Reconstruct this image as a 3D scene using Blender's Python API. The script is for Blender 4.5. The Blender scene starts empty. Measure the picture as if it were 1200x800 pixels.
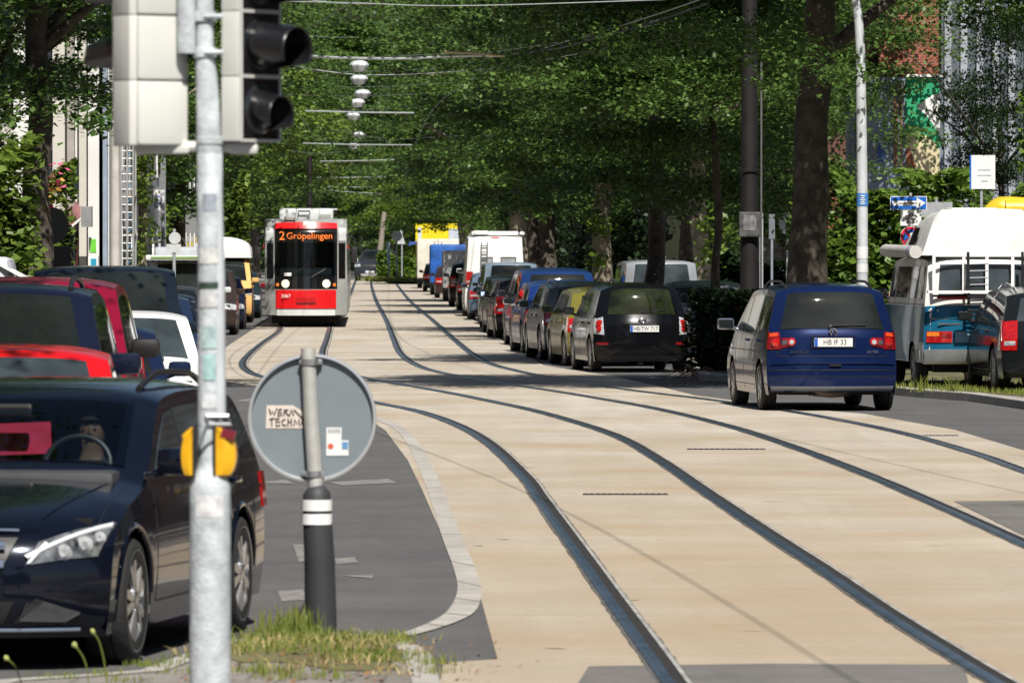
import bpy, bmesh, math, random
import numpy as np
from mathutils import Vector, Matrix
from math import radians as R, sin, cos, pi, sqrt
S = bpy.context.scene
COL = S.collection
random.seed(7); RNG = np.random.default_rng(7)

# ------------------------------------------------------------------ camera, sky, sun, exposure
CAM_H, FPX, HY = 2.15, 7500.0, 292.0
cd = bpy.data.cameras.new('camera'); cam = bpy.data.objects.new('camera', cd); COL.objects.link(cam)
S.camera = cam
cam.location = (0, 0, CAM_H)
cam.rotation_euler = (R(90) - math.atan((400 - HY) / FPX), 0, 0)
cd.sensor_width = 36; cd.lens = FPX / 1200 * 36
cd.clip_start = 0.5; cd.clip_end = 6000
cd.dof.use_dof = True; cd.dof.focus_distance = 88; cd.dof.aperture_fstop = 11
SUN_EL, SUN_AZ = R(52), R(12)      # azimuth measured from straight behind the camera towards the right
sd = Vector((sin(SUN_AZ) * cos(SUN_EL), -cos(SUN_AZ) * cos(SUN_EL), sin(SUN_EL)))
w = bpy.data.worlds.new('World'); S.world = w; w.use_nodes = True
nt = w.node_tree; bg = nt.nodes['Background']
sky = nt.nodes.new('ShaderNodeTexSky'); sky.sky_type = 'NISHITA'; sky.sun_disc = False
sky.sun_elevation = SUN_EL; sky.sun_rotation = math.atan2(sd.x, sd.y)
sky.air_density = 1.0; sky.dust_density = 1.2
nt.links.new(sky.outputs[0], bg.inputs[0]); bg.inputs[1].default_value = 0.05
sl = bpy.data.lights.new('sun', 'SUN'); so = bpy.data.objects.new('sun', sl); COL.objects.link(so)
sl.energy = 5.0; sl.angle = R(0.53); sl.color = (1.0, 0.95, 0.87)
so.rotation_euler = sd.to_track_quat('Z', 'Y').to_euler()
S.view_settings.view_transform = 'Standard'; S.view_settings.look = 'None'
S.view_settings.gamma = 1; S.view_settings.exposure = 0.36
S.cycles.max_bounces = 6; S.cycles.diffuse_bounces = 2; S.cycles.glossy_bounces = 3
S.cycles.transmission_bounces = 4; S.cycles.transparent_max_bounces = 6
S.cycles.caustics_reflective = False; S.cycles.caustics_refractive = False
S.cycles.use_denoising = True

# ------------------------------------------------------------------ helpers
def yd(py, z=0.0):            # depth of a ground point seen at photo row py
    return (CAM_H - z) * FPX / (py - HY)
def P(px, Y, py=None, z=None):
    X = (px - 600) * Y / FPX
    if z is None: z = CAM_H - (py - HY) * Y / FPX if py is not None else 0
    return Vector((X, Y, z))
def G(px, py, z=0.0):
    Y = yd(py, z); return Vector(((px - 600) * Y / FPX, Y, z))

MATS = {}
def M(name, col=(.5, .5, .5), rough=.5, metal=0.0, coat=0.0, var=.12, scale=4.0, bump=0.0, emit=None, es=0.0, spec=.5, col2=None, coords='Object'):
    if name in MATS: return MATS[name]
    m = bpy.data.materials.new(name); m.use_nodes = True; MATS[name] = m
    n = m.node_tree; b = n.nodes['Principled BSDF']
    b.inputs['Roughness'].default_value = rough; b.inputs['Metallic'].default_value = metal
    b.inputs['Coat Weight'].default_value = coat; b.inputs['Coat Roughness'].default_value = .03
    b.inputs['Specular IOR Level'].default_value = spec
    tc = n.nodes.new('ShaderNodeTexCoord')
    nz = n.nodes.new('ShaderNodeTexNoise'); nz.inputs['Scale'].default_value = scale; nz.inputs['Detail'].default_value = 5
    n.links.new(tc.outputs[coords], nz.inputs['Vector'])
    rp = n.nodes.new('ShaderNodeValToRGB')
    c = Vector(col); c2 = Vector(col2) if col2 else None
    a = c * (1 - var); bb = c2 if c2 else c * (1 + var)
    rp.color_ramp.elements[0].position = .32; rp.color_ramp.elements[1].position = .68
    rp.color_ramp.elements[0].color = (*a, 1); rp.color_ramp.elements[1].color = (*[min(1, v) for v in bb], 1)
    n.links.new(nz.outputs[0], rp.inputs[0]); n.links.new(rp.outputs[0], b.inputs['Base Color'])
    if bump:
        bp = n.nodes.new('ShaderNodeBump'); bp.inputs['Strength'].default_value = bump; bp.inputs['Distance'].default_value = .02
        nz2 = n.nodes.new('ShaderNodeTexNoise'); nz2.inputs['Scale'].default_value = scale * 4; nz2.inputs['Detail'].default_value = 6
        n.links.new(tc.outputs[coords], nz2.inputs['Vector'])
        n.links.new(nz2.outputs[0], bp.inputs['Height']); n.links.new(bp.outputs[0], b.inputs['Normal'])
    if emit:
        b.inputs['Emission Color'].default_value = (*emit, 1); b.inputs['Emission Strength'].default_value = es
    return m

def link(name, me, m, parent=None):
    o = bpy.data.objects.new(name, me); COL.objects.link(o)
    if m is not None:
        for x in (m if isinstance(m, (list, tuple)) else [m]): me.materials.append(x)
    if parent is not None: o.parent = parent
    return o
def tag(o, label, cat, group=None):
    o['label'] = label; o['category'] = cat
    if group: o['group'] = group
    return o
def thing(name, label, cat, loc=(0, 0, 0), rz=0, group=None):
    o = bpy.data.objects.new(name, None); COL.objects.link(o); o.location = loc; o.rotation_euler = (0, 0, rz)
    o.empty_display_size = .2
    return tag(o, label, cat, group)

class MB:
    def __init__(s): s.v = []; s.f = []; s.mi = []; s.cur = 0
    def mat(s, i): s.cur = i; return s
    def add(s, vs, fs):
        n = len(s.v); s.v += [tuple(x) for x in vs]
        for f in fs: s.f.append([n + i for i in f]); s.mi.append(s.cur)
        return s
    def box(s, c, d, rz=0, rx=0, ry=0, taper=1.0):
        hx, hy, hz = d[0] / 2, d[1] / 2, d[2] / 2
        mt = Matrix.Rotation(rz, 3, 'Z') @ Matrix.Rotation(ry, 3, 'Y') @ Matrix.Rotation(rx, 3, 'X')
        vs = []
        for z in (-1, 1):
            t = taper if z > 0 else 1
            for x, y in ((-1, -1), (1, -1), (1, 1), (-1, 1)): vs.append(Vector(c) + mt @ Vector((x * hx * t, y * hy * t, z * hz)))
        return s.add(vs, [(3, 2, 1, 0), (4, 5, 6, 7), (0, 1, 5, 4), (1, 2, 6, 5), (2, 3, 7, 6), (3, 0, 4, 7)])
    def bbox(s, c, d, b=.02, rz=0):   # box with chamfered edges
        bm = bmesh.new(); bmesh.ops.create_cube(bm, size=1)
        bmesh.ops.scale(bm, vec=d, verts=bm.verts)
        bmesh.ops.bevel(bm, geom=bm.edges[:], offset=min(b, min(d) * .45), segments=2, affect='EDGES', profile=.6)
        mt = Matrix.Rotation(rz, 3, 'Z'); bm.verts.index_update()
        s.add([Vector(c) + mt @ v.co for v in bm.verts], [[v.index for v in f.verts] for f in bm.faces]); bm.free(); return s
    def tube(s, pts, r, n=10, cap=True):
        pts = [Vector(p) for p in pts]; rr = r if isinstance(r, (list, tuple)) else [r] * len(pts)
        base = len(s.v); ref = None
        for i, p in enumerate(pts):
            d = (pts[min(i + 1, len(pts) - 1)] - pts[max(i - 1, 0)]).normalized()
            if ref is None:
                ref = d.orthogonal().normalized()
            ref = (ref - d * ref.dot(d)).normalized(); q = d.cross(ref)
            for k in range(n):
                a = 2 * pi * k / n; s.v.append(tuple(p + (ref * cos(a) + q * sin(a)) * rr[i]))
        for i in range(len(pts) - 1):
            for k in range(n):
                s.f.append([base + i * n + k, base + i * n + (k + 1) % n, base + (i + 1) * n + (k + 1) % n, base + (i + 1) * n + k]); s.mi.append(s.cur)
        if cap:
            s.f.append([base + k for k in range(n)][::-1]); s.mi.append(s.cur)
            e = base + (len(pts) - 1) * n; s.f.append([e + k for k in range(n)]); s.mi.append(s.cur)
        return s
    def lathe(s, prof, axis='Z', c=(0, 0, 0), n=32):   # prof: (radius, height)
        base = len(s.v); c = Vector(c)
        for r, h in prof:
            for k in range(n):
                a = 2 * pi * k / n
                v = {'Z': (r * cos(a), r * sin(a), h), 'X': (h, r * cos(a), r * sin(a)), 'Y': (r * cos(a), h, r * sin(a))}[axis]
                s.v.append(tuple(c + Vector(v)))
        for i in range(len(prof) - 1):
            for k in range(n):
                s.f.append([base + i * n + k, base + i * n + (k + 1) % n, base + (i + 1) * n + (k + 1) % n, base + (i + 1) * n + k]); s.mi.append(s.cur)
        return s
    def prism(s, poly, z0, z1):   # poly (x,y)
        n = len(poly); vs = [(x, y, z0) for x, y in poly] + [(x, y, z1) for x, y in poly]
        return s.add(vs, [list(range(n))[::-1], list(range(n, 2 * n))] + [(i, (i + 1) % n, n + (i + 1) % n, n + i) for i in range(n)])
    def grid(s, rows):
        base = len(s.v); m = len(rows[0])
        for r in rows: s.v += [tuple(p) for p in r]
        for i in range(len(rows) - 1):
            for j in range(m - 1):
                s.f.append([base + i * m + j, base + i * m + j + 1, base + (i + 1) * m + j + 1, base + (i + 1) * m + j]); s.mi.append(s.cur)
        return s
    def mesh(s, name, smooth=False, angle=None):
        me = bpy.data.meshes.new(name); me.from_pydata(s.v, [], s.f); me.update()
        bm = bmesh.new(); bm.from_mesh(me); bmesh.ops.recalc_face_normals(bm, faces=bm.faces[:]); bm.to_mesh(me); bm.free()
        me.polygons.foreach_set('material_index', s.mi)
        if smooth:
            me.polygons.foreach_set('use_smooth', [True] * len(me.polygons))
            if angle: me.set_sharp_from_angle(angle=R(angle))
        return me
    def build(s, name, m, parent=None, smooth=False, angle=35, loc=None, rot=None):
        o = link(name, s.mesh(name, smooth, angle), m, parent)
        if loc is not None: o.location = loc
        if rot is not None: o.rotation_euler = rot
        return o

def copy_tree(o, parent=None):
    c = o.copy(); COL.objects.link(c); c.parent = parent
    for ch in CH.get(o.name, []) if False else [x for x in o.children]: copy_tree(ch, c)
    return c

def text(name, s, size, m, parent, loc, rot, ext=.002, align='CENTER', sx=1.0):
    cu = bpy.data.curves.new(name, 'FONT'); cu.body = s; cu.size = size; cu.extrude = ext
    cu.align_x = align; cu.align_y = 'CENTER'
    cu.materials.append(m)
    tmp = bpy.data.objects.new(name, cu); COL.objects.link(tmp)
    dg = bpy.context.evaluated_depsgraph_get(); me = bpy.data.meshes.new_from_object(tmp.evaluated_get(dg)); bpy.data.objects.remove(tmp)
    me.materials.clear(); me.materials.append(m)
    o = bpy.data.objects.new(name, me); COL.objects.link(o); o.location = loc; o.rotation_euler = rot; o.scale = (sx, 1, 1)
    if parent is not None: o.parent = parent
    return o

def spline(pts, n=8):   # Catmull-Rom through 2-D or 3-D points
    pts = [Vector(p) for p in pts]; out = []
    for i in range(len(pts) - 1):
        p0 = pts[max(i - 1, 0)]; p1 = pts[i]; p2 = pts[i + 1]; p3 = pts[min(i + 2, len(pts) - 1)]
        for k in range(n):
            t = k / n
            out.append(.5 * ((2 * p1) + (p2 - p0) * t + (2 * p0 - 5 * p1 + 4 * p2 - p3) * t * t + (3 * p1 - p0 - 3 * p2 + p3) * t ** 3))
    out.append(pts[-1]); return out

# ------------------------------------------------------------------ road materials
def ground_mat(name, c1, c2, scale, fine, rough=.85, joints=None, stain=None, bump=.3):
    m = bpy.data.materials.new(name); m.use_nodes = True; n = m.node_tree; b = n.nodes['Principled BSDF']; L = n.links
    tc = n.nodes.new('ShaderNodeTexCoord'); vec = tc.outputs['Object']
    def noise(sc, det=6, vscale=None):
        z = n.nodes.new('ShaderNodeTexNoise'); z.inputs['Scale'].default_value = sc; z.inputs['Detail'].default_value = det
        if vscale:
            mp = n.nodes.new('ShaderNodeMapping'); mp.inputs['Scale'].default_value = vscale; L.new(vec, mp.inputs[0]); L.new(mp.outputs[0], z.inputs['Vector'])
        else: L.new(vec, z.inputs['Vector'])
        return z.outputs[0]
    def ramp(i, e):
        r = n.nodes.new('ShaderNodeValToRGB'); L.new(i, r.inputs[0])
        r.color_ramp.elements[0].position, r.color_ramp.elements[1].position = e[0][0], e[1][0]
        r.color_ramp.elements[0].color = (*e[0][1], 1); r.color_ramp.elements[1].color = (*e[1][1], 1); return r.outputs[0]
    def mix(f, a, bb, mode='MIX'):
        x = n.nodes.new('ShaderNodeMix'); x.data_type = 'RGBA'; x.blend_type = mode
        if isinstance(f, float): x.inputs[0].default_value = f
        else: L.new(f, x.inputs[0])
        L.new(a, x.inputs[6]) if not isinstance(a, tuple) else setattr(x.inputs[6], 'default_value', (*a, 1))
        L.new(bb, x.inputs[7]) if not isinstance(bb, tuple) else setattr(x.inputs[7], 'default_value', (*bb, 1))
        return x.outputs[2]
    c = ramp(noise(scale), ((.3, c1), (.7, c2)))
    g = ramp(noise(fine, 3), ((.3, (.75, .75, .75)), (.7, (1.2, 1.2, 1.2))))
    c = mix(.55, c, g, 'MULTIPLY')
    g2 = ramp(noise(1.0, 4, (.7, .35, 1)), ((.35, (.90, .88, .86)), (.65, (1.05, 1.05, 1.05))))
    c = mix(.4, c, g2, 'MULTIPLY')
    g5 = ramp(noise(7.0, 8), ((.3, (.86, .86, .85)), (.7, (1.08, 1.08, 1.08)))); c = mix(.75, c, g5, 'MULTIPLY')
    g6 = ramp(noise(1.0, 5, (2.6, .16, 1)), ((.35, (.90, .89, .88)), (.65, (1.05, 1.05, 1.05)))); c = mix(.7, c, g6, 'MULTIPLY')
    if stain:
        c = mix(ramp(noise(.35, 5), ((.42, (0, 0, 0)), (.72, (1, 1, 1)))), c, stain)
        sx = n.nodes.new('ShaderNodeSeparateXYZ'); L.new(vec, sx.inputs[0]); mr = n.nodes.new('ShaderNodeMapRange'); mr.inputs[1].default_value = 85; mr.inputs[2].default_value = 34; L.new(sx.outputs[1], mr.inputs[0])
        mm = n.nodes.new('ShaderNodeMath'); mm.operation = 'MULTIPLY'; L.new(mr.outputs[0], mm.inputs[0]); L.new(noise(.22, 4), mm.inputs[1]); c = mix(mm.outputs[0], c, (.36, .27, .175))
        g3 = ramp(noise(1.0, 6, (.45, 3.2, 1)), ((.35, (.92, .91, .90)), (.65, (1.04, 1.04, 1.04)))); c = mix(.35, c, g3, 'MULTIPLY')
        g4 = ramp(noise(1.0, 3, (1.3, 11, 1)), ((.24, (.62, .58, .55)), (.30, (1, 1, 1)))); c = mix(.35, c, g4, 'MULTIPLY')
    if joints:
        br = n.nodes.new('ShaderNodeTexBrick'); mp = n.nodes.new('ShaderNodeMapping')
        mp.inputs['Rotation'].default_value = (0, 0, R(joints[3] if len(joints) > 3 else 4))
        L.new(vec, mp.inputs[0]); L.new(mp.outputs[0], br.inputs['Vector'])
        br.inputs['Scale'].default_value = 1; br.inputs['Brick Width'].default_value = joints[0]; br.inputs['Row Height'].default_value = joints[1]
        br.inputs['Mortar Size'].default_value = joints[2]; br.inputs['Mortar Smooth'].default_value = .3
        br.inputs['Color1'].default_value = (1, 1, 1, 1); br.inputs['Color2'].default_value = (.95, .95, .95, 1); br.inputs['Mortar'].default_value = (.5, .48, .46, 1)
        c = mix(.8, c, br.outputs[0], 'MULTIPLY')
    L.new(c, b.inputs['Base Color']); b.inputs['Roughness'].default_value = rough
    bp = n.nodes.new('ShaderNodeBump'); bp.inputs['Strength'].default_value = bump; bp.inputs['Distance'].default_value = .01
    L.new(noise(fine, 4), bp.inputs['Height']); L.new(bp.outputs[0], b.inputs['Normal'])
    return m
asphalt = ground_mat('asphalt', (.085, .085, .09), (.115, .113, .112), .8, 60)
asphalt_dark = ground_mat('old_asphalt_patch', (.13, .125, .12), (.18, .17, .16), 1.5, 70)
concrete = ground_mat('track_concrete', (.43, .395, .34), (.52, .48, .415), .5, 26, joints=(400, 6.2, .010, 8), stain=(.37, .295, .21))
kerbstone = ground_mat('kerb_stone', (.34, .325, .30), (.46, .44, .41), 2, 50)
paving = ground_mat('pavement', (.20, .185, .17), (.28, .26, .24), 1.2, 40, joints=(.32, .32, .012))
seal = ground_mat('rail_sealing_tar', (.07, .068, .066), (.15, .145, .135), 3, 60)
soil = ground_mat('verge_soil', (.10, .09, .05), (.17, .17, .07), 1.5, 20)
paint_old = ground_mat('worn_road_paint', (.12, .12, .118), (.30, .29, .28), 9, 50)
steel = M('polished_rail', (.17, .22, .29), .3, .85, var=.35, scale=3)
lip_shine = M('rail_lip_shine', (.46, .44, .41), .4, .15, var=.3, scale=3)  # pale, barely metallic colour paints the shine of the rail lip
groove = M('rail_groove', (.018, .017, .017), .9)

def sheet(name, poly, z, m, kind='structure', parent=None, th=None):
    me = bpy.data.meshes.new(name); bm = bmesh.new()
    vs = [bm.verts.new((p[0], p[1], z)) for p in poly]; bm.faces.new(vs)
    bmesh.ops.triangulate(bm, faces=bm.faces[:])
    bmesh.ops.recalc_face_normals(bm, faces=bm.faces[:])
    if bm.faces[:][0].normal.z < 0: bmesh.ops.reverse_faces(bm, faces=bm.faces[:])
    if th:
        r = bmesh.ops.extrude_face_region(bm, geom=bm.faces[:])
        bmesh.ops.translate(bm, vec=(0, 0, -th), verts=[g for g in r['geom'] if isinstance(g, bmesh.types.BMVert)])
        bmesh.ops.recalc_face_normals(bm, faces=bm.faces[:])
    bm.to_mesh(me); bm.free()
    o = link(name, me, m, parent)
    if kind: o['kind'] = kind
    return o

# ------------------------------------------------------------------ ground and road
sheet('ground', [(-2500, -60), (2500, -60), (2500, 3500), (-2500, 3500)], 0, asphalt)
bedL = [(400, 328), (345, 352), (310, 377), (260, 410), (238, 424), (232, 436), (260, 447), (307, 453), (370, 468), (425, 486), (452, 505), (478, 540),
        (495, 575), (520, 632), (545, 690), (563, 700), (573, 737), (583, 773), (520, 777), (516, 800), (505, 860)]
bedR = [(500, 328), (548, 370), (590, 400), (637, 428), (719, 441), (777, 454), (813, 463), (917, 477), (1013, 485), (1120, 504), (1200, 528), (1330, 575), (1500, 640), (1800, 860)]
sheet('tram_trackbed', [G(*p) for p in bedL] + [G(*p) for p in bedR[::-1]], .004, concrete)
ksl = spline([G(*p) for p in [(430, 488), (468, 508), (495, 560), (517, 627), (531, 665), (536, 692), (525, 716), (500, 732), (457, 748)]], 5)
ksr = spline([G(*p) for p in [(473, 748), (520, 735), (555, 719), (564, 697), (559, 672), (540, 627), (513, 560), (488, 515), (462, 494)]], 5)
sheet('kerb_strip', ksl + ksr, .008, kerbstone)
for k in range(3, 40, 4):
    a_ = ksl[k]; b_ = ksr[-1 - k]; sheet('kerb_joint', [(a_.x, a_.y - .02), (b_.x, b_.y - .02), (b_.x, b_.y + .02), (a_.x, a_.y + .02)], .0095, asphalt)
sheet('crossing_road', [G(*p) for p in [(690, 782), (900, 779), (1130, 780), (1150, 860), (640, 860)]], .0075, asphalt_dark)
sheet('road_patch', [G(*p) for p in [(1118, 588), (1330, 586), (1400, 640), (1200, 628)]], .0075, asphalt_dark)
for i, pl in enumerate([[(1160, 608), (1215, 606), (1230, 613), (1170, 614)],
           [(385, 565), (455, 561), (465, 566), (400, 569)], [(300, 566), (335, 562), (345, 567)], [(343, 638), (362, 638), (360, 657), (350, 659)],
           [(325, 693), (355, 691), (360, 703), (330, 705)], [(392, 655), (415, 653), (420, 660), (394, 661)], [(400, 675), (437, 674), (436, 678)], [(275, 470), (300, 466), (305, 471)]]):
    sheet('road_marking', [G(*p) for p in pl], .0042, paint_old)

rails_px = [
 [(328, 387), (307, 403), (291, 417), (285, 427), (291, 435), (308, 442), (370, 457), (440, 472), (493, 483), (540, 500), (577, 522), (617, 560), (635, 585), (677, 643), (720, 703), (763, 762), (790, 800), (850, 885)],
 [(387, 385), (383, 400), (379, 412), (380, 424), (395, 434), (427, 443), (507, 457), (573, 470), (640, 485), (720, 510), (773, 539), (827, 576), (891, 619), (965, 667), (1040, 718), (1120, 768), (1173, 800), (1320, 885)],
 [(435, 332), (440, 350), (453, 375), (462, 397), (470, 414), (487, 427), (513, 436), (573, 447), (640, 457), (695, 466), (773, 480), (859, 501), (933, 525), (1013, 555), (1093, 589), (1200, 637), (1500, 775)],
 [(464, 332), (480, 352), (507, 375), (533, 398), (557, 417), (577, 427), (607, 435), (650, 444), (693, 451), (760, 460), (827, 468), (912, 480), (987, 493), (1067, 510), (1147, 533), (1200, 552), (1500, 660)]]
def ribbon(mb, c, off, wd, z, jit=0):
    rows = []; rj = random.Random(len(c))
    if jit: c = [c[i].lerp(c[i + 1], k / 2) for i in range(len(c) - 1) for k in range(2)] + [c[-1]]
    for i, p in enumerate(c):
        d = (c[min(i + 1, len(c) - 1)] - c[max(i - 1, 0)]).normalized(); nn = Vector((-d.y, d.x, 0))
        if nn.x < 0: nn = -nn
        rows.append([p + nn * (off - wd / 2 + rj.uniform(-jit, jit) * .8) + Vector((0, 0, z)), p + nn * (off + wd / 2 + rj.uniform(-jit, jit) * .8) + Vector((0, 0, z))])
    mb.grid(rows)
far0 = [G(330, 386), G(345, 372), G(370, 350), G(392, 335)]
for k, rp in enumerate(rails_px):
    pts = [G(*p) for p in rp]
    if k == 0: pts = [Vector((-13.1, 480, 0)), Vector((-8.6, 280, 0)), Vector((-7.1, 200, 0))] + pts
    if k == 1: pts = [Vector((-11.65, 480, 0)), Vector((-7.15, 280, 0)), Vector((-5.65, 200, 0))] + pts
    if k >= 2: pts = [pts[0] + Vector((-4.0, 180, 0))] + pts
    c = spline(pts, 7)
    t = bpy.data.objects.new('tram_rail', None); COL.objects.link(t); t['kind'] = 'structure'
    mb = MB(); ribbon(mb, c, .0, .185, .0085, .008); o = mb.build('rail_bed', seal, t)
    mb = MB(); ribbon(mb, c, .026, .055, .012); mb.build('rail_groove', groove, t)
    mb = MB()
    rows = []
    for i, p in enumerate(c):
        d = (c[min(i + 1, len(c) - 1)] - c[max(i - 1, 0)]).normalized(); nn = Vector((-d.y, d.x, 0))
        if nn.x < 0: nn = -nn
        rows.append([p + nn * a + Vector((0, 0, z)) for a, z in ((-.075, .009), (-.07, .016), (-.045, .020), (-.008, .021), (-.002, .009))])
    mb.grid(rows); mb.build('rail_head', steel, t)
    mb = MB(); ribbon(mb, c, .066, .024, .017); mb.build('rail_lip', lip_shine, t)
rc_ = random.Random(11)
for px, py, w_, in [(600, 530, 14), (590, 632, 9), (742, 704, 12), (700, 660, 10), (620, 548, 8), (960, 520, 9), (1010, 700, 13), (880, 740, 20), (650, 760, 16), (560, 640, 8), (1150, 560, 16), (1095, 640, 18), (745, 548, 22), (520, 470, 20), (560, 640, 7), (905, 588, 14)]:
    a = G(px - w_, py); b_ = G(px + w_, py + rc_.uniform(-1.5, 1.5)); hh = rc_.uniform(.012, .03); md = (a + b_) / 2
    sheet('road_crack', [(a.x, a.y), (md.x, md.y - hh), (b_.x, b_.y), (md.x + .02, md.y + hh * .6)], .0058, seal)
# drainage slots in the track
for (x0, x1, y, lb) in ((805, 897, 527, 'dark steel drain slot between the middle rails'), (683, 783, 580, 'dark steel drain slot between the two nearest rails'), (1062, 1123, 511, 'thin dark drain slot beside the rightmost rail')):
    a, b = G(x0, y), G(x1, y); ln = (b - a).length
    t = thing('drain_slot', lb, 'drain', (a + b) / 2, group='drain slots set in the track concrete')
    MB().box((0, 0, .008), (ln, .16 if y > 515 else .09, .008)).build('drain_frame', M('drain_iron', (.05, .04, .045), .7), t)
    mb = MB()
    for i in range(14): mb.box((-ln / 2 + ln * (i + .5) / 14, 0, .014), (ln / 28, .10 if y > 515 else .05, .004))
    mb.build('drain_grate', groove, t)

# pavements
def pv(name, poly, m=paving, z=.12): return sheet(name, poly, z, m, th=.13)
kerbR = [(9.5, 20), (8.2, 60), (7.3, 80), (6.9, 86), (6.5, 90.5), (6.0, 92.5), (5.2, 97), (4.0, 101.5), (3.1, 105), (3.2, 112), (3.05, 120), (2.3, 150), (1.1, 205), (-1.6, 350), (-5, 500)]
kerbL = [(-5.6, 20), (-5.6, 60), (-6.3, 80), (-7.2, 100), (-9.4, 150), (-10.9, 205), (-13.2, 330), (-17, 500)]
sheet('pavement_right', kerbR + [(120, 500), (120, 20)], .12, paving, th=.125)
sheet('pavement_left', kerbL + [(-120, 500), (-120, 20)], .12, paving, th=.125)
def kerb_line(name, pts):
    c = [Vector((p[0], p[1], 0)) for p in pts]; rows = []
    for i, p in enumerate(c):
        d = (c[min(i + 1, len(c) - 1)] - c[max(i - 1, 0)]).normalized(); nn = Vector((d.y, -d.x, 0))
        sgn = 1 if 'right' in name else -1
        rows.append([p + nn * sgn * a + Vector((0, 0, z)) for a, z in ((-.03, .0), (-.03, .11), (-.01, .125), (.12, .125))])
    mb = MB(); mb.grid(rows); o = mb.build(name, kerbstone); o['kind'] = 'structure'
kerb_line('kerb_right', kerbR); kerb_line('kerb_left', kerbL)
sheet('verge_soil', [(6.6, 90.8), (6.2, 92.7), (5.3, 97.4), (4.2, 102), (3.4, 105.2), (3.4, 112), (3.3, 120), (4.5, 122), (7, 110), (12, 100), (12, 88), (7.3, 87)], .128, soil)
sheet('verge_far', [(-7.5, 395), (-11, 500), (16, 700), (22, 470), (0, 395)], .13, soil)
# island under the sign
isl = [(-40, 806), (0, 797), (100, 791), (165, 786), (215, 768), (250, 753), (300, 748), (400, 746), (478, 751), (500, 764), (513, 800), (530, 900), (0, 960), (-60, 900)]
zi = .12
sheet('traffic_island', [G(a, b, zi) for a, b in isl], zi, paving, th=.125)
c = [G(a, b, zi) for a, b in isl[:12]]; rows = []
for i, p in enumerate(c):
    d = (c[min(i + 1, len(c) - 1)] - c[max(i - 1, 0)]).normalized(); nn = Vector((-d.y, d.x, 0))
    rows.append([p + nn * a + Vector((0, 0, z)) for a, z in ((.02, -.12), (.02, -.01), (.005, .005), (-.12, .005))])
mb = MB(); mb.grid(rows); o = mb.build('island_kerb', kerbstone); o['kind'] = 'structure'

# ------------------------------------------------------------------ foliage
def leaf_mat(name, c1, c2, tr=(.16, .26, .03), sc=.8):
    m = bpy.data.materials.new(name); m.use_nodes = True; n = m.node_tree; L = n.links
    b = n.nodes['Principled BSDF']; out = n.nodes['Material Output']
    b.inputs['Roughness'].default_value = .45; b.inputs['Specular IOR Level'].default_value = .25
    g = n.nodes.new('ShaderNodeNewGeometry'); tc = n.nodes.new('ShaderNodeTexCoord')
    nz = n.nodes.new('ShaderNodeTexNoise'); nz.inputs['Scale'].default_value = sc; L.new(tc.outputs['Object'], nz.inputs['Vector'])
    ad = n.nodes.new('ShaderNodeMath'); ad.operation = 'MULTIPLY_ADD'; L.new(g.outputs['Random Per Island'], ad.inputs[0]); ad.inputs[1].default_value = .34
    m2 = n.nodes.new('ShaderNodeMath'); m2.operation = 'MULTIPLY'; L.new(nz.outputs[0], m2.inputs[0]); m2.inputs[1].default_value = .75; L.new(m2.outputs[0], ad.inputs[2])
    r = n.nodes.new('ShaderNodeValToRGB'); L.new(ad.outputs[0], r.inputs[0])
    r.color_ramp.elements[0].position = .2; r.color_ramp.elements[1].position = .9
    r.color_ramp.elements[0].color = (*c1, 1); r.color_ramp.elements[1].color = (*c2, 1)
    L.new(r.outputs[0], b.inputs['Base Color'])
    t = n.nodes.new('ShaderNodeBsdfTranslucent'); t.inputs[0].default_value = (*tr, 1)
    mx = n.nodes.new('ShaderNodeMixShader'); mx.inputs[0].default_value = .14
    L.new(b.outputs[0], mx.inputs[1]); L.new(t.outputs[0], mx.inputs[2]); L.new(mx.outputs[0], out.inputs[0])
    return m
leafA = leaf_mat('lime_leaf', (.026, .064, .016), (.115, .195, .040), (.15, .26, .035))
leafB = leaf_mat('plane_leaf', (.03, .068, .016), (.10, .17, .036), (.14, .23, .035))
leafY = leaf_mat('young_leaf', (.06, .11, .015), (.15, .22, .03), (.25, .36, .04))
ivyM = leaf_mat('ivy_leaf', (.055, .10, .016), (.16, .23, .035), (.22, .32, .04))
shrubM = leaf_mat('shrub_leaf', (.055, .11, .018), (.14, .22, .03), (.22, .34, .04))
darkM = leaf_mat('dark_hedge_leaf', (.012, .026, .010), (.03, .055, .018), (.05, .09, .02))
grassM = leaf_mat('grass_blade', (.08, .14, .02), (.27, .28, .07), (.3, .35, .06))
bark = M('bark', (.075, .062, .05), .9, var=.45, scale=6, bump=1.0)
bark_light = M('plane_bark', (.20, .17, .12), .85, var=.5, scale=3, bump=.8, col2=(.36, .32, .24))

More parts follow.
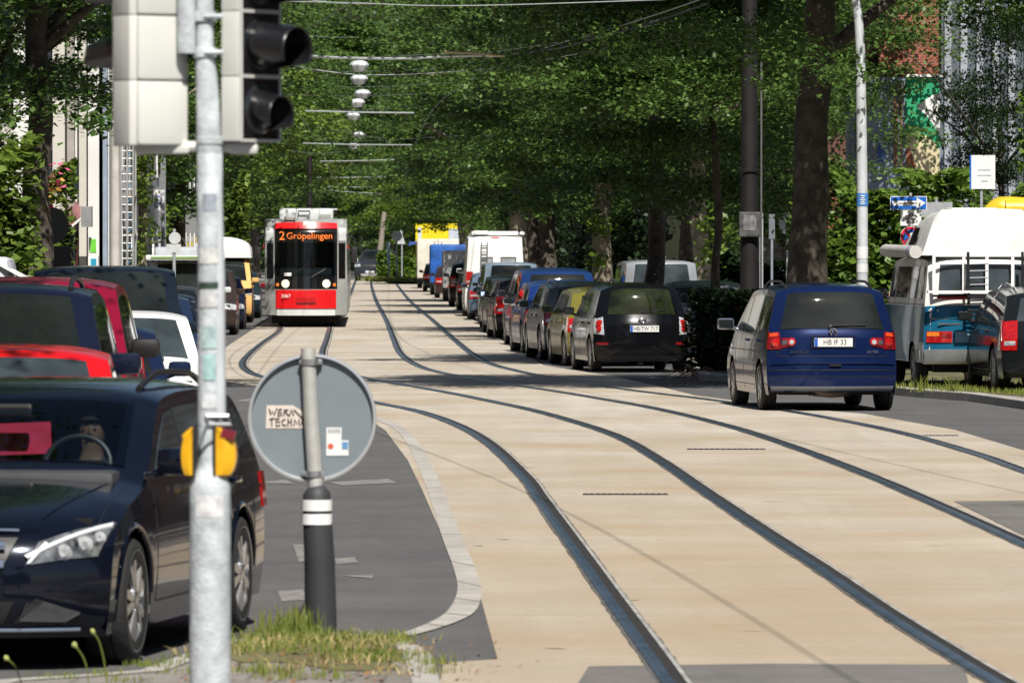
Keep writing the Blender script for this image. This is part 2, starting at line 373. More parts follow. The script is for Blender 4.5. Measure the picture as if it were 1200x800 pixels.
def leaves(name, cen, nrm_tilt, size, m, parent=None, jitter=.35, asp=.62):
    """one mesh of leaf-sized rhombi at the given centres"""
    n = len(cen); th = RNG.uniform(0, 2 * pi, n); ti = np.abs(RNG.normal(0, nrm_tilt, n)); ph = RNG.uniform(0, 2 * pi, n)
    nz = np.stack([np.sin(ti) * np.cos(ph), np.sin(ti) * np.sin(ph), np.cos(ti)], 1)
    a = np.stack([np.cos(th), np.sin(th), np.zeros(n)], 1); a -= nz * (a * nz).sum(1, keepdims=True)
    a /= np.linalg.norm(a, axis=1, keepdims=True) + 1e-9; b = np.cross(nz, a)
    s = (size * RNG.uniform(1 - jitter, 1 + jitter, n))[:, None]
    v = np.stack([cen + a * s * .5, cen + b * s * asp * .5 - nz * s * .08, cen - a * s * .5, cen - b * s * asp * .5 - nz * s * .08], 1).reshape(-1, 3)
    me = bpy.data.meshes.new(name); me.vertices.add(4 * n); me.vertices.foreach_set('co', v.astype(np.float32).ravel())
    me.loops.add(4 * n); me.loops.foreach_set('vertex_index', np.arange(4 * n, dtype=np.int32))
    me.polygons.add(n); me.polygons.foreach_set('loop_start', np.arange(0, 4 * n, 4, dtype=np.int32))
    try: me.polygons.foreach_set('loop_total', np.full(n, 4, dtype=np.int32))
    except Exception: pass
    me.update(); me.validate()
    me.materials.append(m); return me

def crown_mesh(name, rx, z0, z1, nbough, per, size, m, skirt=1.0, tilt=.62):
    """boughs of flat drooping sprays in an uneven egg from z0 to z1, with gaps between the boughs"""
    cs = []; zc = (z0 + z1) / 2; rz = (z1 - z0) / 2
    for k in range(nbough):
        u = RNG.normal(size=3); u /= np.linalg.norm(u)
        rr = RNG.uniform(.3, 1) ** .5
        # widest in the lower third, like street limes; boughs spread unevenly
        hz = (u[2] + 1) / 2; wf = (1.12 - .55 * max(0, hz - .3) / .7) * (1 + .14 * sin(3 * math.atan2(u[1], u[0]) + z0 * 7))
        c = np.array([u[0] * rx * rr * wf, u[1] * rx * rr * wf, zc + u[2] * rz * rr])
        if skirt and c[2] < z0 + rz * .5: c[2] -= RNG.uniform(0, skirt)
        out = np.array([u[0], u[1], 0]); out /= np.linalg.norm(out) + 1e-6; side = np.array([-out[1], out[0], 0])
        R_ = RNG.uniform(1.1, 2.5); ns = RNG.integers(11, 19)
        for q in range(ns):
            a = RNG.uniform(-.9, 1.0) * R_; b_ = RNG.uniform(-.8, .8) * R_
            sc = c + out * a + side * b_ + np.array([0, 0, -.28 * max(a, 0) ** 1.3 - .12 * abs(b_) + RNG.normal(0, .12)])
            r = RNG.uniform(.24, .50); n_ = per // 8
            cs.append(sc + RNG.normal(size=(n_, 3)) * np.array([r, r, r * .28]))
    cen = np.concatenate(cs); return leaves(name, cen, tilt, size, m)

def trunk_mesh(name, h, r, lean=(0, 0), limbs=5, seed=0, top=None, ms=None):
    rnd = random.Random(seed); mb = MB()
    pts = []; n = 9
    for i in range(n):
        t = i / (n - 1); pts.append(Vector((lean[0] * t + rnd.uniform(-.05, .05) * (0 < i), lean[1] * t + rnd.uniform(-.05, .05) * (0 < i), h * t)))
    rad = [r * (1.35 if i == 0 else 1.08 if i == 1 else 1 - .45 * i / (n - 1)) for i in range(n)]
    mb.tube(spline(pts, 4), [rad[min(int(k / 4), n - 2)] * (1 - (k % 4) / 4) + rad[min(int(k / 4) + 1, n - 1)] * ((k % 4) / 4) if k < 4 * (n - 1) else rad[-1] for k in range(4 * (n - 1) + 1)], 14)
    for k in range(limbs):
        a = 2 * pi * k / limbs + rnd.uniform(-.4, .4); b = pts[rnd.choice([5, 6, 7, 8])]; ln = rnd.uniform(2, 3.6)
        p = [b, b + Vector((cos(a) * ln * .35, sin(a) * ln * .35, ln * .3)), b + Vector((cos(a) * ln * .8, sin(a) * ln * .8, ln * .62)), b + Vector((cos(a) * ln * 1.2, sin(a) * ln * 1.2, ln * .8))]
        mb.tube(spline(p, 3), [r * .42 * (1 - .8 * i / 9) for i in range(10)], 8)
    return mb.mesh(name, True)

CR = {
 'big0': crown_mesh('crown', 4.4, 3.9, 11.8, 62, 720, .13, leafA, 1.1),
 'big1': crown_mesh('crown', 4.2, 4.4, 11.8, 62, 720, .13, leafA, 1.0),
 'far0': crown_mesh('crown', 4.5, 4.0, 14.0, 74, 380, .19, leafA, 1.2),
 'far1': crown_mesh('crown', 4.8, 5.0, 15.5, 74, 380, .19, leafB, 1.6),
 'far2': crown_mesh('crown', 4.0, 3.2, 13.0, 70, 380, .19, leafY, 1.2),
}
def tree(name, loc, crown, label, h=7, r=.3, lean=(0, 0), scale=1.0, rz=None, bk=None, group='roadside trees', seed=0, cz=0.0, cdx=(0, 0), cs=None):
    t = thing(name, label, 'tree', loc, group=group)
    link('trunk', trunk_mesh('trunk', h, r, lean, seed=seed), bk or bark, t)
    me = CR[crown] if isinstance(crown, str) else crown
    o = bpy.data.objects.new('crown', me); COL.objects.link(o); o.parent = t
    o.rotation_euler = (0, 0, rz if rz is not None else random.uniform(0, 6)); o.location = (lean[0] * .8 + cdx[0], lean[1] * .8 + cdx[1], cz)
    o.scale = cs or (scale, scale, scale)
    return t

# ------------------------------------------------------------------ cars
def paint(name, col, metal=.35, rough=.28, coat=.32): return M('paint_' + name, col, rough, min(metal, .3), coat, var=.04, scale=2, spec=.15)
glassM = M('leaf_reflection_glass', (.012, .014, .016), .03, 0, 0, var=.6, scale=1.1, spec=.42, col2=(.022, .027, .025))  # greenish mottle in the colour stands in for leaf reflections and interiors
glass_lt = M('window_glass', (.035, .045, .05), .03, 0, 0, var=.5, scale=2.2, spec=.38)
blackP = M('black_plastic', (.016, .016, .017), .45, var=.2)
under = M('underbody', (.006, .006, .006), .9)
tyreM = M('tyre_rubber', (.02, .02, .021), .75, var=.25, scale=12, bump=.3)
rimM = M('alloy_rim', (.55, .56, .58), .25, .85, var=.1)
rimD = M('dull_wheel_cover', (.30, .31, .32), .4, .6)
chrome = M('chrome', (.75, .76, .78), .08, 1.0, var=.03)
redL = M('red_lamp_glass', (.40, .008, .008), .12, 0, 1.0, var=.25, scale=20)
redD = M('dark_red_lamp_glass', (.20, .006, .008), .12, 0, 1.0, var=.2, scale=20)
orangeL = M('orange_lamp_glass', (.75, .20, .02), .15, 0, 1.0)
clearL = M('clear_lamp_glass', (.62, .64, .66), .08, .35, 1.0, var=.4, scale=14)
lampD = M('headlamp_depth', (.12, .125, .13), .1, .6, 1.0, var=.8, scale=16)
plateM = M('plate_white', (.72, .72, .70), .35, var=.05)
plateB = M('plate_blue', (.03, .10, .45), .35)
inkM = M('black_lettering', (.012, .012, .012), .5)
whiteP = M('white_lettering', (.82, .82, .80), .4, var=.04)
seatM = M('car_interior', (.03, .03, .034), .8, var=.3)
mirG = M('mirror_glass', (.22, .25, .28), .04, .95)
clear_glass = None
def clearglass():
    global clear_glass
    if clear_glass: return clear_glass
    m = bpy.data.materials.new('clear_window_glass'); m.use_nodes = True; n = m.node_tree; L = n.links
    n.nodes.remove(n.nodes['Principled BSDF']); out = n.nodes['Material Output']
    t = n.nodes.new('ShaderNodeBsdfTransparent'); t.inputs[0].default_value = (.62, .70, .72, 1)
    g = n.nodes.new('ShaderNodeBsdfGlossy'); g.inputs['Roughness'].default_value = .02
    f = n.nodes.new('ShaderNodeFresnel'); f.inputs[0].default_value = 1.55
    mx = n.nodes.new('ShaderNodeMixShader'); L.new(f.outputs[0], mx.inputs[0]); L.new(t.outputs[0], mx.inputs[1]); L.new(g.outputs[0], mx.inputs[2]); L.new(mx.outputs[0], out.inputs[0])
    clear_glass = m; return m

def wheel(parent, x, y, r, wd, rim, side, spokes=5, rimname='rim'):
    t = r - (.055 if r < .36 else .07); h = wd / 2
    mb = MB().lathe([(r * .62, -h * .9), (t, -h), (r - .02, -h * .92), (r, -h * .7), (r, -h * .34), (r - .012, -h * .3), (r - .012, -h * .26), (r, -h * .22), (r, h * .22), (r - .012, h * .26), (r - .012, h * .3), (r, h * .34), (r, h * .7), (r - .02, h * .92), (t, h), (r * .62, h * .9)], 'X', n=40)
    w = mb.build('wheel', tyreM, parent, True, 40, loc=(x, y, r))
    o = side * h; mb = MB()
    mb.mat(0).lathe([(t * 1.0, o * .96), (t * .97, o * 1.0), (t * .93, o * .96), (t * .9, o * .55), (t * .88, -o * .2)], 'X', n=36)
    mb.lathe([(.001, o * .98), (.035, o * 1.0), (.06, o * .93), (.07, o * .75)], 'X', n=16)
    for k in range(spokes):
        a = 2 * pi * k / spokes; c, s_ = cos(a), sin(a)
        for da in ((-.16, .16) if spokes == 5 else (0,)):
            wv = .028 if spokes == 5 else .034
            c1, s1 = cos(a + da * .25), sin(a + da * .25); c2, s2 = cos(a + da * 1.5), sin(a + da * 1.5)
            p1 = Vector((0, c1, s1)); p2 = Vector((0, c2, s2)); q = Vector((0, -s_, c))
            vs = []
            for p, rr, xo in ((p1, .05, .96), (p2, t * .94, .9)):
                for sg, dx in ((-1, 0), (-1, .25), (1, .25), (1, 0)):
                    v = p * rr + q * sg * wv * (.7 if rr < .1 else 1); vs.append((o * (xo - dx) if dx else o * xo, v.y, v.z))
            mb.add(vs, [(0, 3, 7, 4), (0, 4, 5, 1), (3, 2, 6, 7)])
    mb.mat(1).lathe([(.001, -o * .1), (t * .9, -o * .1)], 'X', n=24)
    mb.mat(1).lathe([(.001, o * .3), (t * .55, o * .3), (t * .56, -o * .1)], 'X', n=24)
    mb.build(rimname, [rim, under], w, True, 30)
    return w

class Car:
    """body shell lofted from the centre-line profile; y forward, x right, origin on the ground in the middle"""
    def __init__(c, name, label, cat, loc, head, prof, L, W, H, belt, tumble, wb, yf, r, group=None, paintm=None, scale=1.0,
                 R_end=.22, crown=.045, p=3.0, glass=None, rim=None, spokes=5, sill=.2, openings=(), lowm=None, flat=0.0, smooth_it=2):
        c.L, c.W, c.H, c.belt, c.tumble, c.r = L, W, H, belt, tumble, r
        c.root = thing(name, label, cat, loc, math.atan2(-head[0], head[1]), group); c.root.scale = (scale,) * 3
        c.pm = paintm; c.glass = glass or glassM; c.sill = sill; c.R_end, c.crown, c.p = R_end, crown, p
        c.yf, c.yr = yf, yf - wb
        pts = [Vector((a, b)) for a, b in prof]
        for _ in range(smooth_it):
            q = [pts[0]]
            for i in range(len(pts) - 1):
                a, b = pts[i], pts[i + 1]; q += [a * .75 + b * .25, a * .25 + b * .75]
            q.append(pts[-1]); pts = q
        d = [0]
        for i in range(1, len(pts)): d.append(d[-1] + (pts[i] - pts[i - 1]).length)
        n = max(40, int(d[-1] / .05)); c.prof = []; j = 0
        for k in range(n + 1):
            s = d[-1] * k / n
            while j < len(d) - 2 and d[j + 1] < s: j += 1
            t = (s - d[j]) / max(1e-6, d[j + 1] - d[j]); c.prof.append(pts[j].lerp(pts[j + 1], min(1, t)))
        c.n = n
        NU = 20; rows = [[c.surf(i, -1 + 2 * k / NU) for k in range(NU + 1)] for i in range(n + 1)]
        c.edge = [(rows[i][-1].y, rows[i][-1].z) for i in range(n + 1)]
        mb = MB(); base = len(mb.v); m = NU + 1
        for rr in rows: mb.v += [tuple(v) for v in rr]
        for i in range(n):
            for k in range(NU):
                um = abs(-1 + 2 * (k + .5) / NU); zm = (c.prof[i].y + c.prof[i + 1].y) / 2; fr = i < n / 2
                if any((o == ('front' if fr else 'rear')) and z0 < zm < z1 and um < u1 for o, z0, z1, u1 in openings): continue
                mb.f.append([i * m + k, i * m + k + 1, (i + 1) * m + k + 1, (i + 1) * m + k]); mb.mi.append(0)
        MS = 14
        for sg in (-1, 1):
            b2 = len(mb.v)
            for i in range(n + 1):
                e = rows[i][-1 if sg > 0 else 0]; zb = min(c.bottom(e.y), e.z - .001)
                mb.v.append(tuple(e))
                for k in range(1, MS + 1):
                    z = e.z + (zb - e.z) * k / MS; mb.v.append((sg * c.hw(e.y, z), e.y, z))
            for i in range(n):
                for k in range(MS):
                    f = [b2 + i * (MS + 1) + k, b2 + i * (MS + 1) + k + 1, b2 + (i + 1) * (MS + 1) + k + 1, b2 + (i + 1) * (MS + 1) + k]
                    mb.f.append(f); mb.mi.append(0)
        # thin seams on the sides
        mb.cur = 1
        c.body_mb = mb; c.seams = []
        c.inner()
    def hw(c, y, z):
        e = min(1, abs(y) / (c.L / 2)); zm = .52
        b = c.belt + .05 * (-y / c.L)
        if z > b: s = 1 - .045 - c.tumble * (z - b)
        elif z > zm: s = 1 - .045 * ((z - zm) / (b - zm)) ** 2
        else: s = 1 - .07 * ((zm - z) / zm) ** 1.5
        return c.W / 2 * (1 - .05 * e ** 4) * s
    def bottom(c, y):
        zb = c.sill
        for yc in (c.yf, c.yr):
            ra = c.r + .055; dy = abs(y - yc)
            if dy < ra: zb = max(zb, c.r + sqrt(ra * ra - dy * dy) * 1.0)
        return zb
    def surf(c, i, u, off=0):
        i = max(0, min(c.n, i)); i0 = int(min(i, c.n - 1)); P_ = c.prof[i0].lerp(c.prof[i0 + 1], i - i0)
        a = c.prof[max(0, i0 - 1)]; b = c.prof[min(c.n, i0 + 2)]; t = (b - a).normalized(); nrm = Vector((-t.y, t.x))   # normal in (y,z)
        if nrm.dot(Vector((P_.x, P_.y - .6))) < 0: nrm = -nrm
        w_ = max(0, 1 - (c.L / 2 - abs(P_.x)) / .75); sg = 1 if P_.x > 0 else -1
        au = abs(u)
        y = P_.x - sg * c.R_end * au ** c.p * w_
        # glass areas curve in plan as well
        steep = abs(nrm.x)
        if w_ < 1 and steep > .3: y -= (1 if nrm.x > 0 else -1) * .07 * au ** 2 * steep * (1 - w_)
        z = P_.y - c.crown * (au ** 5 + .35 * au * au) * abs(nrm.y) * (1 if P_.y > .5 else 0)
        v = Vector((u * c.hw(y, z), y, z))
        if off: v += Vector((0, nrm.x, nrm.y)) * off
        return v
    def find(c, z, front=True, y=None):
        rng = range(0, c.n // 2 + 2) if front else range(c.n, c.n // 2 - 2, -1)
        prev = None
        for i in rng:
            zi_ = c.prof[i].y
            if prev is not None and (prev[1] - z) * (zi_ - z) <= 0 and zi_ != prev[1]:
                return prev[0] + (i - prev[0]) * (z - prev[1]) / (zi_ - prev[1])
            prev = (i, zi_)
        return (c.n // 2)
    def findy(c, y):
        for i in range(c.n):
            if c.prof[i].x >= y >= c.prof[i + 1].x: return i + (c.prof[i].x - y) / max(1e-6, c.prof[i].x - c.prof[i + 1].x)
        return 0
    def rp(c, name, z0, z1, u0, u1, m, front, off=.006, u0b=None, u1b=None, parent=None, nz=8, nu=14, mb=None, mi=0, byy=False, build=True):
        """patch on the front / rear / top: heights z0..z1, across u0..u1 (u0b,u1b at the upper end)"""
        i0, i1 = (c.findy(z0), c.findy(z1)) if byy else (c.find(z0, front), c.find(z1, front))
        own = mb is None; mb = mb or MB(); mb.cur = mi
        u0b = u0 if u0b is None else u0b; u1b = u1 if u1b is None else u1b; rows = []
        for a in range(-1, nz + 2):
            t = min(max(a, 0), nz) / nz; i = i0 + (i1 - i0) * t; ua = u0 + (u0b - u0) * t; ub = u1 + (u1b - u1) * t
            row = []
            for k in range(-1, nu + 2):
                s = min(max(k, 0), nu) / nu; brd = a in (-1, nz + 1) or k in (-1, nu + 1)
                row.append(c.surf(i, ua + (ub - ua) * s, -.004 if brd else off))
            rows.append(row)
        mb.grid(rows)
        if own: return mb.build(name, m, parent or c.root, True, 50)
        return mb
    def edgez(c, y):
        es = c.edge; best = 9
        for i in range(len(es) - 1):
            (y0, z0), (y1, z1) = es[i], es[i + 1]
            if (y0 - y) * (y1 - y) <= 0 and abs(y0 - y1) > 1e-6:
                z = z0 + (z1 - z0) * (y - y0) / (y1 - y0); best = z if best == 9 else max(best, z)
        return best if best < 9 else .3
    def sp(c, name, y0, y1, zl, zh, m, off=.005, parent=None, sides=(-1, 1), mb=None, mi=0, clip=.075, ny=None, nz=5):
        """patch on the flanks from y0 to y1; zl, zh are heights or (at y0, at y1) pairs; clipped under the roof edge"""
        zl = zl if isinstance(zl, tuple) else (zl, zl); zh = zh if isinstance(zh, tuple) else (zh, zh); out = []
        ny = ny or max(2, int(abs(y1 - y0) / .06))
        for sg in sides:
            own = mb is None; mm = mb or MB(); mm.cur = mi; rows = []
            for a in range(-1, ny + 2):
                t = min(max(a, 0), ny) / ny; y = y0 + (y1 - y0) * t; lo = zl[0] + (zl[1] - zl[0]) * t; hi = zh[0] + (zh[1] - zh[0]) * t
                if clip is not None: hi = min(hi, c.edgez(y) - clip)
                if hi < lo + .01:
                    if rows: pass
                    hi = lo + .01 if hi < lo + .01 else hi
                row = []
                for k in range(-1, nz + 2):
                    s = min(max(k, 0), nz) / nz; z = lo + (hi - lo) * s; brd = a in (-1, ny + 1) or k in (-1, nz + 1)
                    row.append((sg * (c.hw(y, z) + (-.004 if brd else off)), y, z))
                rows.append(row)
            mm.grid(rows)
            if own: out.append(mm.build(name, m, parent or c.root, True, 50))
        return out
    def seam(c, y, z0, z1, clip=.03):
        c.sp('', y - .006, y + .006, z0, z1, None, off=.0025, mb=c.body_mb, mi=1, clip=clip, ny=1)
    def hseam(c, y0, y1, z):
        c.sp('', y0, y1, z - .006, z + .006, None, off=.0025, mb=c.body_mb, mi=1, clip=None, nz=1)
    def finish(c, extra=None): return c.body_mb.build('body', [c.pm, blackP] + (extra or []), c.root, True, 38)
    def inner(c):
        mb = MB(); L, W = c.L, c.W; ww = W - 2 * .27
        mb.box((0, 0, .37), (ww, L - .30, .30)); mb.box((0, 0, .67), (W - .30, L - .75, .20))
        mb.box((0, L / 2 - .33, .32), (W - .42, .2, .2)); mb.box((0, -L / 2 + .33, .32), (W - .42, .2, .2))
        mb.tube([(-.3, -L / 2 + .25, .24), (-.3, -L / 2 + .1, .24)], .03, 8)
        mb.build('underbody', under, c.root)
    def wheels(c, rim=None, spokes=5, wd=.21, track=None):
        x = (track or c.W / 2 - .12)
        for yy in (c.yf, c.yr):
            for sg in (-1, 1): wheel(c.root, sg * x, yy, c.r, wd, rim or rimM, sg, spokes)
    def mirrors(c, m, y, z, s=1.0):
        for sg in (-1, 1):
            x = c.hw(y, z); mb = MB()
            mb.bbox((sg * (x + .13 * s), y, z + .05), (.21 * s, .10, .14 * s), .045).tube([(sg * (x - .02), y, z - .03), (sg * (x + .1), y, z + .01)], .025, 8)
            o = mb.build('mirror', m, c.root, True, 50)
            MB().box((sg * (x + .13 * s), y - .052, z + .05), (.17 * s, .006, .10 * s)).build('mirror_glass', mirG, o)
    def handles(c, ys, z, m):
        for y in ys:
            for sg in (-1, 1):
                x = c.hw(y, z); MB().bbox((sg * (x + .015), y, z), (.03, .2, .035), .012).build('door_handle', m, c.root, True)
    def rails(c, y0, y1, m):
        for sg in (-1, 1):
            x = c.W / 2 * .70; pts = []
            for k in range(9):
                t = k / 8; y = y0 + (y1 - y0) * t; i = c.findy(y); s_ = c.surf(i, sg * .82)
                pts.append((s_.x, y, s_.z + .005 + .055 * min(1, 4 * t, 4 * (1 - t))))
            MB().tube(spline(pts, 3), .017, 8).build('roof_rail', m, c.root, True)
    def plate(c, s, z, front, x=0.0, wd=.52):
        i = c.find(z, front); v = c.surf(i, 0, .012); y = v.y + (.015 if front else -.015); d = 1 if front else -1
        o = MB().mat(0).box((x, y, z), (wd, .012, .115)).mat(1).box((x - d * -1 * -1 * 0 + (-.235 if not front else .235) * wd / .52, y + d * .007, z), (.045, .004, .108)).build('number_plate', [plateM, plateB], c.root)
        if s: text('plate_lettering', s, .105, inkM, o, (x + (.02 if not front else -.02), y + d * .0075, z - .002), (R(90), 0, R(180) if front else 0), .001, sx=.86)
        return o

def profile(L, hf, cy, cz, rfy, H, rry, rz, gy, gz, tz=None, bump=.0, nose=.62):
    """front bumper, bonnet, windscreen, roof, rear glass, tail"""
    F, B = L / 2, -L / 2
    p = [(F - .10, .20), (F - .02, .27), (F, .45), (F - .01, nose), (F - .14, hf), (F - .5, hf + .06), (cy + .12, cz - .03), (cy, cz), (rfy, H - .045), (rfy - .3, H - .01), ((rfy + rry) / 2, H), (rry + .3, rz + .01), (rry, rz)]
    p += [(gy, gz)]
    if tz: p += [(B + .04, tz)]
    p += [(B + .01, gz - .18 if not tz else tz - .12), (B, .52), (B + .02, .30), (B + .10, .22)]
    return p

def generic(name, label, cat, loc, head, pm, kind, group, face='rear', plate='', rails=False, scale=1.0, glass=None, tail=None, rim=None, mirror=None, handle=None, tip=None, lod=1, third=False, darktrim=False):
    K = dict(
     hatch=dict(L=4.1, W=1.72, H=1.46, hf=.76, cy=1.05, cz=.98, rfy=.38, rry=-1.72, rz=1.38, gy=-1.97, gz=.96, wb=2.5, yf=1.27, belt=.93, tumble=.30, r=.31),
     estate=dict(L=4.6, W=1.78, H=1.47, hf=.74, cy=1.12, cz=.98, rfy=.32, rry=-1.85, rz=1.39, gy=-2.18, gz=.97, wb=2.72, yf=1.42, belt=.93, tumble=.32, r=.32),
     saloon=dict(L=4.55, W=1.78, H=1.44, hf=.74, cy=1.02, cz=.98, rfy=.25, rry=-1.15, rz=1.37, gy=-1.75, gz=1.0, tz=.98, wb=2.72, yf=1.40, belt=.93, tumble=.34, r=.32),
     mpv=dict(L=4.5, W=1.80, H=1.66, hf=.82, cy=1.38, cz=1.06, rfy=.50, rry=-1.95, rz=1.59, gy=-2.14, gz=1.05, wb=2.75, yf=1.36, belt=1.0, tumble=.24, r=.32),
     suv=dict(L=4.4, W=1.84, H=1.70, hf=.95, cy=1.05, cz=1.15, rfy=.42, rry=-1.85, rz=1.62, gy=-2.08, gz=1.10, wb=2.65, yf=1.33, belt=1.08, tumble=.26, r=.35),
     van=dict(L=4.9, W=1.90, H=1.96, hf=1.0, cy=1.80, cz=1.22, rfy=1.05, rry=-2.30, rz=1.93, gy=-2.40, gz=1.15, wb=3.0, yf=1.55, belt=1.15, tumble=.13, r=.34),
     bigvan=dict(L=6.0, W=2.0, H=2.62, hf=1.1, cy=2.25, cz=1.38, rfy=1.55, rry=-2.90, rz=2.55, gy=-2.96, gz=1.4, wb=3.6, yf=2.0, belt=1.35, tumble=.07, r=.35))[kind]
    k = dict(K); tz = k.pop('tz', None)
    pr = profile(k['L'], k['hf'], k['cy'], k['cz'], k['rfy'], k['H'], k['rry'], k['rz'], k['gy'], k['gz'], tz)
    c = Car(name, label, cat, loc, head, pr, k['L'], k['W'], k['H'], k['belt'], k['tumble'], k['wb'], k['yf'], k['r'], group, pm, scale, glass=glass)
    H, b, L = k['H'], k['belt'], k['L']
    g = c.glass
    c.rp('windscreen', k['cz'] + .03, H - .075, -.86, .86, g, True, u0b=-.82, u1b=.82)
    zt = k['rz'] - .07; zb_ = k['gz'] + .03
    c.rp('rear_window', zb_, zt, -.80, .80, g, False, u0b=-.76, u1b=.76)
    # side glass: front, rear and quarter
    yB = c.yf - 1.28; yC = yB - .98; yE = k['gy'] + .30 if kind != 'saloon' else k['gy'] + .28
    c.sp('side_window', k['cy'] - .12, yB + .03, b + .03, H - .14, g)
    if kind == 'bigvan': pass
    else:
        c.sp('side_window', yB - .03, yC + .03, b + .03, H - .14, g)
        c.sp('side_window', yC - .03, yE, (b + .03, b + .10), (H - .14, H - .20), g)
    c.seam(yB, .25, 9, .08); c.seam(c.yf - .42, .3, b + .02); c.seam(yC, b - .2 if kind != 'van' else .3, 9, .08); c.seam(yC + .12, c.r * 2 + .16, b)
    c.hseam(c.yf - .5, yC, .30); c.hseam(L / 2 - .35, -L / 2 + .35, b - .14)
    mm = mirror or pm
    c.mirrors(mm, k['cy'] - .18, b + .05)
    c.handles([yB + .25, yC + .25], b - .10, handle or pm)
    # rear end
    tk = tail or ('tall' if kind in ('mpv', 'van', 'suv', 'bigvan') else 'wide')
    tb = MB()
    zl0, zl1 = (k['gz'] - .32, k['gz'] - .06) if tk == 'wide' else (k['gz'] - .38, k['gz'] + .04)
    u0 = .66 if tk == 'wide' else .78
    for sg in (-1, 1):
        tb = MB(); c.rp('', zl0, zl1, sg * u0, sg * .995, None, False, mb=tb, mi=0, off=.012)
        c.sp('', -L / 2 + .05 + c.R_end * .9, -L / 2 + .42, zl0, zl1, None, sides=(sg,), mb=tb, mi=0, off=.010)
        o = tb.build('tail_light', [redL, clearL], c.root, True, 50)
        tb = MB(); c.rp('', zl0 + .07, zl0 + .13, sg * (u0 + .03), sg * .97, None, False, mb=tb, off=.016); tb.build('reversing_lens', clearL, o, True)
    c.rp('rear_bumper', .30, .52, -.97, .97, pm if not darktrim else blackP, False, off=.02)
    c.rp('lower_trim', .225, .30, -.9, .9, blackP, False, off=.024)
    if third: c.rp('brake_light', k['rz'] - .055, k['rz'] - .02, -.16, .16, redL, False, off=.012)
    c.body_mb.cur = 1
    c.rp('', zl0 - .12, zl0 - .108, -.93, .93, None, False, mb=c.body_mb, mi=1, off=.003)
    if kind != 'bigvan': MB().tube([c.surf(c.find(zb_ + .02, False), .0, .02), c.surf(c.find(zb_ + .05, False), .42, .022)], .008, 6).build('rear_wiper', blackP, c.root)
    c.plate(plate if face == 'rear' else '', k['gz'] - .22 if kind != 'suv' else k['gz'] - .25, False)
    # front end
    for sg in (-1, 1):
        tb = MB(); z0, z1 = k['hf'] - .17, k['hf'] - .02
        c.rp('', z0, z1, sg * .60, sg * .99, None, True, mb=tb, off=.012, u0b=sg * .66)
        c.sp('', L / 2 - .05 - c.R_end * .9, L / 2 - .42, (z0, z0 + .08), (z1 + .02, z1 + .03), None, sides=(sg,), mb=tb, off=.008)
        o = tb.build('headlight', clearL, c.root, True, 50)
        v = c.surf(c.find((z0 + z1) / 2, True), sg * .76, .01); MB().lathe([(.001, .012), (.045, .010), (.06, 0)], 'Y', v, 16).build('reflector', lampD, o, True)
    c.rp('grille', k['hf'] - .16, k['hf'] - .05, -.5, .5, blackP, True, off=.012)
    c.rp('air_intake', .28, .42, -.62, .62, blackP, True, off=.010)
    c.rp('front_bumper_lip', .215, .27, -.9, .9, blackP, True, off=.018)
    v = c.surf(c.find(k['hf'] - .1, True), 0, .02); MB().lathe([(.001, .016), (.05, .014), (.055, .0)], 'Y', v, 20).build('badge', chrome, c.root, True)
    c.plate(plate if face == 'front' else '', .50, True)
    for a, b2 in ((.55, -.05), (-.05, -.6)):
        MB().tube([c.surf(c.find(k['cz'] + .035, True), a, .015), c.surf(c.find(k['cz'] + .07, True), b2 * .9, .02)], .008, 6).build('wiper', blackP, c.root)
    if rails: c.rails(k['rfy'] - .2, k['rry'] + .15, blackP if rails is True else rails)
    c.wheels(rim or rimM, spokes=tip or 5)
    c.k = k
    return c

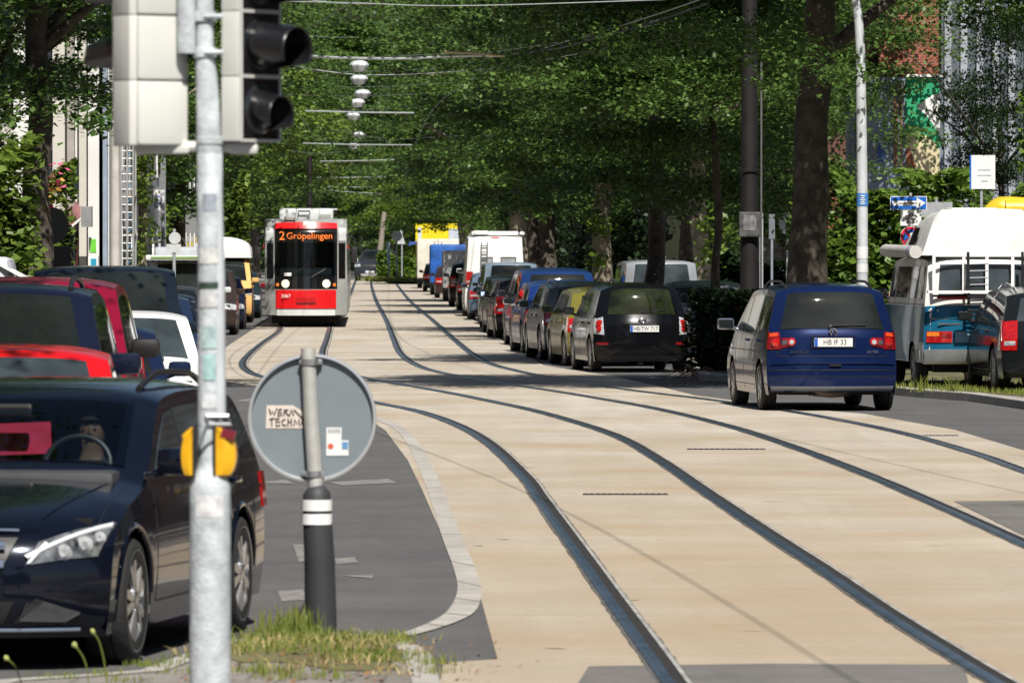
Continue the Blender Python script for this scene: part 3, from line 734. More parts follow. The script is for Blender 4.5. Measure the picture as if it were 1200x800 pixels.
def person(name, label, loc, rz, shirt, hair, skin, lean=0.0, reach=(.5, .15)):
    """seated driver: one continuous skinned body from hips to hands and head; faces +y"""
    t = thing(name, label, 'person', loc, rz)
    vs = {}; names = []; co = []; rad = []; ed = []
    def v(n, p, r, par=None):
        names.append(n); co.append(p); rad.append(r); vs[n] = len(co) - 1
        if par is not None: ed.append((vs[par], vs[n]))
    v('pel', (0, 0, .10), .15); v('wai', (0, -.02, .28), .135, 'pel'); v('che', (0, 0, .46), .16, 'wai'); v('neb', (0, .01, .60), .075, 'che'); v('nec', (0, .02, .68), .055, 'neb')
    v('jaw', (0, .035, .755), .07, 'nec'); v('hea', (0, .02, .835), .088, 'jaw'); v('cro', (0, .01, .90), .062, 'hea')
    for s, q in ((-1, 'l'), (1, 'r')):
        v('s' + q, (s * .17, 0, .55), .062, 'neb'); v('e' + q, (s * .25, .16, .33), .045, 's' + q); v('w' + q, (s * .17, .40, .40), .030, 'e' + q); v('h' + q, (s * .16, .47, .42), .034, 'w' + q)
        for k in range(4): v('f%d' % k + q, (s * (.16 + .018 * (k - 1.5)), .53 + .01 * (k in (1, 2)), .405 - .008 * k), .010, 'h' + q)
        v('t' + q, (s * .13, .51, .43), .012, 'h' + q)
        v('k' + q, (s * .14, .42, .14), .075, 'pel'); v('a' + q, (s * .14, .60, -.18), .045, 'k' + q); v('o' + q, (s * .14, .72, -.22), .04, 'a' + q)
    me = bpy.data.meshes.new('body'); me.from_pydata(co, ed, []); o = link('body', me, [shirt, skin, hair], t)
    md = o.modifiers.new('skin', 'SKIN'); md.use_smooth_shade = True
    for i, sv in enumerate(me.skin_vertices[0].data): sv.radius = (rad[i], rad[i] * .85)
    me.skin_vertices[0].data[0].use_root = True
    o.modifiers.new('sub', 'SUBSURF').levels = 1; o.modifiers['sub'].render_levels = 1
    dg = bpy.context.evaluated_depsgraph_get(); ev = o.evaluated_get(dg); m2 = bpy.data.meshes.new_from_object(ev)
    o.modifiers.clear(); o.data = m2
    m2.materials.clear(); [m2.materials.append(x) for x in (shirt, skin, hair)]
    for p_ in m2.polygons:
        c = p_.center; p_.use_smooth = True
        p_.material_index = 1 if (c.z > .655 or (c.y > .37 and c.z > .3 and abs(c.x) < .26)) else 0
    mb = MB().lathe([(.001, .998), (.06, .985), (.100, .94), (.112, .89), (.110, .872)], 'Z', (0, -.006, 0), 20).lathe([(.094, .90), (.098, .84), (.085, .77), (.06, .75)], 'Z', (0, -.028, 0), 20)
    mb.build('hair', hair, t, True)
    for s in (-1, 1): MB().lathe([(.001, .006), (.008, .004), (.009, 0)], 'Y', (s * .032, .094, .842), 10).build('eye', inkM, t, True)
    MB().add([(-.014, .095, .80), (.014, .095, .80), (0, .122, .803), (0, .096, .85)], [(0, 1, 2), (0, 2, 3), (1, 3, 2), (0, 3, 1)]).build('nose', skin, t, True)
    MB().bbox((0, .093, .777), (.045, .012, .012), .005).build('mouth', M('lips', (.35, .12, .1), .5), t, True)
    return t

def hv(x, y):
    v = Vector((x, y, 0)).normalized(); return (v.x, v.y)
def away(px, Y, L, W, head, sc=1.0, z=0):
    X = (px - 600) * Y / FPX + W * sc * .47
    return (X + head[0] * L * sc / 2, Y + head[1] * L * sc / 2, z)
def facing(px, Y, L, W, head, sc=1.0, z=0):
    X = (px - 600) * Y / FPX - W * sc * .47
    return (X - head[0] * L * sc / 2, Y - head[1] * L * sc / 2, z)
def q4(c, name, quad, m, front, off=.01, parent=None, n=8, mb=None, mi=0):
    """quad: (u, z) corners: lower inner, lower outer, upper outer, upper inner"""
    own = mb is None; mb = mb or MB(); mb.cur = mi; rows = []
    for a in range(-1, n + 2):
        t = min(max(a, 0), n) / n; row = []
        for k in range(-1, n + 2):
            s = min(max(k, 0), n) / n; brd = a in (-1, n + 1) or k in (-1, n + 1)
            lo = (quad[0][0] + (quad[1][0] - quad[0][0]) * s, quad[0][1] + (quad[1][1] - quad[0][1]) * s)
            hi = (quad[3][0] + (quad[2][0] - quad[3][0]) * s, quad[3][1] + (quad[2][1] - quad[3][1]) * s)
            u = lo[0] + (hi[0] - lo[0]) * t; z = lo[1] + (hi[1] - lo[1]) * t
            row.append(c.surf(c.find(z, front), u, -.004 if brd else off))
        rows.append(row)
    mb.grid(rows)
    if own: return mb.build(name, m, parent or c.root, True, 50)
    return mb

# ------------------------------------------------------------------ near black estate car (front three-quarter)
def build_near_estate():
    hd = hv(-.44, -2.85)
    pr = [(2.24, .17), (2.33, .24), (2.35, .42), (2.33, .60), (2.22, .74), (1.9, .84), (1.28, .95), (1.14, .99), (.40, 1.37), (.05, 1.435), (-.8, 1.45), (-1.6, 1.40), (-1.95, 1.32), (-2.24, .98), (-2.32, .92), (-2.35, .55), (-2.32, .3), (-2.24, .2)]
    c = Car('estate_car', 'glossy black estate car with star badge grille, nearest car at lower left', 'car', (0, 0, 0), hd, pr, 4.7, 1.81, 1.45, .95, .33, 2.84, 1.53, .328,
            paintm=paint('near_black', (.004, .006, .014), .3, .16, .75), R_end=.30, crown=.05, openings=[('front', 1.04, 1.352, .84)], sill=.18)
    fa = Vector((-2.835, 33.35, 0)); c.root.location = fa - Vector((hd[0], hd[1], 0)) * 1.53
    c.rp('windscreen', 1.035, 1.358, -.86, .86, clearglass(), True, off=.008, u0b=-.85, u1b=.85)
    c.rp('rear_window', 1.02, 1.30, -.78, .78, glassM, False)
    b = .97
    c.sp('side_window', 1.12, .08, b, 1.34, glass_lt); c.sp('side_window', .02, -.92, b, 1.33, glass_lt); c.sp('side_window', -.98, -1.85, (b, b + .10), (1.31, 1.26), glass_lt)
    mb = MB()   # bright strip round the side glass
    for sg in (-1, 1):
        for y0, y1 in ((1.15, -1.9),):
            c.sp('', y0, y1, b - .028, b - .008, None, sides=(sg,), mb=mb, off=.010, clip=None, nz=1)
    mb.build('window_trim', blackP, c.root, True)
    for y in (.05, -.95): c.seam(y, .28, 9, .06)
    c.seam(1.02, .3, b); c.hseam(1.0, -1.0, .30)
    c.sp('', 1.05, -2.0, .80, .812, None, off=.006, mb=c.body_mb, mi=0, clip=None, nz=1)
    # wheel arch lips
    for yc in (c.yf, c.yr):
        for sg in (-1, 1):
            pts = []
            for k in range(25):
                a = pi * (.02 + .96 * k / 24); y = yc + (c.r + .062) * cos(a); z = c.r + (c.r + .062) * sin(a) * 1.0
                pts.append((sg * (c.hw(y, z) - .004), y, z))
            c.body_mb.cur = 0; c.body_mb.tube(pts, .016, 6)
    c.handles([-.18, -1.15], .86, c.pm); c.mirrors(c.pm, .92, .98, 1.05)
    for sg in (-1, 1):
        mb = MB(); q4(c, '', [(sg * .56, .545), (sg * .93, .60), (sg * .985, .80), (sg * .62, .66)], None, True, .012, mb=mb)
        o = mb.build('headlight', M('headlamp_glass', (.20, .21, .22), .06, .5, 1.0, var=.9, scale=18), c.root, True, 50)
        q4(c, 'daytime_light', [(sg * .55, .590), (sg * .57, .578), (sg * .975, .772), (sg * .975, .790)], M('daytime_strip', (.85, .88, .92), .1, .3, 1.0), True, .02, o)
        q4(c, 'daytime_light', [(sg * .565, .552), (sg * .585, .552), (sg * .675, .655), (sg * .655, .66)], MATS['daytime_strip'], True, .02, o)
        for uu, zz, rr in ((.76, .61, .038), (.86, .655, .042), (.93, .70, .03)):
            v = c.surf(c.find(zz, True), sg * uu, .014); MB().lathe([(.001, .012), (rr * .55, .015), (rr, .0), (rr * 1.1, -.004)], 'Y', v, 18).build('projector_lens', clearL, o, True)
        q4(c, 'air_intake', [(sg * .50, .255), (sg * .80, .25), (sg * .86, .30), (sg * .62, .375)], blackP, True, .012)
        mb = MB(); q = [(.54, .268), (.78, .262), (.82, .30), (.63, .36)]
        for k in range(16):
            t = k / 15; a = Vector(q[0]).lerp(Vector(q[1]), t); bb = Vector(q[3]).lerp(Vector(q[2]), t)
            for dx in (-.05, .05):
                p0 = c.surf(c.find(a.y, True), sg * a.x, .02); p1 = c.surf(c.find(bb.y, True), sg * min(.86, max(.56, bb.x + dx)), .02); mb.tube([p0, p1], .003, 4, False)
        mb.build('intake_mesh', M('grey_mesh', (.12, .12, .125), .4, .5), c.root)
    # grille
    q4(c, 'grille', [(-.40, .47), (.40, .47), (.50, .68), (-.50, .68)], blackP, True, .010)
    mb = MB()
    for z in (.535, .62):
        for dz in (0, .012, .024): mb.tube([c.surf(c.find(z + dz, True), -.44 + k * .044, .03) for k in range(21)], .009, 6)
    mb.build('grille_bar', chrome, c.root, True)
    mb = MB(); mb.tube([c.surf(c.find(.71, True), -.50 + k * .05, .016) for k in range(21)], .010, 6); mb.build('grille_surround', chrome, c.root, True)
    v = c.surf(c.find(.585, True), 0, .05); mb = MB(); mb.tube([(v.x + .09 * cos(a), v.y, v.z + .09 * sin(a)) for a in np.linspace(0, 2 * pi, 33)], .010, 8)
    for k in range(3):
        a = pi / 2 + k * 2 * pi / 3; mb.tube([v, (v.x + .088 * cos(a), v.y, v.z + .088 * sin(a))], [.016, .004], 6)
    mb.build('star_badge', chrome, c.root, True)
    mb = MB(); mb.tube([c.surf(c.find(.225, True), -.86 + k * .0573, .016) for k in range(31)], .011, 6); mb.build('bumper_trim', chrome, c.root, True)
    q4(c, 'lower_grille', [(-.44, .25), (.44, .25), (.50, .36), (-.50, .36)], blackP, True, .008)
    c.plate('', .40, True)
    # bonnet crease lines
    mb = MB()
    for sg in (-1, 1):
        c.body_mb.cur = 0; c.body_mb.tube([c.surf(c.findy(2.1 - k * .05), sg * (.60 + .012 * k), .0) for k in range(18)], .006, 5)
        c.body_mb.cur = 1; c.body_mb.tube([c.surf(c.findy(2.14 - k * .05), sg * .90, .0) for k in range(19)], .003, 4)
    for sg in (-1, 1):
        tb = MB(); c.rp('', .66, .90, sg * .70, sg * .99, None, False, mb=tb, off=.012)
        c.sp('', -2.12, -1.98, .68, .88, None, sides=(sg,), mb=tb, off=.008, clip=None); tb.build('tail_light', redL, c.root, True, 50)
    c.rails(.1, -1.75, blackP)
    # interior seen through the windscreen
    mb = MB()
    for x in (-.38, .38):
        mb.bbox((x, .05, .80), (.50, .55, .2), .07).bbox((x, -.24, 1.0), (.50, .16, .52), .07).bbox((x, -.27, 1.26), (.24, .09, .17), .04)
    mb.bbox((0, -1.15, 1.0), (1.3, .16, .48), .07)
    mb.build('seat', seatM, c.root, True)
    MB().bbox((0, 1.02, .93), (1.45, .55, .12), .05).build('dashboard', M('dashboard', (.04, .042, .048), .6), c.root, True)
    mb = MB(); mb.tube([(-.38 + .18 * cos(a), .62 - .06 * sin(a), 1.0 + .15 * sin(a)) for a in np.linspace(0, 2 * pi, 25)], .015, 8)
    mb.box((-.38, .62, 1.0), (.3, .02, .05)); mb.build('steering_wheel', blackP, c.root, True)
    MB().bbox((0, .52, 1.29), (.22, .04, .065), .02).build('rear_view_mirror', blackP, c.root)
    MB().box((.0, .38, 1.13), (.36, .02, .17), ry=.04).build('sun_blind', M('pink_red_cloth', (.62, .03, .09), .7, var=.15, scale=8), c.root)
    MB().bbox((.22, .46, 1.20), (.07, .03, .10), .03).build('hanging_tag', whiteP, c.root, True)
    c.wheels(rimM, 5, .235); c.finish(); return c
near = build_near_estate()
pv_ = near.root.matrix_basis.copy()
bpy.context.view_layer.update()
hd = hv(-.44, -2.85); rzn = math.atan2(-hd[0], hd[1])
dp = near.root.matrix_world @ Vector((-.38, .24, .36))
skin = M('skin', (.42, .24, .17), .5, var=.06); dark_cloth = M('dark_shirt', (.03, .03, .04), .8); grey_cloth = M('pale_blue_shirt', (.55, .60, .66), .8)
hairD = M('dark_hair', (.02, .015, .012), .6)
person('person', 'driver in a dark shirt behind the windscreen of the near black car', dp, rzn, dark_cloth, hairD, M('shaded_skin', (.13, .075, .05), .6, var=.06))  # skin colour darkened to carry the shade inside the car

# ------------------------------------------------------------------ cars queueing behind it (left), all facing the camera
QG = 'cars queueing in the left lane'
hq = hv(.02, -1)
def fc(px, Y, kind, label, col, name='queued_car', sc=1.0, head=hq, dims=None, **kw):
    d = {'hatch': (4.1, 1.72), 'estate': (4.6, 1.78), 'saloon': (4.55, 1.78), 'mpv': (4.5, 1.80), 'suv': (4.4, 1.84), 'van': (4.9, 1.9), 'bigvan': (6.0, 2.0)}[kind]
    pm = paint(*col) if isinstance(col, tuple) else col
    c = generic(name, label, 'van' if 'van' in kind else 'car', facing(px, Y, d[0], d[1], head, sc), head, pm, kind, kw.pop('group', QG), face='front', scale=sc, **kw)
    c.finish(); return c
red_car = fc(143, 37.6, 'hatch', 'bright red hatchback right behind the near black estate car', ('bright_red', (.62, .008, .012), .1), sc=1.07, head=hv(.05, -1), glass=glass_lt)
suvb = fc(112, 44.8, 'suv', 'dark blue off-roader with roof rails behind the red hatchback', ('midnight', (.010, .014, .035)), sc=1.12, rails=True)
mag = fc(141, 51.5, 'suv', 'dark red tall car seen behind the dark blue off-roader', ('wine_red', (.27, .008, .035), .3), sc=1.13, mirror=blackP)
dbl = fc(194, 58.5, 'saloon', 'small dark blue car with blue door mirror in front of the white car', ('ink_blue', (.012, .02, .06)), sc=1.0, head=hv(.05, -1))
bmw = fc(238, 65.5, 'hatch', 'white car with round paired headlights in the queue', ('pure_white', (.74, .74, .74), 0, .3), sc=1.03, head=hv(.08, -1), glass=glass_lt)
for sx in (-1, 1):
    for uu in (.70, .86):
        v = bmw.surf(bmw.find(.66, True), sx * uu, .016); o = MB().lathe([(.001, .014), (.035, .012), (.05, .004), (.062, 0)], 'Y', v, 18).build('headlight', lampD, bmw.root, True)
dv = fc(214, 73, 'van', 'large dark blue-black van towering behind the white queued car', ('blue_black', (.014, .020, .034)), sc=1.0, name='queued_van', head=hv(.06, -1))
db2 = fc(233, 81, 'hatch', 'dark blue car with silver mirror right of the large dark van', ('steel_blue', (.02, .035, .075)), sc=1.08, mirror=M('silver_plastic', (.6, .62, .65), .3, .5), head=hv(.06, -1))

def camper_left():
    hd = hv(.06, -1)
    c = generic('camper_van', 'white and silver camper van with grey roof box and green stripe in the left queue', 'camper van', facing(259, 150, 4.9, 1.9, hd, .93), hd, paint('silver_white', (.62, .64, .66), .2), 'van', QG, face='front', scale=.96)
    t = MB().bbox((0, -.3, 2.03), (1.95, 3.9, .13), .05); t.build('roof_rack', M('cream_shell', (.72, .72, .68), .4), c.root, True)
    MB().box((0, 1.655, 2.035), (1.7, .012, .045)).build('green_stripe', M('green_stripe', (.16, .30, .06), .5), c.root)
    MB().bbox((0, -.4, 2.19), (1.5, 2.8, .22), .09).build('roof_box', M('grey_shell', (.40, .43, .47), .4), c.root, True)
    c.finish()
camper_left()
for px, Y, kd, lb, cl, nm, h in (
    (243, 100, 'hatch', 'silver car mostly hidden behind the traffic light pole', ('dull_silver', (.30, .31, .33)), 'queued_car', hv(.1, -1)),
    (247, 118, 'estate', 'dark grey car hidden behind the pole, further up the queue', ('graphite', (.05, .052, .058)), 'queued_car', hv(.08, -1)),
    (276, 160, 'mpv', 'brownish black car with pale mirror behind the camper with the green stripe', ('brown_black', (.05, .035, .032)), 'parked_car', hv(.03, -1)),
    (285, 171, 'saloon', 'dark blue car between the brownish car and the yellow camper', ('navy_left', (.012, .02, .05)), 'parked_car', hv(.03, -1))):
    fc(px, Y, kd, lb, cl, name=nm, head=h)
def camper_yellow():
    hd = hv(.03, -1)
    c = generic('camper_van', 'pale orange camper van with white high roof, left of the tram', 'camper van', facing(294, 187, 4.9, 1.9, hd, 1.0), hd, paint('pale_orange', (.72, .42, .16), 0), 'van', QG, face='front')
    mb = MB(); rows = []
    for k in range(9):
        t = k / 8; y = 1.25 - 3.7 * t; h = .62 * min(1, .15 + 3.2 * t) ** .6; row = []
        for j in range(13):
            a = pi * j / 12; row.append((.90 * cos(a) * (1 if j not in (0,) else 1), y, 1.90 + h * sin(a) ** .55))
        rows.append(row)
    mb.grid(rows); mb.add([rows[0][j] for j in range(13)], [list(range(13))]); mb.add([rows[-1][j] for j in range(13)], [list(range(13))])
    mb.build('high_roof', M('white_shell', (.80, .80, .79), .35), c.root, True)
    MB().lathe([(.001, .02), (.16, .015), (.19, -.02)], 'Y', c.surf(c.find(.9), 0, .03), 24).build('spare_cover', whiteP, c.root, True)
    c.finish()
camper_yellow()
sm = fc(304, 199, 'hatch', 'small dark car with round headlight and red mirror beside the tram', ('dark_teal', (.02, .035, .045)), name='parked_car', head=hv(.03, -1), mirror=redD)

# ------------------------------------------------------------------ right row of parked cars, seen from behind
RG = 'cars parked in a row on the right'
def rc(px, Y, kind, label, col, head, name='parked_car', sc=1.0, group=RG, z=0, **kw):
    d = {'hatch': (4.1, 1.72), 'estate': (4.6, 1.78), 'saloon': (4.55, 1.78), 'mpv': (4.5, 1.80), 'suv': (4.4, 1.84), 'van': (4.9, 1.9), 'bigvan': (6.0, 2.0)}[kind]
    c = generic(name, label, 'van' if 'van' in kind else 'car', away(px, Y, d[0], d[1], head, sc, z), head, paint(*col), kind, group, face='rear', scale=sc, **kw)
    c.finish(); return c
def verso():
    hd = hv(-.42, 4.0); Y = 111.5; sc = .97
    pr = profile(4.36, .80, 1.35, 1.04, .5, 1.62, -1.85, 1.57, -2.08, 1.0)
    c = Car('parked_car', 'black people carrier with plate HB TW 717, last of the parked row', 'car', away(699, Y, 4.36, 1.77, hd, sc), hd, pr, 4.36, 1.77, 1.62, .98, .33, 2.75, 1.38, .325, RG, paint('verso_black', (.005, .0055, .007), .1, .18), sc, R_end=.30, crown=.085, p=3.0,
            )
    c.rp('rear_window', 1.05, 1.505, -.76, .76, M('green_lit_glass', (.008, .010, .008), .04, 0, 0, var=.8, scale=3.4, spec=.4, col2=(.022, .030, .011)), False, off=.008); c.rp('windscreen', 1.09, 1.53, -.80, .80, glassM, True, off=.008)  # green mottle in the rear glass colour stands in for light showing through
    c.sp('side_window', 1.2, .15, 1.02, 1.48, glass_lt); c.sp('side_window', .08, -.85, 1.02, 1.48, glass_lt); c.sp('side_window', -.92, -1.75, (1.02, 1.10), (1.46, 1.40), glass_lt)
    for y in (.11, -.88): c.seam(y, .28, 9, .08)
    c.seam(.98, .3, 1.0); c.mirrors(c.pm, 1.2, 1.03); c.handles([-.12, -1.1], .88, c.pm); c.hseam(.95, -1.0, .30)
    for sg in (-1, 1):
        tb = MB(); q4(c, '', [(sg * .80, .68), (sg * .98, .70), (sg * .975, 1.00), (sg * .84, 1.02)], None, False, .014, mb=tb); c.sp('', -1.98, -1.84, .72, .98, None, sides=(sg,), mb=tb, off=.008, clip=None)
        o = tb.build('tail_light', clearL, c.root, True, 50)
        for zz, rr in ((.90, .066), (.79, .055)):
            v = c.surf(c.find(zz, False), sg * .895, .018); MB().lathe([(.001, -.03), (rr * .5, -.028), (rr * .6, -.012), (rr, -.012), (rr * 1.1, .01)], 'Y', v, 20).build('red_lens', redL, o, True)
        q4(c, 'reflector', [(sg * .72, .50), (sg * .95, .50), (sg * .95, .545), (sg * .72, .545)], redD, False, .026)
        tb = MB(); c.rp('', .62, .76, sg * .6, sg * .98, None, True, mb=tb, off=.012); tb.build('headlight', clearL, c.root, True)
    c.rp('rear_bumper', .30, .62, -.97, .97, c.pm, False, off=.02); c.rp('lower_trim', .22, .30, -.9, .9, blackP, False, off=.024)
    c.plate('HB:TW 717', .79, False, .03); v = c.surf(c.find(.94, False), 0, .02)
    mb = MB()
    for a_, b_ in ((.075, .045), (.03, .045), (.06, .018)): mb.tube([(v.x + a_ * cos(a), v.y - .01, v.z + b_ * sin(a)) for a in np.linspace(0, 2 * pi, 21)], .007, 5)
    mb.build('badge', chrome, c.root, True); MB().tube([(v.x - .25, v.y - .005, v.z - .07), (v.x + .25, v.y - .005, v.z - .07)], .010, 6).build('boot_handle', M('dark_chrome', (.2, .2, .2), .2, .9), c.root)
    mb = MB()
    for x in (-.40, .40): mb.bbox((x, .05, 1.0), (.5, .16, .5), .07).bbox((x, .03, 1.32), (.26, .09, .18), .04)
    for x in (-.48, 0, .48): mb.bbox((x, -.95, .95), (.42, .14, .45), .06).bbox((x, -.97, 1.24), (.24, .08, .15), .04)
    mb.build('seat', seatM, c.root, True)
    MB().tube([c.surf(c.find(1.07, False), .0, .02), c.surf(c.find(1.12, False), .5, .024)], .009, 6).build('rear_wiper', blackP, c.root)
    c.wheels(rimM, 5, .21); c.finish()
verso()
rc(668, 117.2, 'hatch', 'olive green small car, only its side edge showing left of the black people carrier', ('olive', (.22, .20, .04), .3), hv(-.4, 4), sc=1.0)
rc(640, 123.5, 'estate', 'silver grey estate car with bright red tail light and high brake light', ('slate_silver', (.16, .18, .20), .6), hv(-.38, 4.2), third=True, sc=1.04, mirror=chrome, rails=M('satin_rail', (.4, .41, .42), .35, .8), glass=glass_lt)
rc(618, 131.5, 'estate', 'bright dark blue car with silver mirror left of the silver estate', ('royal_blue', (.015, .045, .20), .35), hv(-.36, 4.4), sc=1.03, mirror=chrome)
rc(608, 141.5, 'mpv', 'tall blue van-like car with wide black rear window in the parked row', ('blue_caddy', (.014, .045, .16), .3), hv(-.34, 4.5), sc=1.05, mirror=blackP)
rc(583, 153.5, 'hatch', 'black hatchback with tall dark red tail light beside the blue van-like car', ('jet', (.010, .010, .012)), hv(-.3, 4.5), sc=1.03, tail='tall')
rc(576, 163, 'saloon', 'dark saloon car between the black hatchback and the blue-grey minivan', ('dusk', (.03, .035, .05)), hv(-.26, 4.5))
rc(570, 172, 'hatch', 'dark grey hatchback tucked behind the dark saloon', ('coal', (.02, .022, .026)), hv(-.22, 4.5))
rc(566, 182.5, 'van', 'blue-grey minivan with dark rear window in front of the white camper', ('powder_blue', (.20, .26, .33), .4), hv(-.15, 4.5), sc=.91, glass=glassM)
rc(551, 195, 'hatch', 'light blue small car under the left edge of the white camper', ('sky_steel', (.14, .20, .28), .4), hv(-.12, 4.5))

def white_camper():
    hd = hv(-.10, 4.5); Y = 204; sc = 1.0
    d = (6.0, 2.0); c = generic('camper_van', 'tall white camper van with ladder on its rear door, in the parked row', 'camper van', away(546, Y, 6, 2, hd, sc), hd, paint('camper_white', (.78, .78, .77), 0, .35), 'bigvan', RG, face='rear', third=True)
    r = lambda z, u, o=.03: c.surf(c.find(z, False), u, o)
    mb = MB()
    for u in (-.52, -.30): mb.tube([r(z, u, .07) for z in (1.2, 1.6, 2.0, 2.35)], .018, 6)
    for z in (1.25, 1.45, 1.65, 1.85, 2.05, 2.25): mb.tube([r(z, -.52, .07), r(z, -.30, .07)], .016, 6)
    mb.build('ladder', M('ladder_alloy', (.25, .26, .28), .4, .7), c.root)
    for u0, u1 in ((-.5, -.12), (.22, .72)):
        q4(c, 'window_surround', [(u0 - .03, 1.52), (u1 + .03, 1.52), (u1 + .03, 1.90), (u0 - .03, 1.90)], blackP, False, .012)
        q4(c, 'rear_window', [(u0, 1.56), (u1, 1.56), (u1, 1.86), (u0, 1.86)], M('grey_blind', (.38, .40, .42), .1, .3, 1.0), False, .02)
    MB().bbox((0, -1.6, 2.66), (1.5, 1.6, .13), .05).bbox((-.45, -2.3, 2.68), (.5, .5, .12), .05).build('roof_hatch', whiteP, c.root, True)
    MB().lathe([(.001, .1), (.07, .08), (.09, 0)], 'Z', (.86, -2.5, 2.62), 14).build('reversing_camera', whiteP, c.root, True)
    for o in [x for x in c.root.children if x.name.startswith('rear_window')][:1]: bpy.data.objects.remove(o)
    c.finish()
white_camper()
for px, Y, kd, lb, cl, hh, sc in (
    (537, 225, 'hatch', 'dark hatchback squeezed left of the white camper', ('soot', (.02, .02, .022)), hv(-.09, 4.5), 1.0),
    (528, 238, 'suv', 'black off-roader with bright red tail lights ahead of the white camper', ('piano', (.012, .012, .014)), hv(-.09, 4.5), 1.0)):
    rc(px, Y, kd, lb, cl, hh, sc=sc)
def panel_truck(px, Y, w_, h_, ln, label, box_m, cab_m, tarp=False, name='box_truck', z0=.55):
    hd = hv(-.1, 4.5); X = (px - 600) * Y / FPX + w_ * .5
    t = thing(name, label, 'truck', (X + hd[0] * ln / 2, Y + hd[1] * ln / 2, 0), math.atan2(-hd[0], hd[1]), RG)
    mb = MB().bbox((0, -.8, (z0 + h_) / 2), (w_, ln - 1.7, h_ - z0), .06 if not tarp else .14)
    mb.build('load_box', box_m, t, True)
    MB().bbox((0, ln / 2 - .85, 1.15), (w_ * .92, 1.6, 1.5), .2).build('cab', cab_m, t, True)
    MB().box((0, 0, .5), (w_ * .6, ln * .95, .2)).box((0, -ln / 2 + .1, .52), (w_ * .95, .1, .12)).build('chassis', under, t)
    for x in (-w_ * .32, w_ * .32): MB().box((x, -ln / 2 - .01 + .02, .62), (.2, .06, .12)).build('tail_light', redL, t)
    for y in (-ln / 2 + 1.1, ln / 2 - .95):
        for sg in (-1, 1): wheel(t, sg * (w_ / 2 - .16), y, .36, .24, rimD, sg)
    mb = MB()
    if not tarp:
        mb.box((0, -ln / 2 + .045, (z0 + h_) / 2), (.03, .02, h_ - z0 - .1)).tube([(.2, -ln / 2 + .02, z0 + .1), (.2, -ln / 2 + .02, h_ - .15)], .02, 6).tube([(-.2, -ln / 2 + .02, z0 + .1), (-.2, -ln / 2 + .02, h_ - .15)], .02, 6)
        mb.build('door_bar', M('dull_steel', (.3, .3, .31), .4, .7), t)
    o = MB().box((w_ * .05, -ln / 2 + .03, z0 + .25), (.52, .02, .115)).build('number_plate', plateM, t)
    return t
panel_truck(519, 262, 1.65, 2.10, 5.0, 'grey box trailer van parked ahead of the black off-roader', M('grey_panel', (.32, .34, .35), .5), paint('grey_cab', (.3, .31, .32)), name='box_van')
panel_truck(504, 300, 1.9, 2.38, 5.5, 'small truck under a bright blue tarpaulin in the parked row', M('blue_tarpaulin', (.012, .085, .34), .45, var=.35, scale=2.5, bump=.8), paint('blue_cab', (.02, .1, .3)), True)
panel_truck(489, 352, 2.3, 2.72, 6.5, 'cream white box truck at the far end of the parked row', M('cream_panel', (.62, .60, .52), .5), paint('cream_cab', (.6, .58, .5), 0))
rc(497, 322, 'hatch', 'dark little car between the blue tarpaulin truck and the cream truck', ('far_dark', (.02, .025, .03)), hv(-.1, 4.5))
rc(511, 281, 'hatch', 'dark car hidden between the grey box van and the blue tarpaulin truck', ('far_brown', (.05, .03, .03)), hv(-.1, 4.5))

# dark off-roader far away coming towards the camera
c = fc(449, 425, 'suv', 'dark grey off-roader with silver skid plate driving towards the tram from afar', ('far_graphite', (.035, .038, .045)), name='moving_car', head=hv(.17, -1), sc=1.06, rails=chrome, group='', mirror=whiteP) if False else None
hd = hv(-.16, -1)
c = generic('moving_car', 'dark grey off-roader with silver skid plate driving up beyond the tram', 'car', facing(452, 432, 4.4, 1.84, hd, 1.25), hd, paint('far_graphite', (.04, .043, .05)), 'suv', None, face='front', scale=1.25, rails=chrome, mirror=whiteP)
q4(c, 'skid_plate', [(-.5, .22), (.5, .22), (.6, .40), (-.6, .40)], M('silver_trim', (.55, .56, .58), .35, .5), True, .016); c.finish()

# silver van and grey car standing behind the parked row
rc(731, 137, 'van', 'silver grey van parked off the road behind the black people carrier', ('van_silver', (.33, .35, .37), .4), hv(-.05, 1), sc=.92, group='cars parked under the right trees', name='parked_van', z=.12, glass=glass_lt)
rc(777, 120, 'saloon', 'grey car standing on the pavement right of the black people carrier', ('glint_grey', (.26, .27, .30), .6), hv(-.02, 1), sc=1.0, group='cars parked under the right trees', z=.12, glass=glass_lt)

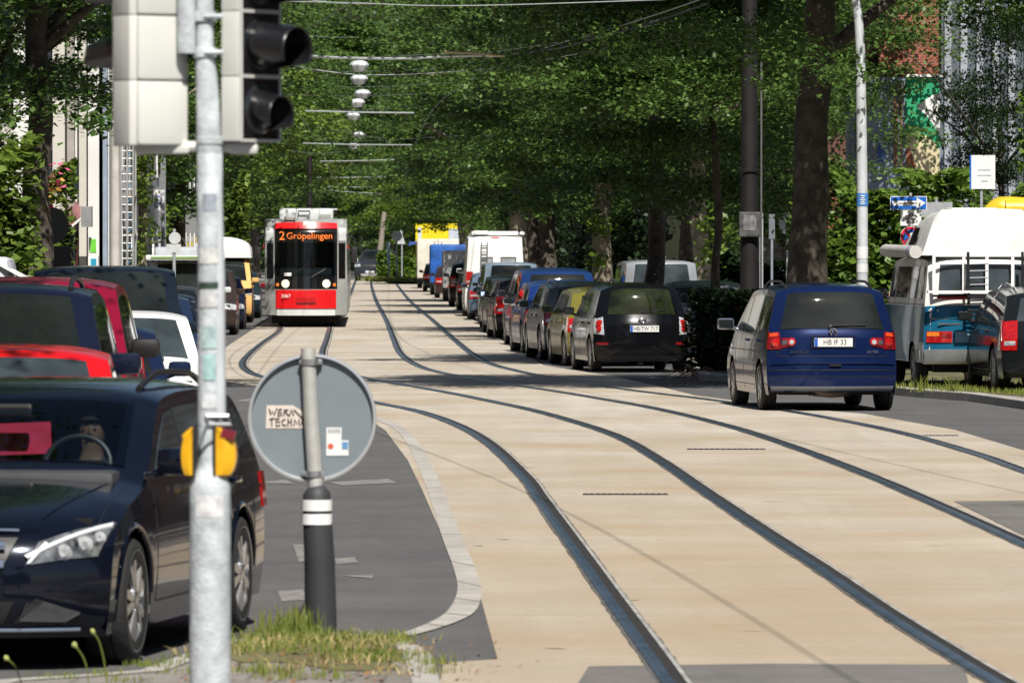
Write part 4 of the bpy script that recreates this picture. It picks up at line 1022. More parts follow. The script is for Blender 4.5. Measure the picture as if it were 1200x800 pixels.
# ------------------------------------------------------------------ blue people carrier driving away
def sharan():
    hd = hv(-.40, 4.3); Y = 84.9; sc = .985
    pr = [(2.20, .20), (2.29, .28), (2.31, .46), (2.29, .66), (2.14, .80), (1.7, .92), (1.45, 1.06), (1.32, 1.13), (.50, 1.66), (.2, 1.71), (-.8, 1.735), (-1.75, 1.71), (-2.03, 1.66), (-2.22, 1.10), (-2.27, 1.0), (-2.29, .72), (-2.33, .60), (-2.33, .36), (-2.30, .30), (-2.24, .26)]
    c = Car('people_carrier', 'metallic dark blue people carrier driving away, plate HB IF 33', 'car', away(902, Y, 4.62, 1.83, hd, sc), hd, pr, 4.64, 1.83, 1.735, 1.07, .30, 2.84, 1.35, .325, None, paint('metallic_blue', (.006, .016, .07), .3, .2, .5), sc, R_end=.20, crown=.07, p=3.6, sill=.22)
    g = glassM
    c.rp('rear_window', 1.115, 1.60, -.84, .84, g, False, off=.010, u0b=-.80, u1b=.80)
    c.rp('windscreen', 1.15, 1.62, -.85, .85, g, True)
    c.sp('side_window', 1.35, .10, 1.09, 1.60, glass_lt, clip=.09); c.sp('side_window', .04, -.95, 1.09, 1.60, glass_lt); c.sp('side_window', -1.01, -2.0, 1.10, (1.60, 1.56), glassM, clip=.08)
    for y in (.07, -.98): c.seam(y, .28, 9, .06)
    c.seam(.98, .3, 1.05); c.hseam(.95, -1.0, .34); c.hseam(2.0, -2.0, .80)
    c.mirrors(M('silver_mirror', (.25, .27, .33), .2, .8, 1.0), 1.28, 1.09, 1.15); c.handles([-.15, -1.2], .94, c.pm)
    mb = c.body_mb   # tailgate gaps and bumper creases
    for sg in (-1, 1): q4(c, '', [(sg * .835, .74), (sg * .845, .74), (sg * .90, 1.06), (sg * .89, 1.06)], None, False, .003, mb=mb, mi=1)
    c.rp('', .742, .750, -.84, .84, None, False, off=.003, mb=mb, mi=1)
    c.rp('rear_bumper', .34, .735, -.985, .985, c.pm, False, off=.022)
    for z0, z1, ml, of in ((.30, .342, M('grey_trim', (.17, .18, .20), .5), .032), (.55, .562, blackP, .026), (.47, .476, blackP, .026)): c.rp('bumper_trim', z0, z1, -.96, .96, ml, False, off=of, nz=3)
    c.rp('', .635, .650, -.96, .96, None, False, off=.045, mb=mb, mi=0)
    MB().box((.02, c.surf(c.find(.625, False), 0, .05).y, .625), (.16, .012, .022)).build('boot_button', blackP, c.root)
    for sg in (-1, 1):
        tb = MB(); q4(c, '', [(sg * .80, .84), (sg * .99, .84), (sg * .985, 1.08), (sg * .84, 1.08)], None, False, .014, mb=tb); c.sp('', -2.12, -1.98, .84, 1.08, None, sides=(sg,), mb=tb, off=.008, clip=None)
        q4(c, '', [(sg * .62, .88), (sg * .80, .86), (sg * .80, 1.0), (sg * .62, .98)], None, False, .012, mb=tb)
        o = tb.build('tail_light', redD, c.root, True, 50)
        for uu, rr, mt in ((.885, .062, redL), (.655, .060, redL)):
            v = c.surf(c.find(.93, False), sg * uu, .018); MB().lathe([(.001, -.02), (rr * .8, -.014), (rr, 0), (rr * 1.05, .012)], 'Y', v, 22).build('round_lens', mt, o, True)
        v = c.surf(c.find(.93, False), sg * .655, .034); MB().lathe([(.001, -.014), (.030, -.010), (.034, .0)], 'Y', v, 16).build('clear_lens', clearL, o, True)
        q4(c, 'indicator_lens', [(sg * .86, 1.02), (sg * .985, 1.02), (sg * .98, 1.075), (sg * .87, 1.075)], M('amber_red', (.62, .06, .015), .12, 0, 1.0), False, .02, o)
        q4(c, 'lamp_bridge', [(sg * .70, .90), (sg * .80, .90), (sg * .80, .96), (sg * .70, .96)], M('grey_lens', (.12, .11, .12), .2, .3, 1.0), False, .02, o)
        tb = MB(); c.rp('', .66, .82, sg * .6, sg * .98, None, True, mb=tb, off=.012); tb.build('headlight', clearL, c.root, True)
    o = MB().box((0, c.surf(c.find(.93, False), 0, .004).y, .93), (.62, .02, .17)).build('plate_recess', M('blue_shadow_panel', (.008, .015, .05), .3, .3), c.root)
    c.plate('HB IF 33', .93, False)
    v = c.surf(c.find(1.055, False), 0, .02); mb2 = MB(); mb2.tube([(v.x + .055 * cos(a), v.y - .004, v.z + .055 * sin(a)) for a in np.linspace(0, 2 * pi, 25)], .008, 6)
    for pl in ([(-.03, .045), (0, .005), (.03, .045)], [(-.045, .02), (-.02, -.04), (0, .0), (.02, -.04), (.045, .02)]): mb2.tube([(v.x + a, v.y - .006, v.z + b) for a, b in pl], .006, 5)
    mb2.build('badge', chrome, c.root, True)
    v = c.surf(c.find(.80, False), -.52, .012); text('model_lettering', 'SHARAN', .062, chrome, c.root, (v.x, v.y - .004, v.z), (R(90), 0, 0), .002, sx=1.1)
    v = c.surf(c.find(.80, False), .62, .012); text('engine_lettering', '2.0 TDI', .05, M('dull_chrome', (.35, .36, .38), .3, .8), c.root, (v.x, v.y - .004, v.z), (R(90), 0, 0), .002)
    MB().tube([c.surf(c.find(1.14, False), -.03, .03), c.surf(c.find(1.155, False), .55, .03)], .011, 6).lathe([(.001, -.03), (.03, -.02), (.03, .03)], 'Y', c.surf(c.find(1.13, False), -.04, .02), 12).build('rear_wiper', blackP, c.root)
    c.rails(.35, -1.85, blackP)
    MB().tube([(-.25, -2.1, .27), (.0, -2.15, .25), (.25, -2.1, .27)], .07, 10).build('exhaust_box', M('exhaust_steel', (.12, .09, .075), .5, .7), c.root, True)
    c.wheels(rimM, 5, .215, track=.80); c.finish()
sharan()

def skoda():
    hd = hv(-.28, 4.3); Y = 90
    c = generic('parked_car', 'black estate car at the right edge, parked in front of the blue and white camper', 'car', away(1178, Y, 4.6, 1.78, hd, 1.02, .125), hd, paint('estate_black', (.014, .016, .018), .3, .2), 'estate', None, face='rear', scale=1.02, rails=chrome, glass=glass_lt, tail='tall')
    c.finish()
skoda()

# ------------------------------------------------------------------ blue and white camper with raised roof
def t_camper():
    hd = hv(-.33, 4.4); Y = 93.5; W, L = 1.88, 4.57; sc = 1.0
    white = paint('old_white', (.66, .66, .63), 0, .45, .25); blue = paint('petrol_blue', (.012, .13, .24), .2, .3)
    pr = [(2.18, .32), (2.25, .38), (2.28, .8), (2.24, 1.1), (2.10, 1.2), (1.55, 1.86), (1.3, 1.92), (.5, 1.95), (-1.5, 1.95), (-2.02, 1.92), (-2.14, 1.84), (-2.24, 1.22), (-2.28, 1.1), (-2.28, .6), (-2.26, .42), (-2.2, .34)]
    c = Car('camper_van', 'white and petrol blue camper with tall white raised roof, rear window rack and awning', 'camper van', away(1084, Y, L, W, hd, sc, .13), hd, pr, L, W, 1.95, 1.25, .13, 2.46, 1.25, .32, None, white, sc, R_end=.12, crown=.05, p=5, sill=.36, smooth_it=2)
    # two-tone lower half
    mbb = c.body_mb
    c.rp('', .42, 1.20, -.995, .995, None, False, mb=mbb, mi=2, off=.004); c.sp('', 2.1, -2.2, .66, 1.18, None, mb=mbb, mi=2, off=.003, clip=None)
    for y0, y1 in ((.85, -.80),): c.sp('', y0, y1, .38, .66, None, mb=mbb, mi=2, off=.003, clip=None)
    c.rp('rear_window', 1.32, 1.80, -.80, .80, glass_lt, False, off=.01); c.rp('windscreen', 1.28, 1.80, -.9, .9, glassM, True)
    c.sp('side_window', 1.75, 1.0, 1.30, 1.76, glassM); c.sp('side_window', .85, -.55, 1.30, 1.76, glassM); c.sp('side_window', -.7, -1.9, 1.30, 1.76, glassM)
    c.seam(.92, .4, 9, .1); c.seam(-.62, .4, 9, .1); c.hseam(2.0, -2.1, 1.21)
    c.rp('rear_bumper', .40, .56, -.99, .99, M('brushed_bumper', (.34, .35, .36), .4, .6), False, off=.07)
    c.sp('bumper_end', -2.02, -1.7, .40, .55, MATS['brushed_bumper'], off=.03, clip=None)
    for sg in (-1, 1):
        o = q4(c, 'tail_light', [(sg * .55, .66), (sg * .96, .66), (sg * .96, .82), (sg * .55, .82)], redL, False, .02)
        q4(c, 'indicator_lens', [(sg * .76, .75), (sg * .95, .75), (sg * .95, .81), (sg * .76, .81)], orangeL, False, .028, o)
        q4(c, 'reversing_lens', [(sg * .57, .73), (sg * .73, .73), (sg * .73, .78), (sg * .57, .78)], redD, False, .028, o)
    q4(c, 'plate_panel', [(-.5, .66), (.5, .66), (.5, .82), (-.5, .82)], M('light_blue_panel', (.22, .42, .55), .4), False, .012)
    c.plate('', .74, False, .18)
    c.rp('tailgate_line', 1.0, 1.012, -.9, .9, chrome, False, off=.008); text('engine_lettering', 'syncro', .055, whiteP, c.root, c.surf(c.find(.93, False), -.62, .014), (R(90), 0, 0)) if False else None
    mb = MB(); mb.box(c.surf(c.find(.93, False), -.60, .014), (.34, .008, .022)); mb.build('lettering_strip', M('dull_chrome', (.35, .36, .38), .3, .8), c.root)
    # raised roof
    z0 = 1.93; prof = [(.55, 0.0), (.25, .12), (-.45, .50), (-.8, .60), (-1.7, .64), (-1.98, .62), (-2.14, .0)]
    mb = MB(); rows = []
    for y, h in spline([Vector(p) for p in prof], 3):
        w_ = .86 - .26 * (h / .8) * 1.0; bw = .90
        rows.append([(-bw, y, z0), (-bw + (bw - w_) * .15, y, z0 + h * .18), (-w_ - .06, y, z0 + h * .85), (-w_ + .05, y, z0 + h), (0, y, z0 + h * 1.03), (w_ - .05, y, z0 + h), (w_ + .06, y, z0 + h * .85), (bw - (bw - w_) * .15, y, z0 + h * .18), (bw, y, z0)])
    mb.grid(rows); mb.build('raised_roof', M('roof_gelcoat', (.60, .60, .58), .5), c.root, True, 45)
    MB().bbox((-.05, -1.2, 2.58), (.7, .7, .10), .04).build('roof_hatch', whiteP, c.root, True)
    for sg in (-1, 1):
        MB().add([(sg * .875, -.35, 2.08), (sg * .875, -1.1, 2.08), (sg * .795, -1.1, 2.34), (sg * .795, -.55, 2.34)], [(0, 1, 2, 3)]).build('roof_window', glassM, c.root)
    # rolled awning on the left
    mb = MB(); mb.tube([(-.98, 1.35, 2.0), (-.98, -1.95, 1.98)], .095, 14).tube([(-.98, -1.55, 1.98), (-.98, -1.62, 1.98)], .1, 14); mb.build('awning', M('awning_sleeve', (.50, .49, .47), .6), c.root, True)
    mb = MB().tube([(-.98, -1.62, 1.98), (-.98, -1.66, 1.98)], .102, 14); mb.build('awning_strap', M('navy_strap', (.04, .05, .25), .6), c.root, True)
    # rack on the tailgate
    y = -2.42; mb = MB()
    for x in (-.76, -.32, .02, .40, .76): mb.box((x, y + .14, 1.66), (.045, .03, .58))
    for z in (1.39, 1.93): mb.box((0, y + .14, z), (1.56, .035, .04))
    mb.box((-.05, y - .06, 1.40), (1.66, .14, .035)); mb.build('window_rack', whiteP, c.root)
    mb = MB()
    for x in (-.28, .52): mb.tube([(x, y - .02, 1.98), (x, y - .06, 1.4), (x + (.0), y - .10, 1.05), (x + .02, y - .12, .98), (x + .25, y - .12, .96)], .022, 8)
    for z in (1.06, 1.13, 1.2, 1.27, 1.33): mb.tube([(-.30, y - .12, z), (.80, y - .12, z + .03)], .014, 6)
    mb.tube([(-.8, y - .03, 1.34), (.8, y - .03, 1.36)], .016, 6).tube([(.30, y - .12, .97), (.42, y - .3, 1.1)], .05, 10)
    for z in (1.5, 1.6, 1.7, 1.8): mb.tube([(-.28, y - .04, z), (.02, y - .04, z + .01)], .010, 5)
    mb.build('bike_rack', M('rack_steel', (.03, .03, .035), .4, .4), c.root, True)
    MB().bbox((-.50, y + .05, 1.325), (.45, .09, .06), .02).build('red_bag', M('red_cloth', (.6, .03, .04), .6), c.root)
    MB().bbox((.42, y - .18, 1.10), (.13, .1, .14), .04).build('rack_clamp', blackP, c.root, True)
    c.mirrors(blackP, 1.75, 1.3); c.wheels(rimD, 5, .2)
    c.finish([blue])
t_camper()
# yellow inflatable boat above / behind the camper
t = thing('inflatable_boat', 'curved yellow inflatable boat tube rising behind the camper roof', 'boat', P(1200, 99, z=.12), 0)
pts = [P(1152, 99, 258), P(1160, 99, 250), P(1172, 99, 245), P(1190, 99, 245), P(1210, 99, 247), P(1235, 99, 253), P(1260, 99, 275)]
pts = [p - Vector(t.location) for p in pts]
MB().tube(spline(pts, 5), [.07 + .12 * min(1, i / 10) for i in range(31)], 16).build('boat_tube', M('yellow_rubber', (.72, .46, .03), .4, var=.15, scale=3), t, True)
pts2 = [p + Vector((0, -1.1, 0)) for p in pts[2:]]
MB().tube(spline(pts2, 5), .13, 14).build('boat_tube', MATS['yellow_rubber'], t, True)
MB().tube([(.4, -.3, 0), (.4, -.3, 2.35)], .04, 8).tube([(1.0, -.3, 0), (1.0, -.3, 2.2)], .04, 8).tube([(.2, -.5, 2.35), (1.3, -.5, 2.3)], .03, 8).build('boat_trestle', blackP, t)

# ------------------------------------------------------------------ tram
def tram():
    Y0 = 176.0; s = FPX / Y0; hd = hv(.022, -1)
    cx = (358.5 - 600) * Y0 / FPX
    t = thing('tram', 'red, black and grey tram with 2 Groepelingen on its front display', 'tram', (cx, Y0, 0), math.atan2(-hd[0], hd[1]))
    # local: +y is the driving direction, front at y = 0, body behind (negative y)
    red = M('tram_red', (.66, .012, .016), .22, 0, 1.0, var=.05); grey = M('tram_grey', (.30, .31, .30), .45, .1, .3, var=.15, scale=2); lgrey = M('tram_light_grey', (.62, .64, .65), .4, 0, .4, var=.08)
    blk = M('tram_black_glass', (.008, .008, .009), .06, 0, 1.0)
    W = 1.13
    def fs(x, z, off=0): return Vector((x, -.32 * (x / W) ** 2 - .05 * (abs(x) / W) ** 6 - (.16 * max(0, z - .95) / 2 if z < 2.62 else .134 + .55 * (z - 2.62)) + off, z))
    def fp(name, x0, x1, z0, z1, m, off, x0b=None, x1b=None, arch=0, parent=None, curve=0):
        rows = []; x0b = x0 if x0b is None else x0b; x1b = x1 if x1b is None else x1b; n = 14
        for a in range(-1, n + 2):
            tt = min(max(a, 0), n) / n; row = []
            for k in range(-1, n + 2):
                q = min(max(k, 0), n) / n; b = a in (-1, n + 1) or k in (-1, n + 1)
                xa = x0 + (x0b - x0) * tt; xb = x1 + (x1b - x1) * tt; x = xa + (xb - xa) * q
                z = z0 + (z1 - z0) * tt - arch * tt * (x / W) ** 2 * 1.0
                row.append(fs(x, z, -.01 if b else off))
            rows.append(row)
        return MB().grid(rows).build(name, m, parent or t, True, 50)
    def section(y0, y1, first=False):
        mb = MB(); zz = [.28, .34, .9, 2.3, 2.62, 2.88, 3.0, 3.02]
        xx = [W - .05, W, W + .02, W - .01, W - .05, W - .2, W - .45, 0]
        ring = [(x, z) for x, z in zip(xx, zz)] + [(-x, z) for x, z in list(zip(xx, zz))[-2::-1]]
        ya = y0
        rows = []
        for y, f in ((y0, 1), (y0 - .01, 1), (y1, 1)):
            rows.append([((x * (1 if not (first and y == y0) else .995)), y if not (first) or y != y0 else y, z) for x, z in ring])
        mb.grid(rows); mb.add([rows[-1][i] for i in range(len(ring))], [list(range(len(ring)))]); mb.add([rows[0][i] for i in range(len(ring))], [list(range(len(ring)))])
        o = mb.build('body_section' , grey, t, True, 30); return o
    section(-2.0, -7.6, True); section(-8.0, -16.5); section(-16.9, -26)
    for y in (-7.8, -16.7): MB().bbox((0, y, 1.6), (2.0, .44, 2.5), .08).build('bellows', blackP, t)
    # shaped front shell closing onto section one
    mb = MB(); rows = []
    for k in range(25):
        x = -W + 2 * W * k / 24; row = [fs(x, z) for z in (.34, .6, .95, 1.42, 1.9, 2.34, 2.62, 2.85 - .0)]
        rows.append(row)
    mb.grid(rows[:5]); mb.grid(rows[-5:]); mb.grid([r[:4] for r in rows[4:-4]]); mb.grid([r[5:] for r in rows[4:-4]])
    for sgi, r0 in ((0, rows[0]), (-1, rows[-1])):
        mb.grid([r0, [Vector((v.x, -.62, v.z)) for v in r0]])
    top = [r[-1] for r in rows]; mb.grid([top, [Vector((v.x, -.6, 2.97)) for v in top], [Vector((v.x * .9, -2.05, 3.0)) for v in top]]); bot = [r[0] for r in rows]; mb.grid([bot, [Vector((v.x, -2.05, .30)) for v in bot]])
    for sg in (-1, 1): mb.grid([[(sg * W, y, z) for z in (.34, .9, 2.5, 2.86, 2.97)] for y in (-.6, -2.05)])
    mb.build('front_shell', grey, t, True, 35)
    fp('front_mask', -.86, .86, 1.06, 1.42, blk, .012); fp('front_mask', -.86, .86, 2.34, 2.78, blk, .012); fp('front_mask', -.86, -.75, 1.421, 2.339, blk, .012); fp('front_mask', .75, .86, 1.421, 2.339, blk, .012)
    cabm = M('tram_cab', (.045, .05, .055), .8, var=.3)
    MB().box((0, -1.75, 1.9), (2.0, .05, 1.6)).box((0, -1.0, 1.06), (1.8, 1.4, .08)).box((.96, -1.1, 1.9), (.04, 1.2, 1.2)).box((-.96, -1.1, 1.9), (.04, 1.2, 1.2)).build('cab_interior', cabm, t)
    MB().bbox((-.2, -1.35, 1.45), (.5, .12, .7), .05).build('driver_seat', blackP, t)
    MB().box((.28, -1.70, 1.95), (.5, .03, .9)).build('cab_door_glass', M('cab_glass', (.18, .22, .25), .1), t)
    fp('lower_panel', -.83, .83, .52, 1.03, red, .03)
    MB().grid([[fs(x, z, .05) for x in (-.27, 0, .27)] for z in (.66, .82)]).build('coupling_flap', M('tram_dark_red', (.48, .008, .012), .3, 0, 1.0), t)
    fp('flap_slot', -.27, .27, .655, .675, blackP, .055)
    fp('front_bumper', -.80, .80, .33, .49, lgrey, .04)
    fp('destination_display', -.80, .80, 2.36, 2.66, M('display_black', (.01, .008, .006), .15, 0, 1.0), .02)
    fp('roof_band', -.86, .86, 2.72, 2.90, red, .05, arch=.05)
    fp('windscreen', -.80, .80, 1.42, 2.34, clearglass(), .022)
    tx = M('display_orange', (.9, .2, .03), .5, emit=(1.0, .22, .03), es=.3)
    text('display_digit', '2', .34, tx, t, fs(.66, 2.51, .06), (R(90), 0, R(180)), .004)
    text('display_lettering', 'Gröpelingen', .25, tx, t, fs(-.02, 2.51, .075) + Vector((-.08, .0, 0)), (R(90), 0, R(180)), .004, sx=1.02)
    text('fleet_number', '3067', .13, whiteP, t, fs(.55, .86, .075), (R(90), 0, R(180)), .004, sx=1.0)
    lampE = M('tram_headlight', (.8, .75, .6), .2, emit=(1, .85, .6), es=.55)
    for x in (-.56, .56):
        v = fs(x, 1.20, .02); o = MB().lathe([(.001, .02), (.085, .018), (.10, .03), (.115, .0)], 'Y', v, 24).build('headlight', lampE, t, True)
        v = fs(x + (.22 if x > 0 else -.22), 1.17, .02); MB().lathe([(.001, .01), (.04, .008), (.05, 0)], 'Y', v, 14).build('marker_light', orangeL, t, True)
    MB().tube([fs(.45, 1.38, .05), fs(-.05, 1.75, .06)], .012, 6).tube([fs(-.15, 1.38, .05), fs(-.55, 1.62, .06)], .012, 6).build('wiper', blackP, t)
    MB().bbox((0, -.40, 1.47), (1.44, .36, .34), .06).build('dashboard', M('tram_dash', (.34, .40, .44), .5), t, True)
    MB().box(fs(.50, 1.46, .06), (.2, .01, .09)).build('paper_sign', whiteP, t)
    mb = MB(); v = fs(0, 2.83, .06); mb.bbox((v.x, v.y, 2.86), (.16, .02, .11), .01); mb.build('emblem', whiteP, t)
    for sg in (-1, 1):
        for y in (-2.4, -4.2, -6.0, -8.4, -10.4, -12.4, -14.4):
            MB().bbox((sg * (W + .0), y - .7, 1.95), (.06, 1.35 if y < -1 else .7, 1.05), .02).build('side_window', blk, t)
        MB().tube([(sg * (W - .02), -.5, 2.55), (sg * (W + .22), -.25, 2.45), (sg * (W + .23), -.22, 2.1)], .02, 8).bbox((sg * (W + .20), -.2, 2.0), (.17, .09, .42), .04).build('wing_mirror', blackP, t, True)
        fp('corner_window', sg * .90, sg * 1.08, 1.35, 2.32, blk, .015)
        MB().bbox((sg * (W + .03), -.62, 2.22), (.05, .09, .12), .02).build('indicator', redL, t)
        fp('side_pillar', sg * .90, sg * 1.10, 2.38, 2.74, lgrey, .02)
    MB().bbox((0, -2.3, 3.12), (1.5, 2.6, .32), .08).build('roof_unit', lgrey, t, True)
    MB().bbox((.45, -.6, 3.0), (.3, .4, .12), .04).bbox((-.52, -1.0, 3.02), (.3, .4, .2), .04).build('roof_unit', grey, t, True)
    mb = MB().tube([(.22, -.9, 3.1), (.22, -.9, 3.2), (-.1, -.9, 3.2), (-.1, -.9, 3.1)], .02, 6); mb.build('roof_frame', blackP, t)
    mb = MB().box((0, -3.5, .25), (1.9, 6.0, .28)).box((0, -12, .25), (1.9, 8.0, .28)); mb.build('undercarriage', under, t)
    for y in (-1.6, -3.4, -10, -12):
        for sg in (-1, 1): MB().lathe([(.001, -.06), (.3, -.06), (.33, .0), (.3, .06), (.001, .06)], 'X', (sg * .72, y, .33), 24).build('wheel', M('steel_wheel', (.12, .11, .1), .5, .7), t, True)
    mb = MB(); mb.tube([(-.5, -12, 3.1), (-.4, -11, 3.25), (-.45, -12.6, 3.3)], .03, 6).tube([(.5, -12, 3.1), (.4, -11, 3.25), (.45, -12.6, 3.3)], .03, 6).tube([(-.8, -12.6, 3.32), (.8, -12.6, 3.32)], .035, 6)
    mb.build('pantograph', M('dull_steel', (.3, .3, .31), .4, .7), t)
    bpy.context.view_layer.update()
    return t
tr = tram()

def tram_driver_at():
    m = tr.matrix_world
    return m @ Vector((-.2, -1.12, .98))
person('person', 'tram driver in a pale shirt behind the tram windscreen', tram_driver_at(), tr.rotation_euler.z, grey_cloth, hairD, skin)
# ------------------------------------------------------------------ traffic light (near, very large in the frame)
def traffic_light():
    Y = 25.0; s = FPX / Y; X0 = (246 - 600) / s
    t = thing('traffic_light', 'galvanised traffic light pole with two signal heads seen from behind and yellow push-button boxes', 'traffic light', (X0, Y, .12))
    galv = M('galvanised_steel', (.50, .54, .56), .62, .05, var=.22, scale=14, bump=.25)
    zz = lambda py: CAM_H - (py - HY) / s - .12
    xx = lambda px: (px - 246) / s
    mb = MB().lathe([(.082, 0), (.080, 1.0), (.080, zz(572)), (.078, zz(566)), (.058, zz(552)), (.050, zz(546)), (.048, zz(540)), (.048, zz(300)), (.050, zz(290)), (.050, zz(180)), (.044, zz(178))], 'Z', (0, 0, 0), 36)
    mb.build('pole_base', galv, t, True, 60)
    mb = MB(); mb.tube([(0, 0, zz(182)), (xx(243), 0, zz(100)), (xx(240), 0, zz(60)), (xx(240), 0, zz(-60))], [.050, .044, .036, .036], 24)
    mb.build('pole_shaft', galv, t, True, 60)
    MB().tube([(xx(219), -.03, zz(63)), (xx(219), -.03, zz(-60))], .036, 20).build('conduit', galv, t, True, 60)
    MB().tube([(xx(257), -.012, zz(484)), (xx(256), -.012, zz(320)), (xx(252), -.01, zz(190))], .026, 16).build('conduit', M('white_pipe', (.58, .61, .64), .5, .1, var=.1, scale=8), t, True)
    for pz in (20, 62): MB().lathe([(.042, -.02), (.046, -.018), (.046, .018), (.042, .02)], 'Z', (xx(240), 0, zz(pz)), 20).tube([(xx(240), -.045, zz(pz)), (xx(262), -.045, zz(pz))], .010, 8).build('pole_clamp', galv, t, True, 40)
    MB().lathe([(.050, -.015), (.053, -.012), (.053, .012), (.050, .015)], 'Z', (0, 0, zz(165)), 24).build('pole_clamp', galv, t, True, 40)
    pale = M('pale_grey_casing', (.66, .66, .62), .5, 0, .1, var=.06, scale=3)
    blk = M('signal_black', (.010, .010, .012), .3, 0, .4); lens = M('dark_signal_lens', (.02, .02, .022), .08, 0, 1.0)
    # bracket below the heads
    mb = MB(); mb.tube([(xx(160), .05, zz(176)), (xx(180), .03, zz(172)), (xx(300), .03, zz(172))], .022, 10).bbox((xx(190), .04, zz(173)), (.22, .07, .05), .02).bbox((xx(285), .04, zz(174)), (.12, .07, .045), .02)
    mb.build('head_bracket', pale, t, True)
    def head(cx, ang, z_bot, dp=.13, vis=None, name='signal_head'):
        """casing 0.26 wide, three 0.25 chambers; local -y is the lamp side, rotated by ang about z"""
        h = bpy.data.objects.new(name, None); COL.objects.link(h); h.parent = t; h.location = (cx[0], cx[1], z_bot); h.rotation_euler = (0, 0, ang)
        mb = MB()
        for k in range(3): mb.bbox((0, dp / 2, .127 + .254 * k), (.26, dp, .252), .006)
        for k in range(3): mb.bbox((0, dp + .005, .127 + .254 * k), (.20, .03, .248), .012)
        mb.build('casing', pale, h, True, 40)
        mb = MB()
        for k in range(3): mb.box((0, -.003, .127 + .254 * k), (.235, .006, .235))
        mb.build('front_plate', blk, h)
        mb = MB()
        for k in range(4): mb.box((0, -.009, .254 * k + (.004 if k == 0 else 0)), (.245, .008, .010))
        for sx in (-1, 1): mb.box((sx * .121, -.009, .38), (.008, .008, .76))
        mb.build('face_frame', pale, h)
        for k in range(3):
            zc = .127 + .254 * k
            MB().lathe([(.001, -.03), (.06, -.024), (.098, -.006)], 'Y', (0, 0, zc), 28).build('lens', lens, h, True)
            vl, vr = vis[k]
            if not vr: continue
            mb = MB(); rows = []
            for j in range(15):
                y = -.005 - vl * j / 14; cut = .15 + 1.1 * (j / 14); row = []
                for a in range(29):
                    an = -pi / 2 + cut * .9 + (2 * pi - 1.8 * cut) * a / 28; row.append((vr * cos(an), y, zc + vr * sin(an) - .03 * j / 14))
                rows.append(row)
            mb.grid(rows); v = mb.build('visor', blk, h, True); m_ = v.modifiers.new('thick', 'SOLIDIFY'); m_.thickness = .005
        return h
    zb = zz(176) + .02
    # left head: lamps point away and to the left
    head((xx(166), .08), R(212), zz(171), vis=((.0, 0), (.34, .075), (.34, .075)))
    # right head: lamps point to the right
    head((xx(303), .04), R(54), zz(166), .085, vis=((.11, .080), (.19, .094), (.19, .094)))
    # push-button boxes
    yel = M('signal_yellow', (.80, .42, .01), .35, 0, .5, var=.05)
    def box(px0, px1, sg):
        o = MB(); cx = xx((px0 + px1) / 2); zt, zb_ = zz(500), zz(556); prof = []
        w_ = (px1 - px0) / s; rows = []
        for k in range(13):
            tt = k / 12; z = zb_ + (zt - zb_) * tt; wd = w_ * (.62 + .38 * sin(pi * min(1, tt * 1.15 + .02)) ** .5) if tt < .8 else w_ * (1 - .75 * ((tt - .8) / .2) ** 1.3)
            xin = xx(px0) if sg > 0 else xx(px1)
            x0, x1 = (xin, xin + wd) if sg > 0 else (xin - wd, xin)
            rows.append([(x0, -.055, z), ((x0 + x1) / 2, -.068, z), (x1, -.05, z), (x1 + sg * .004, 0, z), (x1, .05, z), ((x0 + x1) / 2, .068, z), (x0, .055, z), (x0, -.055, z)])
        o.grid(rows); o.add(rows[0][:-1], [list(range(7))]); o.add(rows[-1][:-1], [list(range(7))])
        b = o.build('push_button_box', yel, t, True, 40)
        MB().box((xx(px0 if sg > 0 else px1) + sg * .003, 0, (zt + zb_) / 2), (.010, .13, zt - zb_ + .01)).build('box_back', blackP, b)
        return b
    box(213, 229, -1); b = box(251, 277, 1)
    MB().box((xx(268), -.045, zz(508)), (.055, .05, .035), ry=.3).build('push_button', M('maroon_button', (.18, .02, .03), .3), b)
    mb = MB(); mb.tube([(xx(243), -.05, zz(487)), (xx(268), -.05, zz(487)), (xx(272), -.05, zz(497)), (xx(245), -.05, zz(497)), (xx(243), -.05, zz(487))], .010, 8)
    mb.tube([(xx(243), -.05, zz(497)), (xx(236), -.052, zz(515)), (xx(236), -.052, zz(525)), (xx(250), -.05, zz(515))], .006, 6); mb.build('box_bracket', chrome if False else M('zinc', (.5, .52, .54), .3, .8), t, True)
    # stickers on the pole
    for (pz, hz, mcol, wd) in ((237, 20, (.30, .33, .38), .55), (300, 18, (.62, .62, .60), .9), (334, 7, (.03, .06, .04), .95), (350, 20, (.55, .56, .56), .8), (395, 26, (.40, .52, .52), .6), (430, 30, (.36, .55, .54), .5), (592, 26, (.66, .66, .67), .7), (470, 16, (.62, .64, .66), .6)):
        r = .0515 if pz < 545 else .0815; rows = []
        for k in range(9):
            a = -pi / 2 + (k / 8 - .5) * wd * 2; rows.append([(r * cos(a), r * sin(a), zz(pz - hz / 2)), (r * cos(a), r * sin(a), zz(pz + hz / 2))])
        MB().grid(rows).build('sticker', M('sticker_%d' % pz, mcol, .5, var=.25, scale=30), t)
    return t
traffic_light()

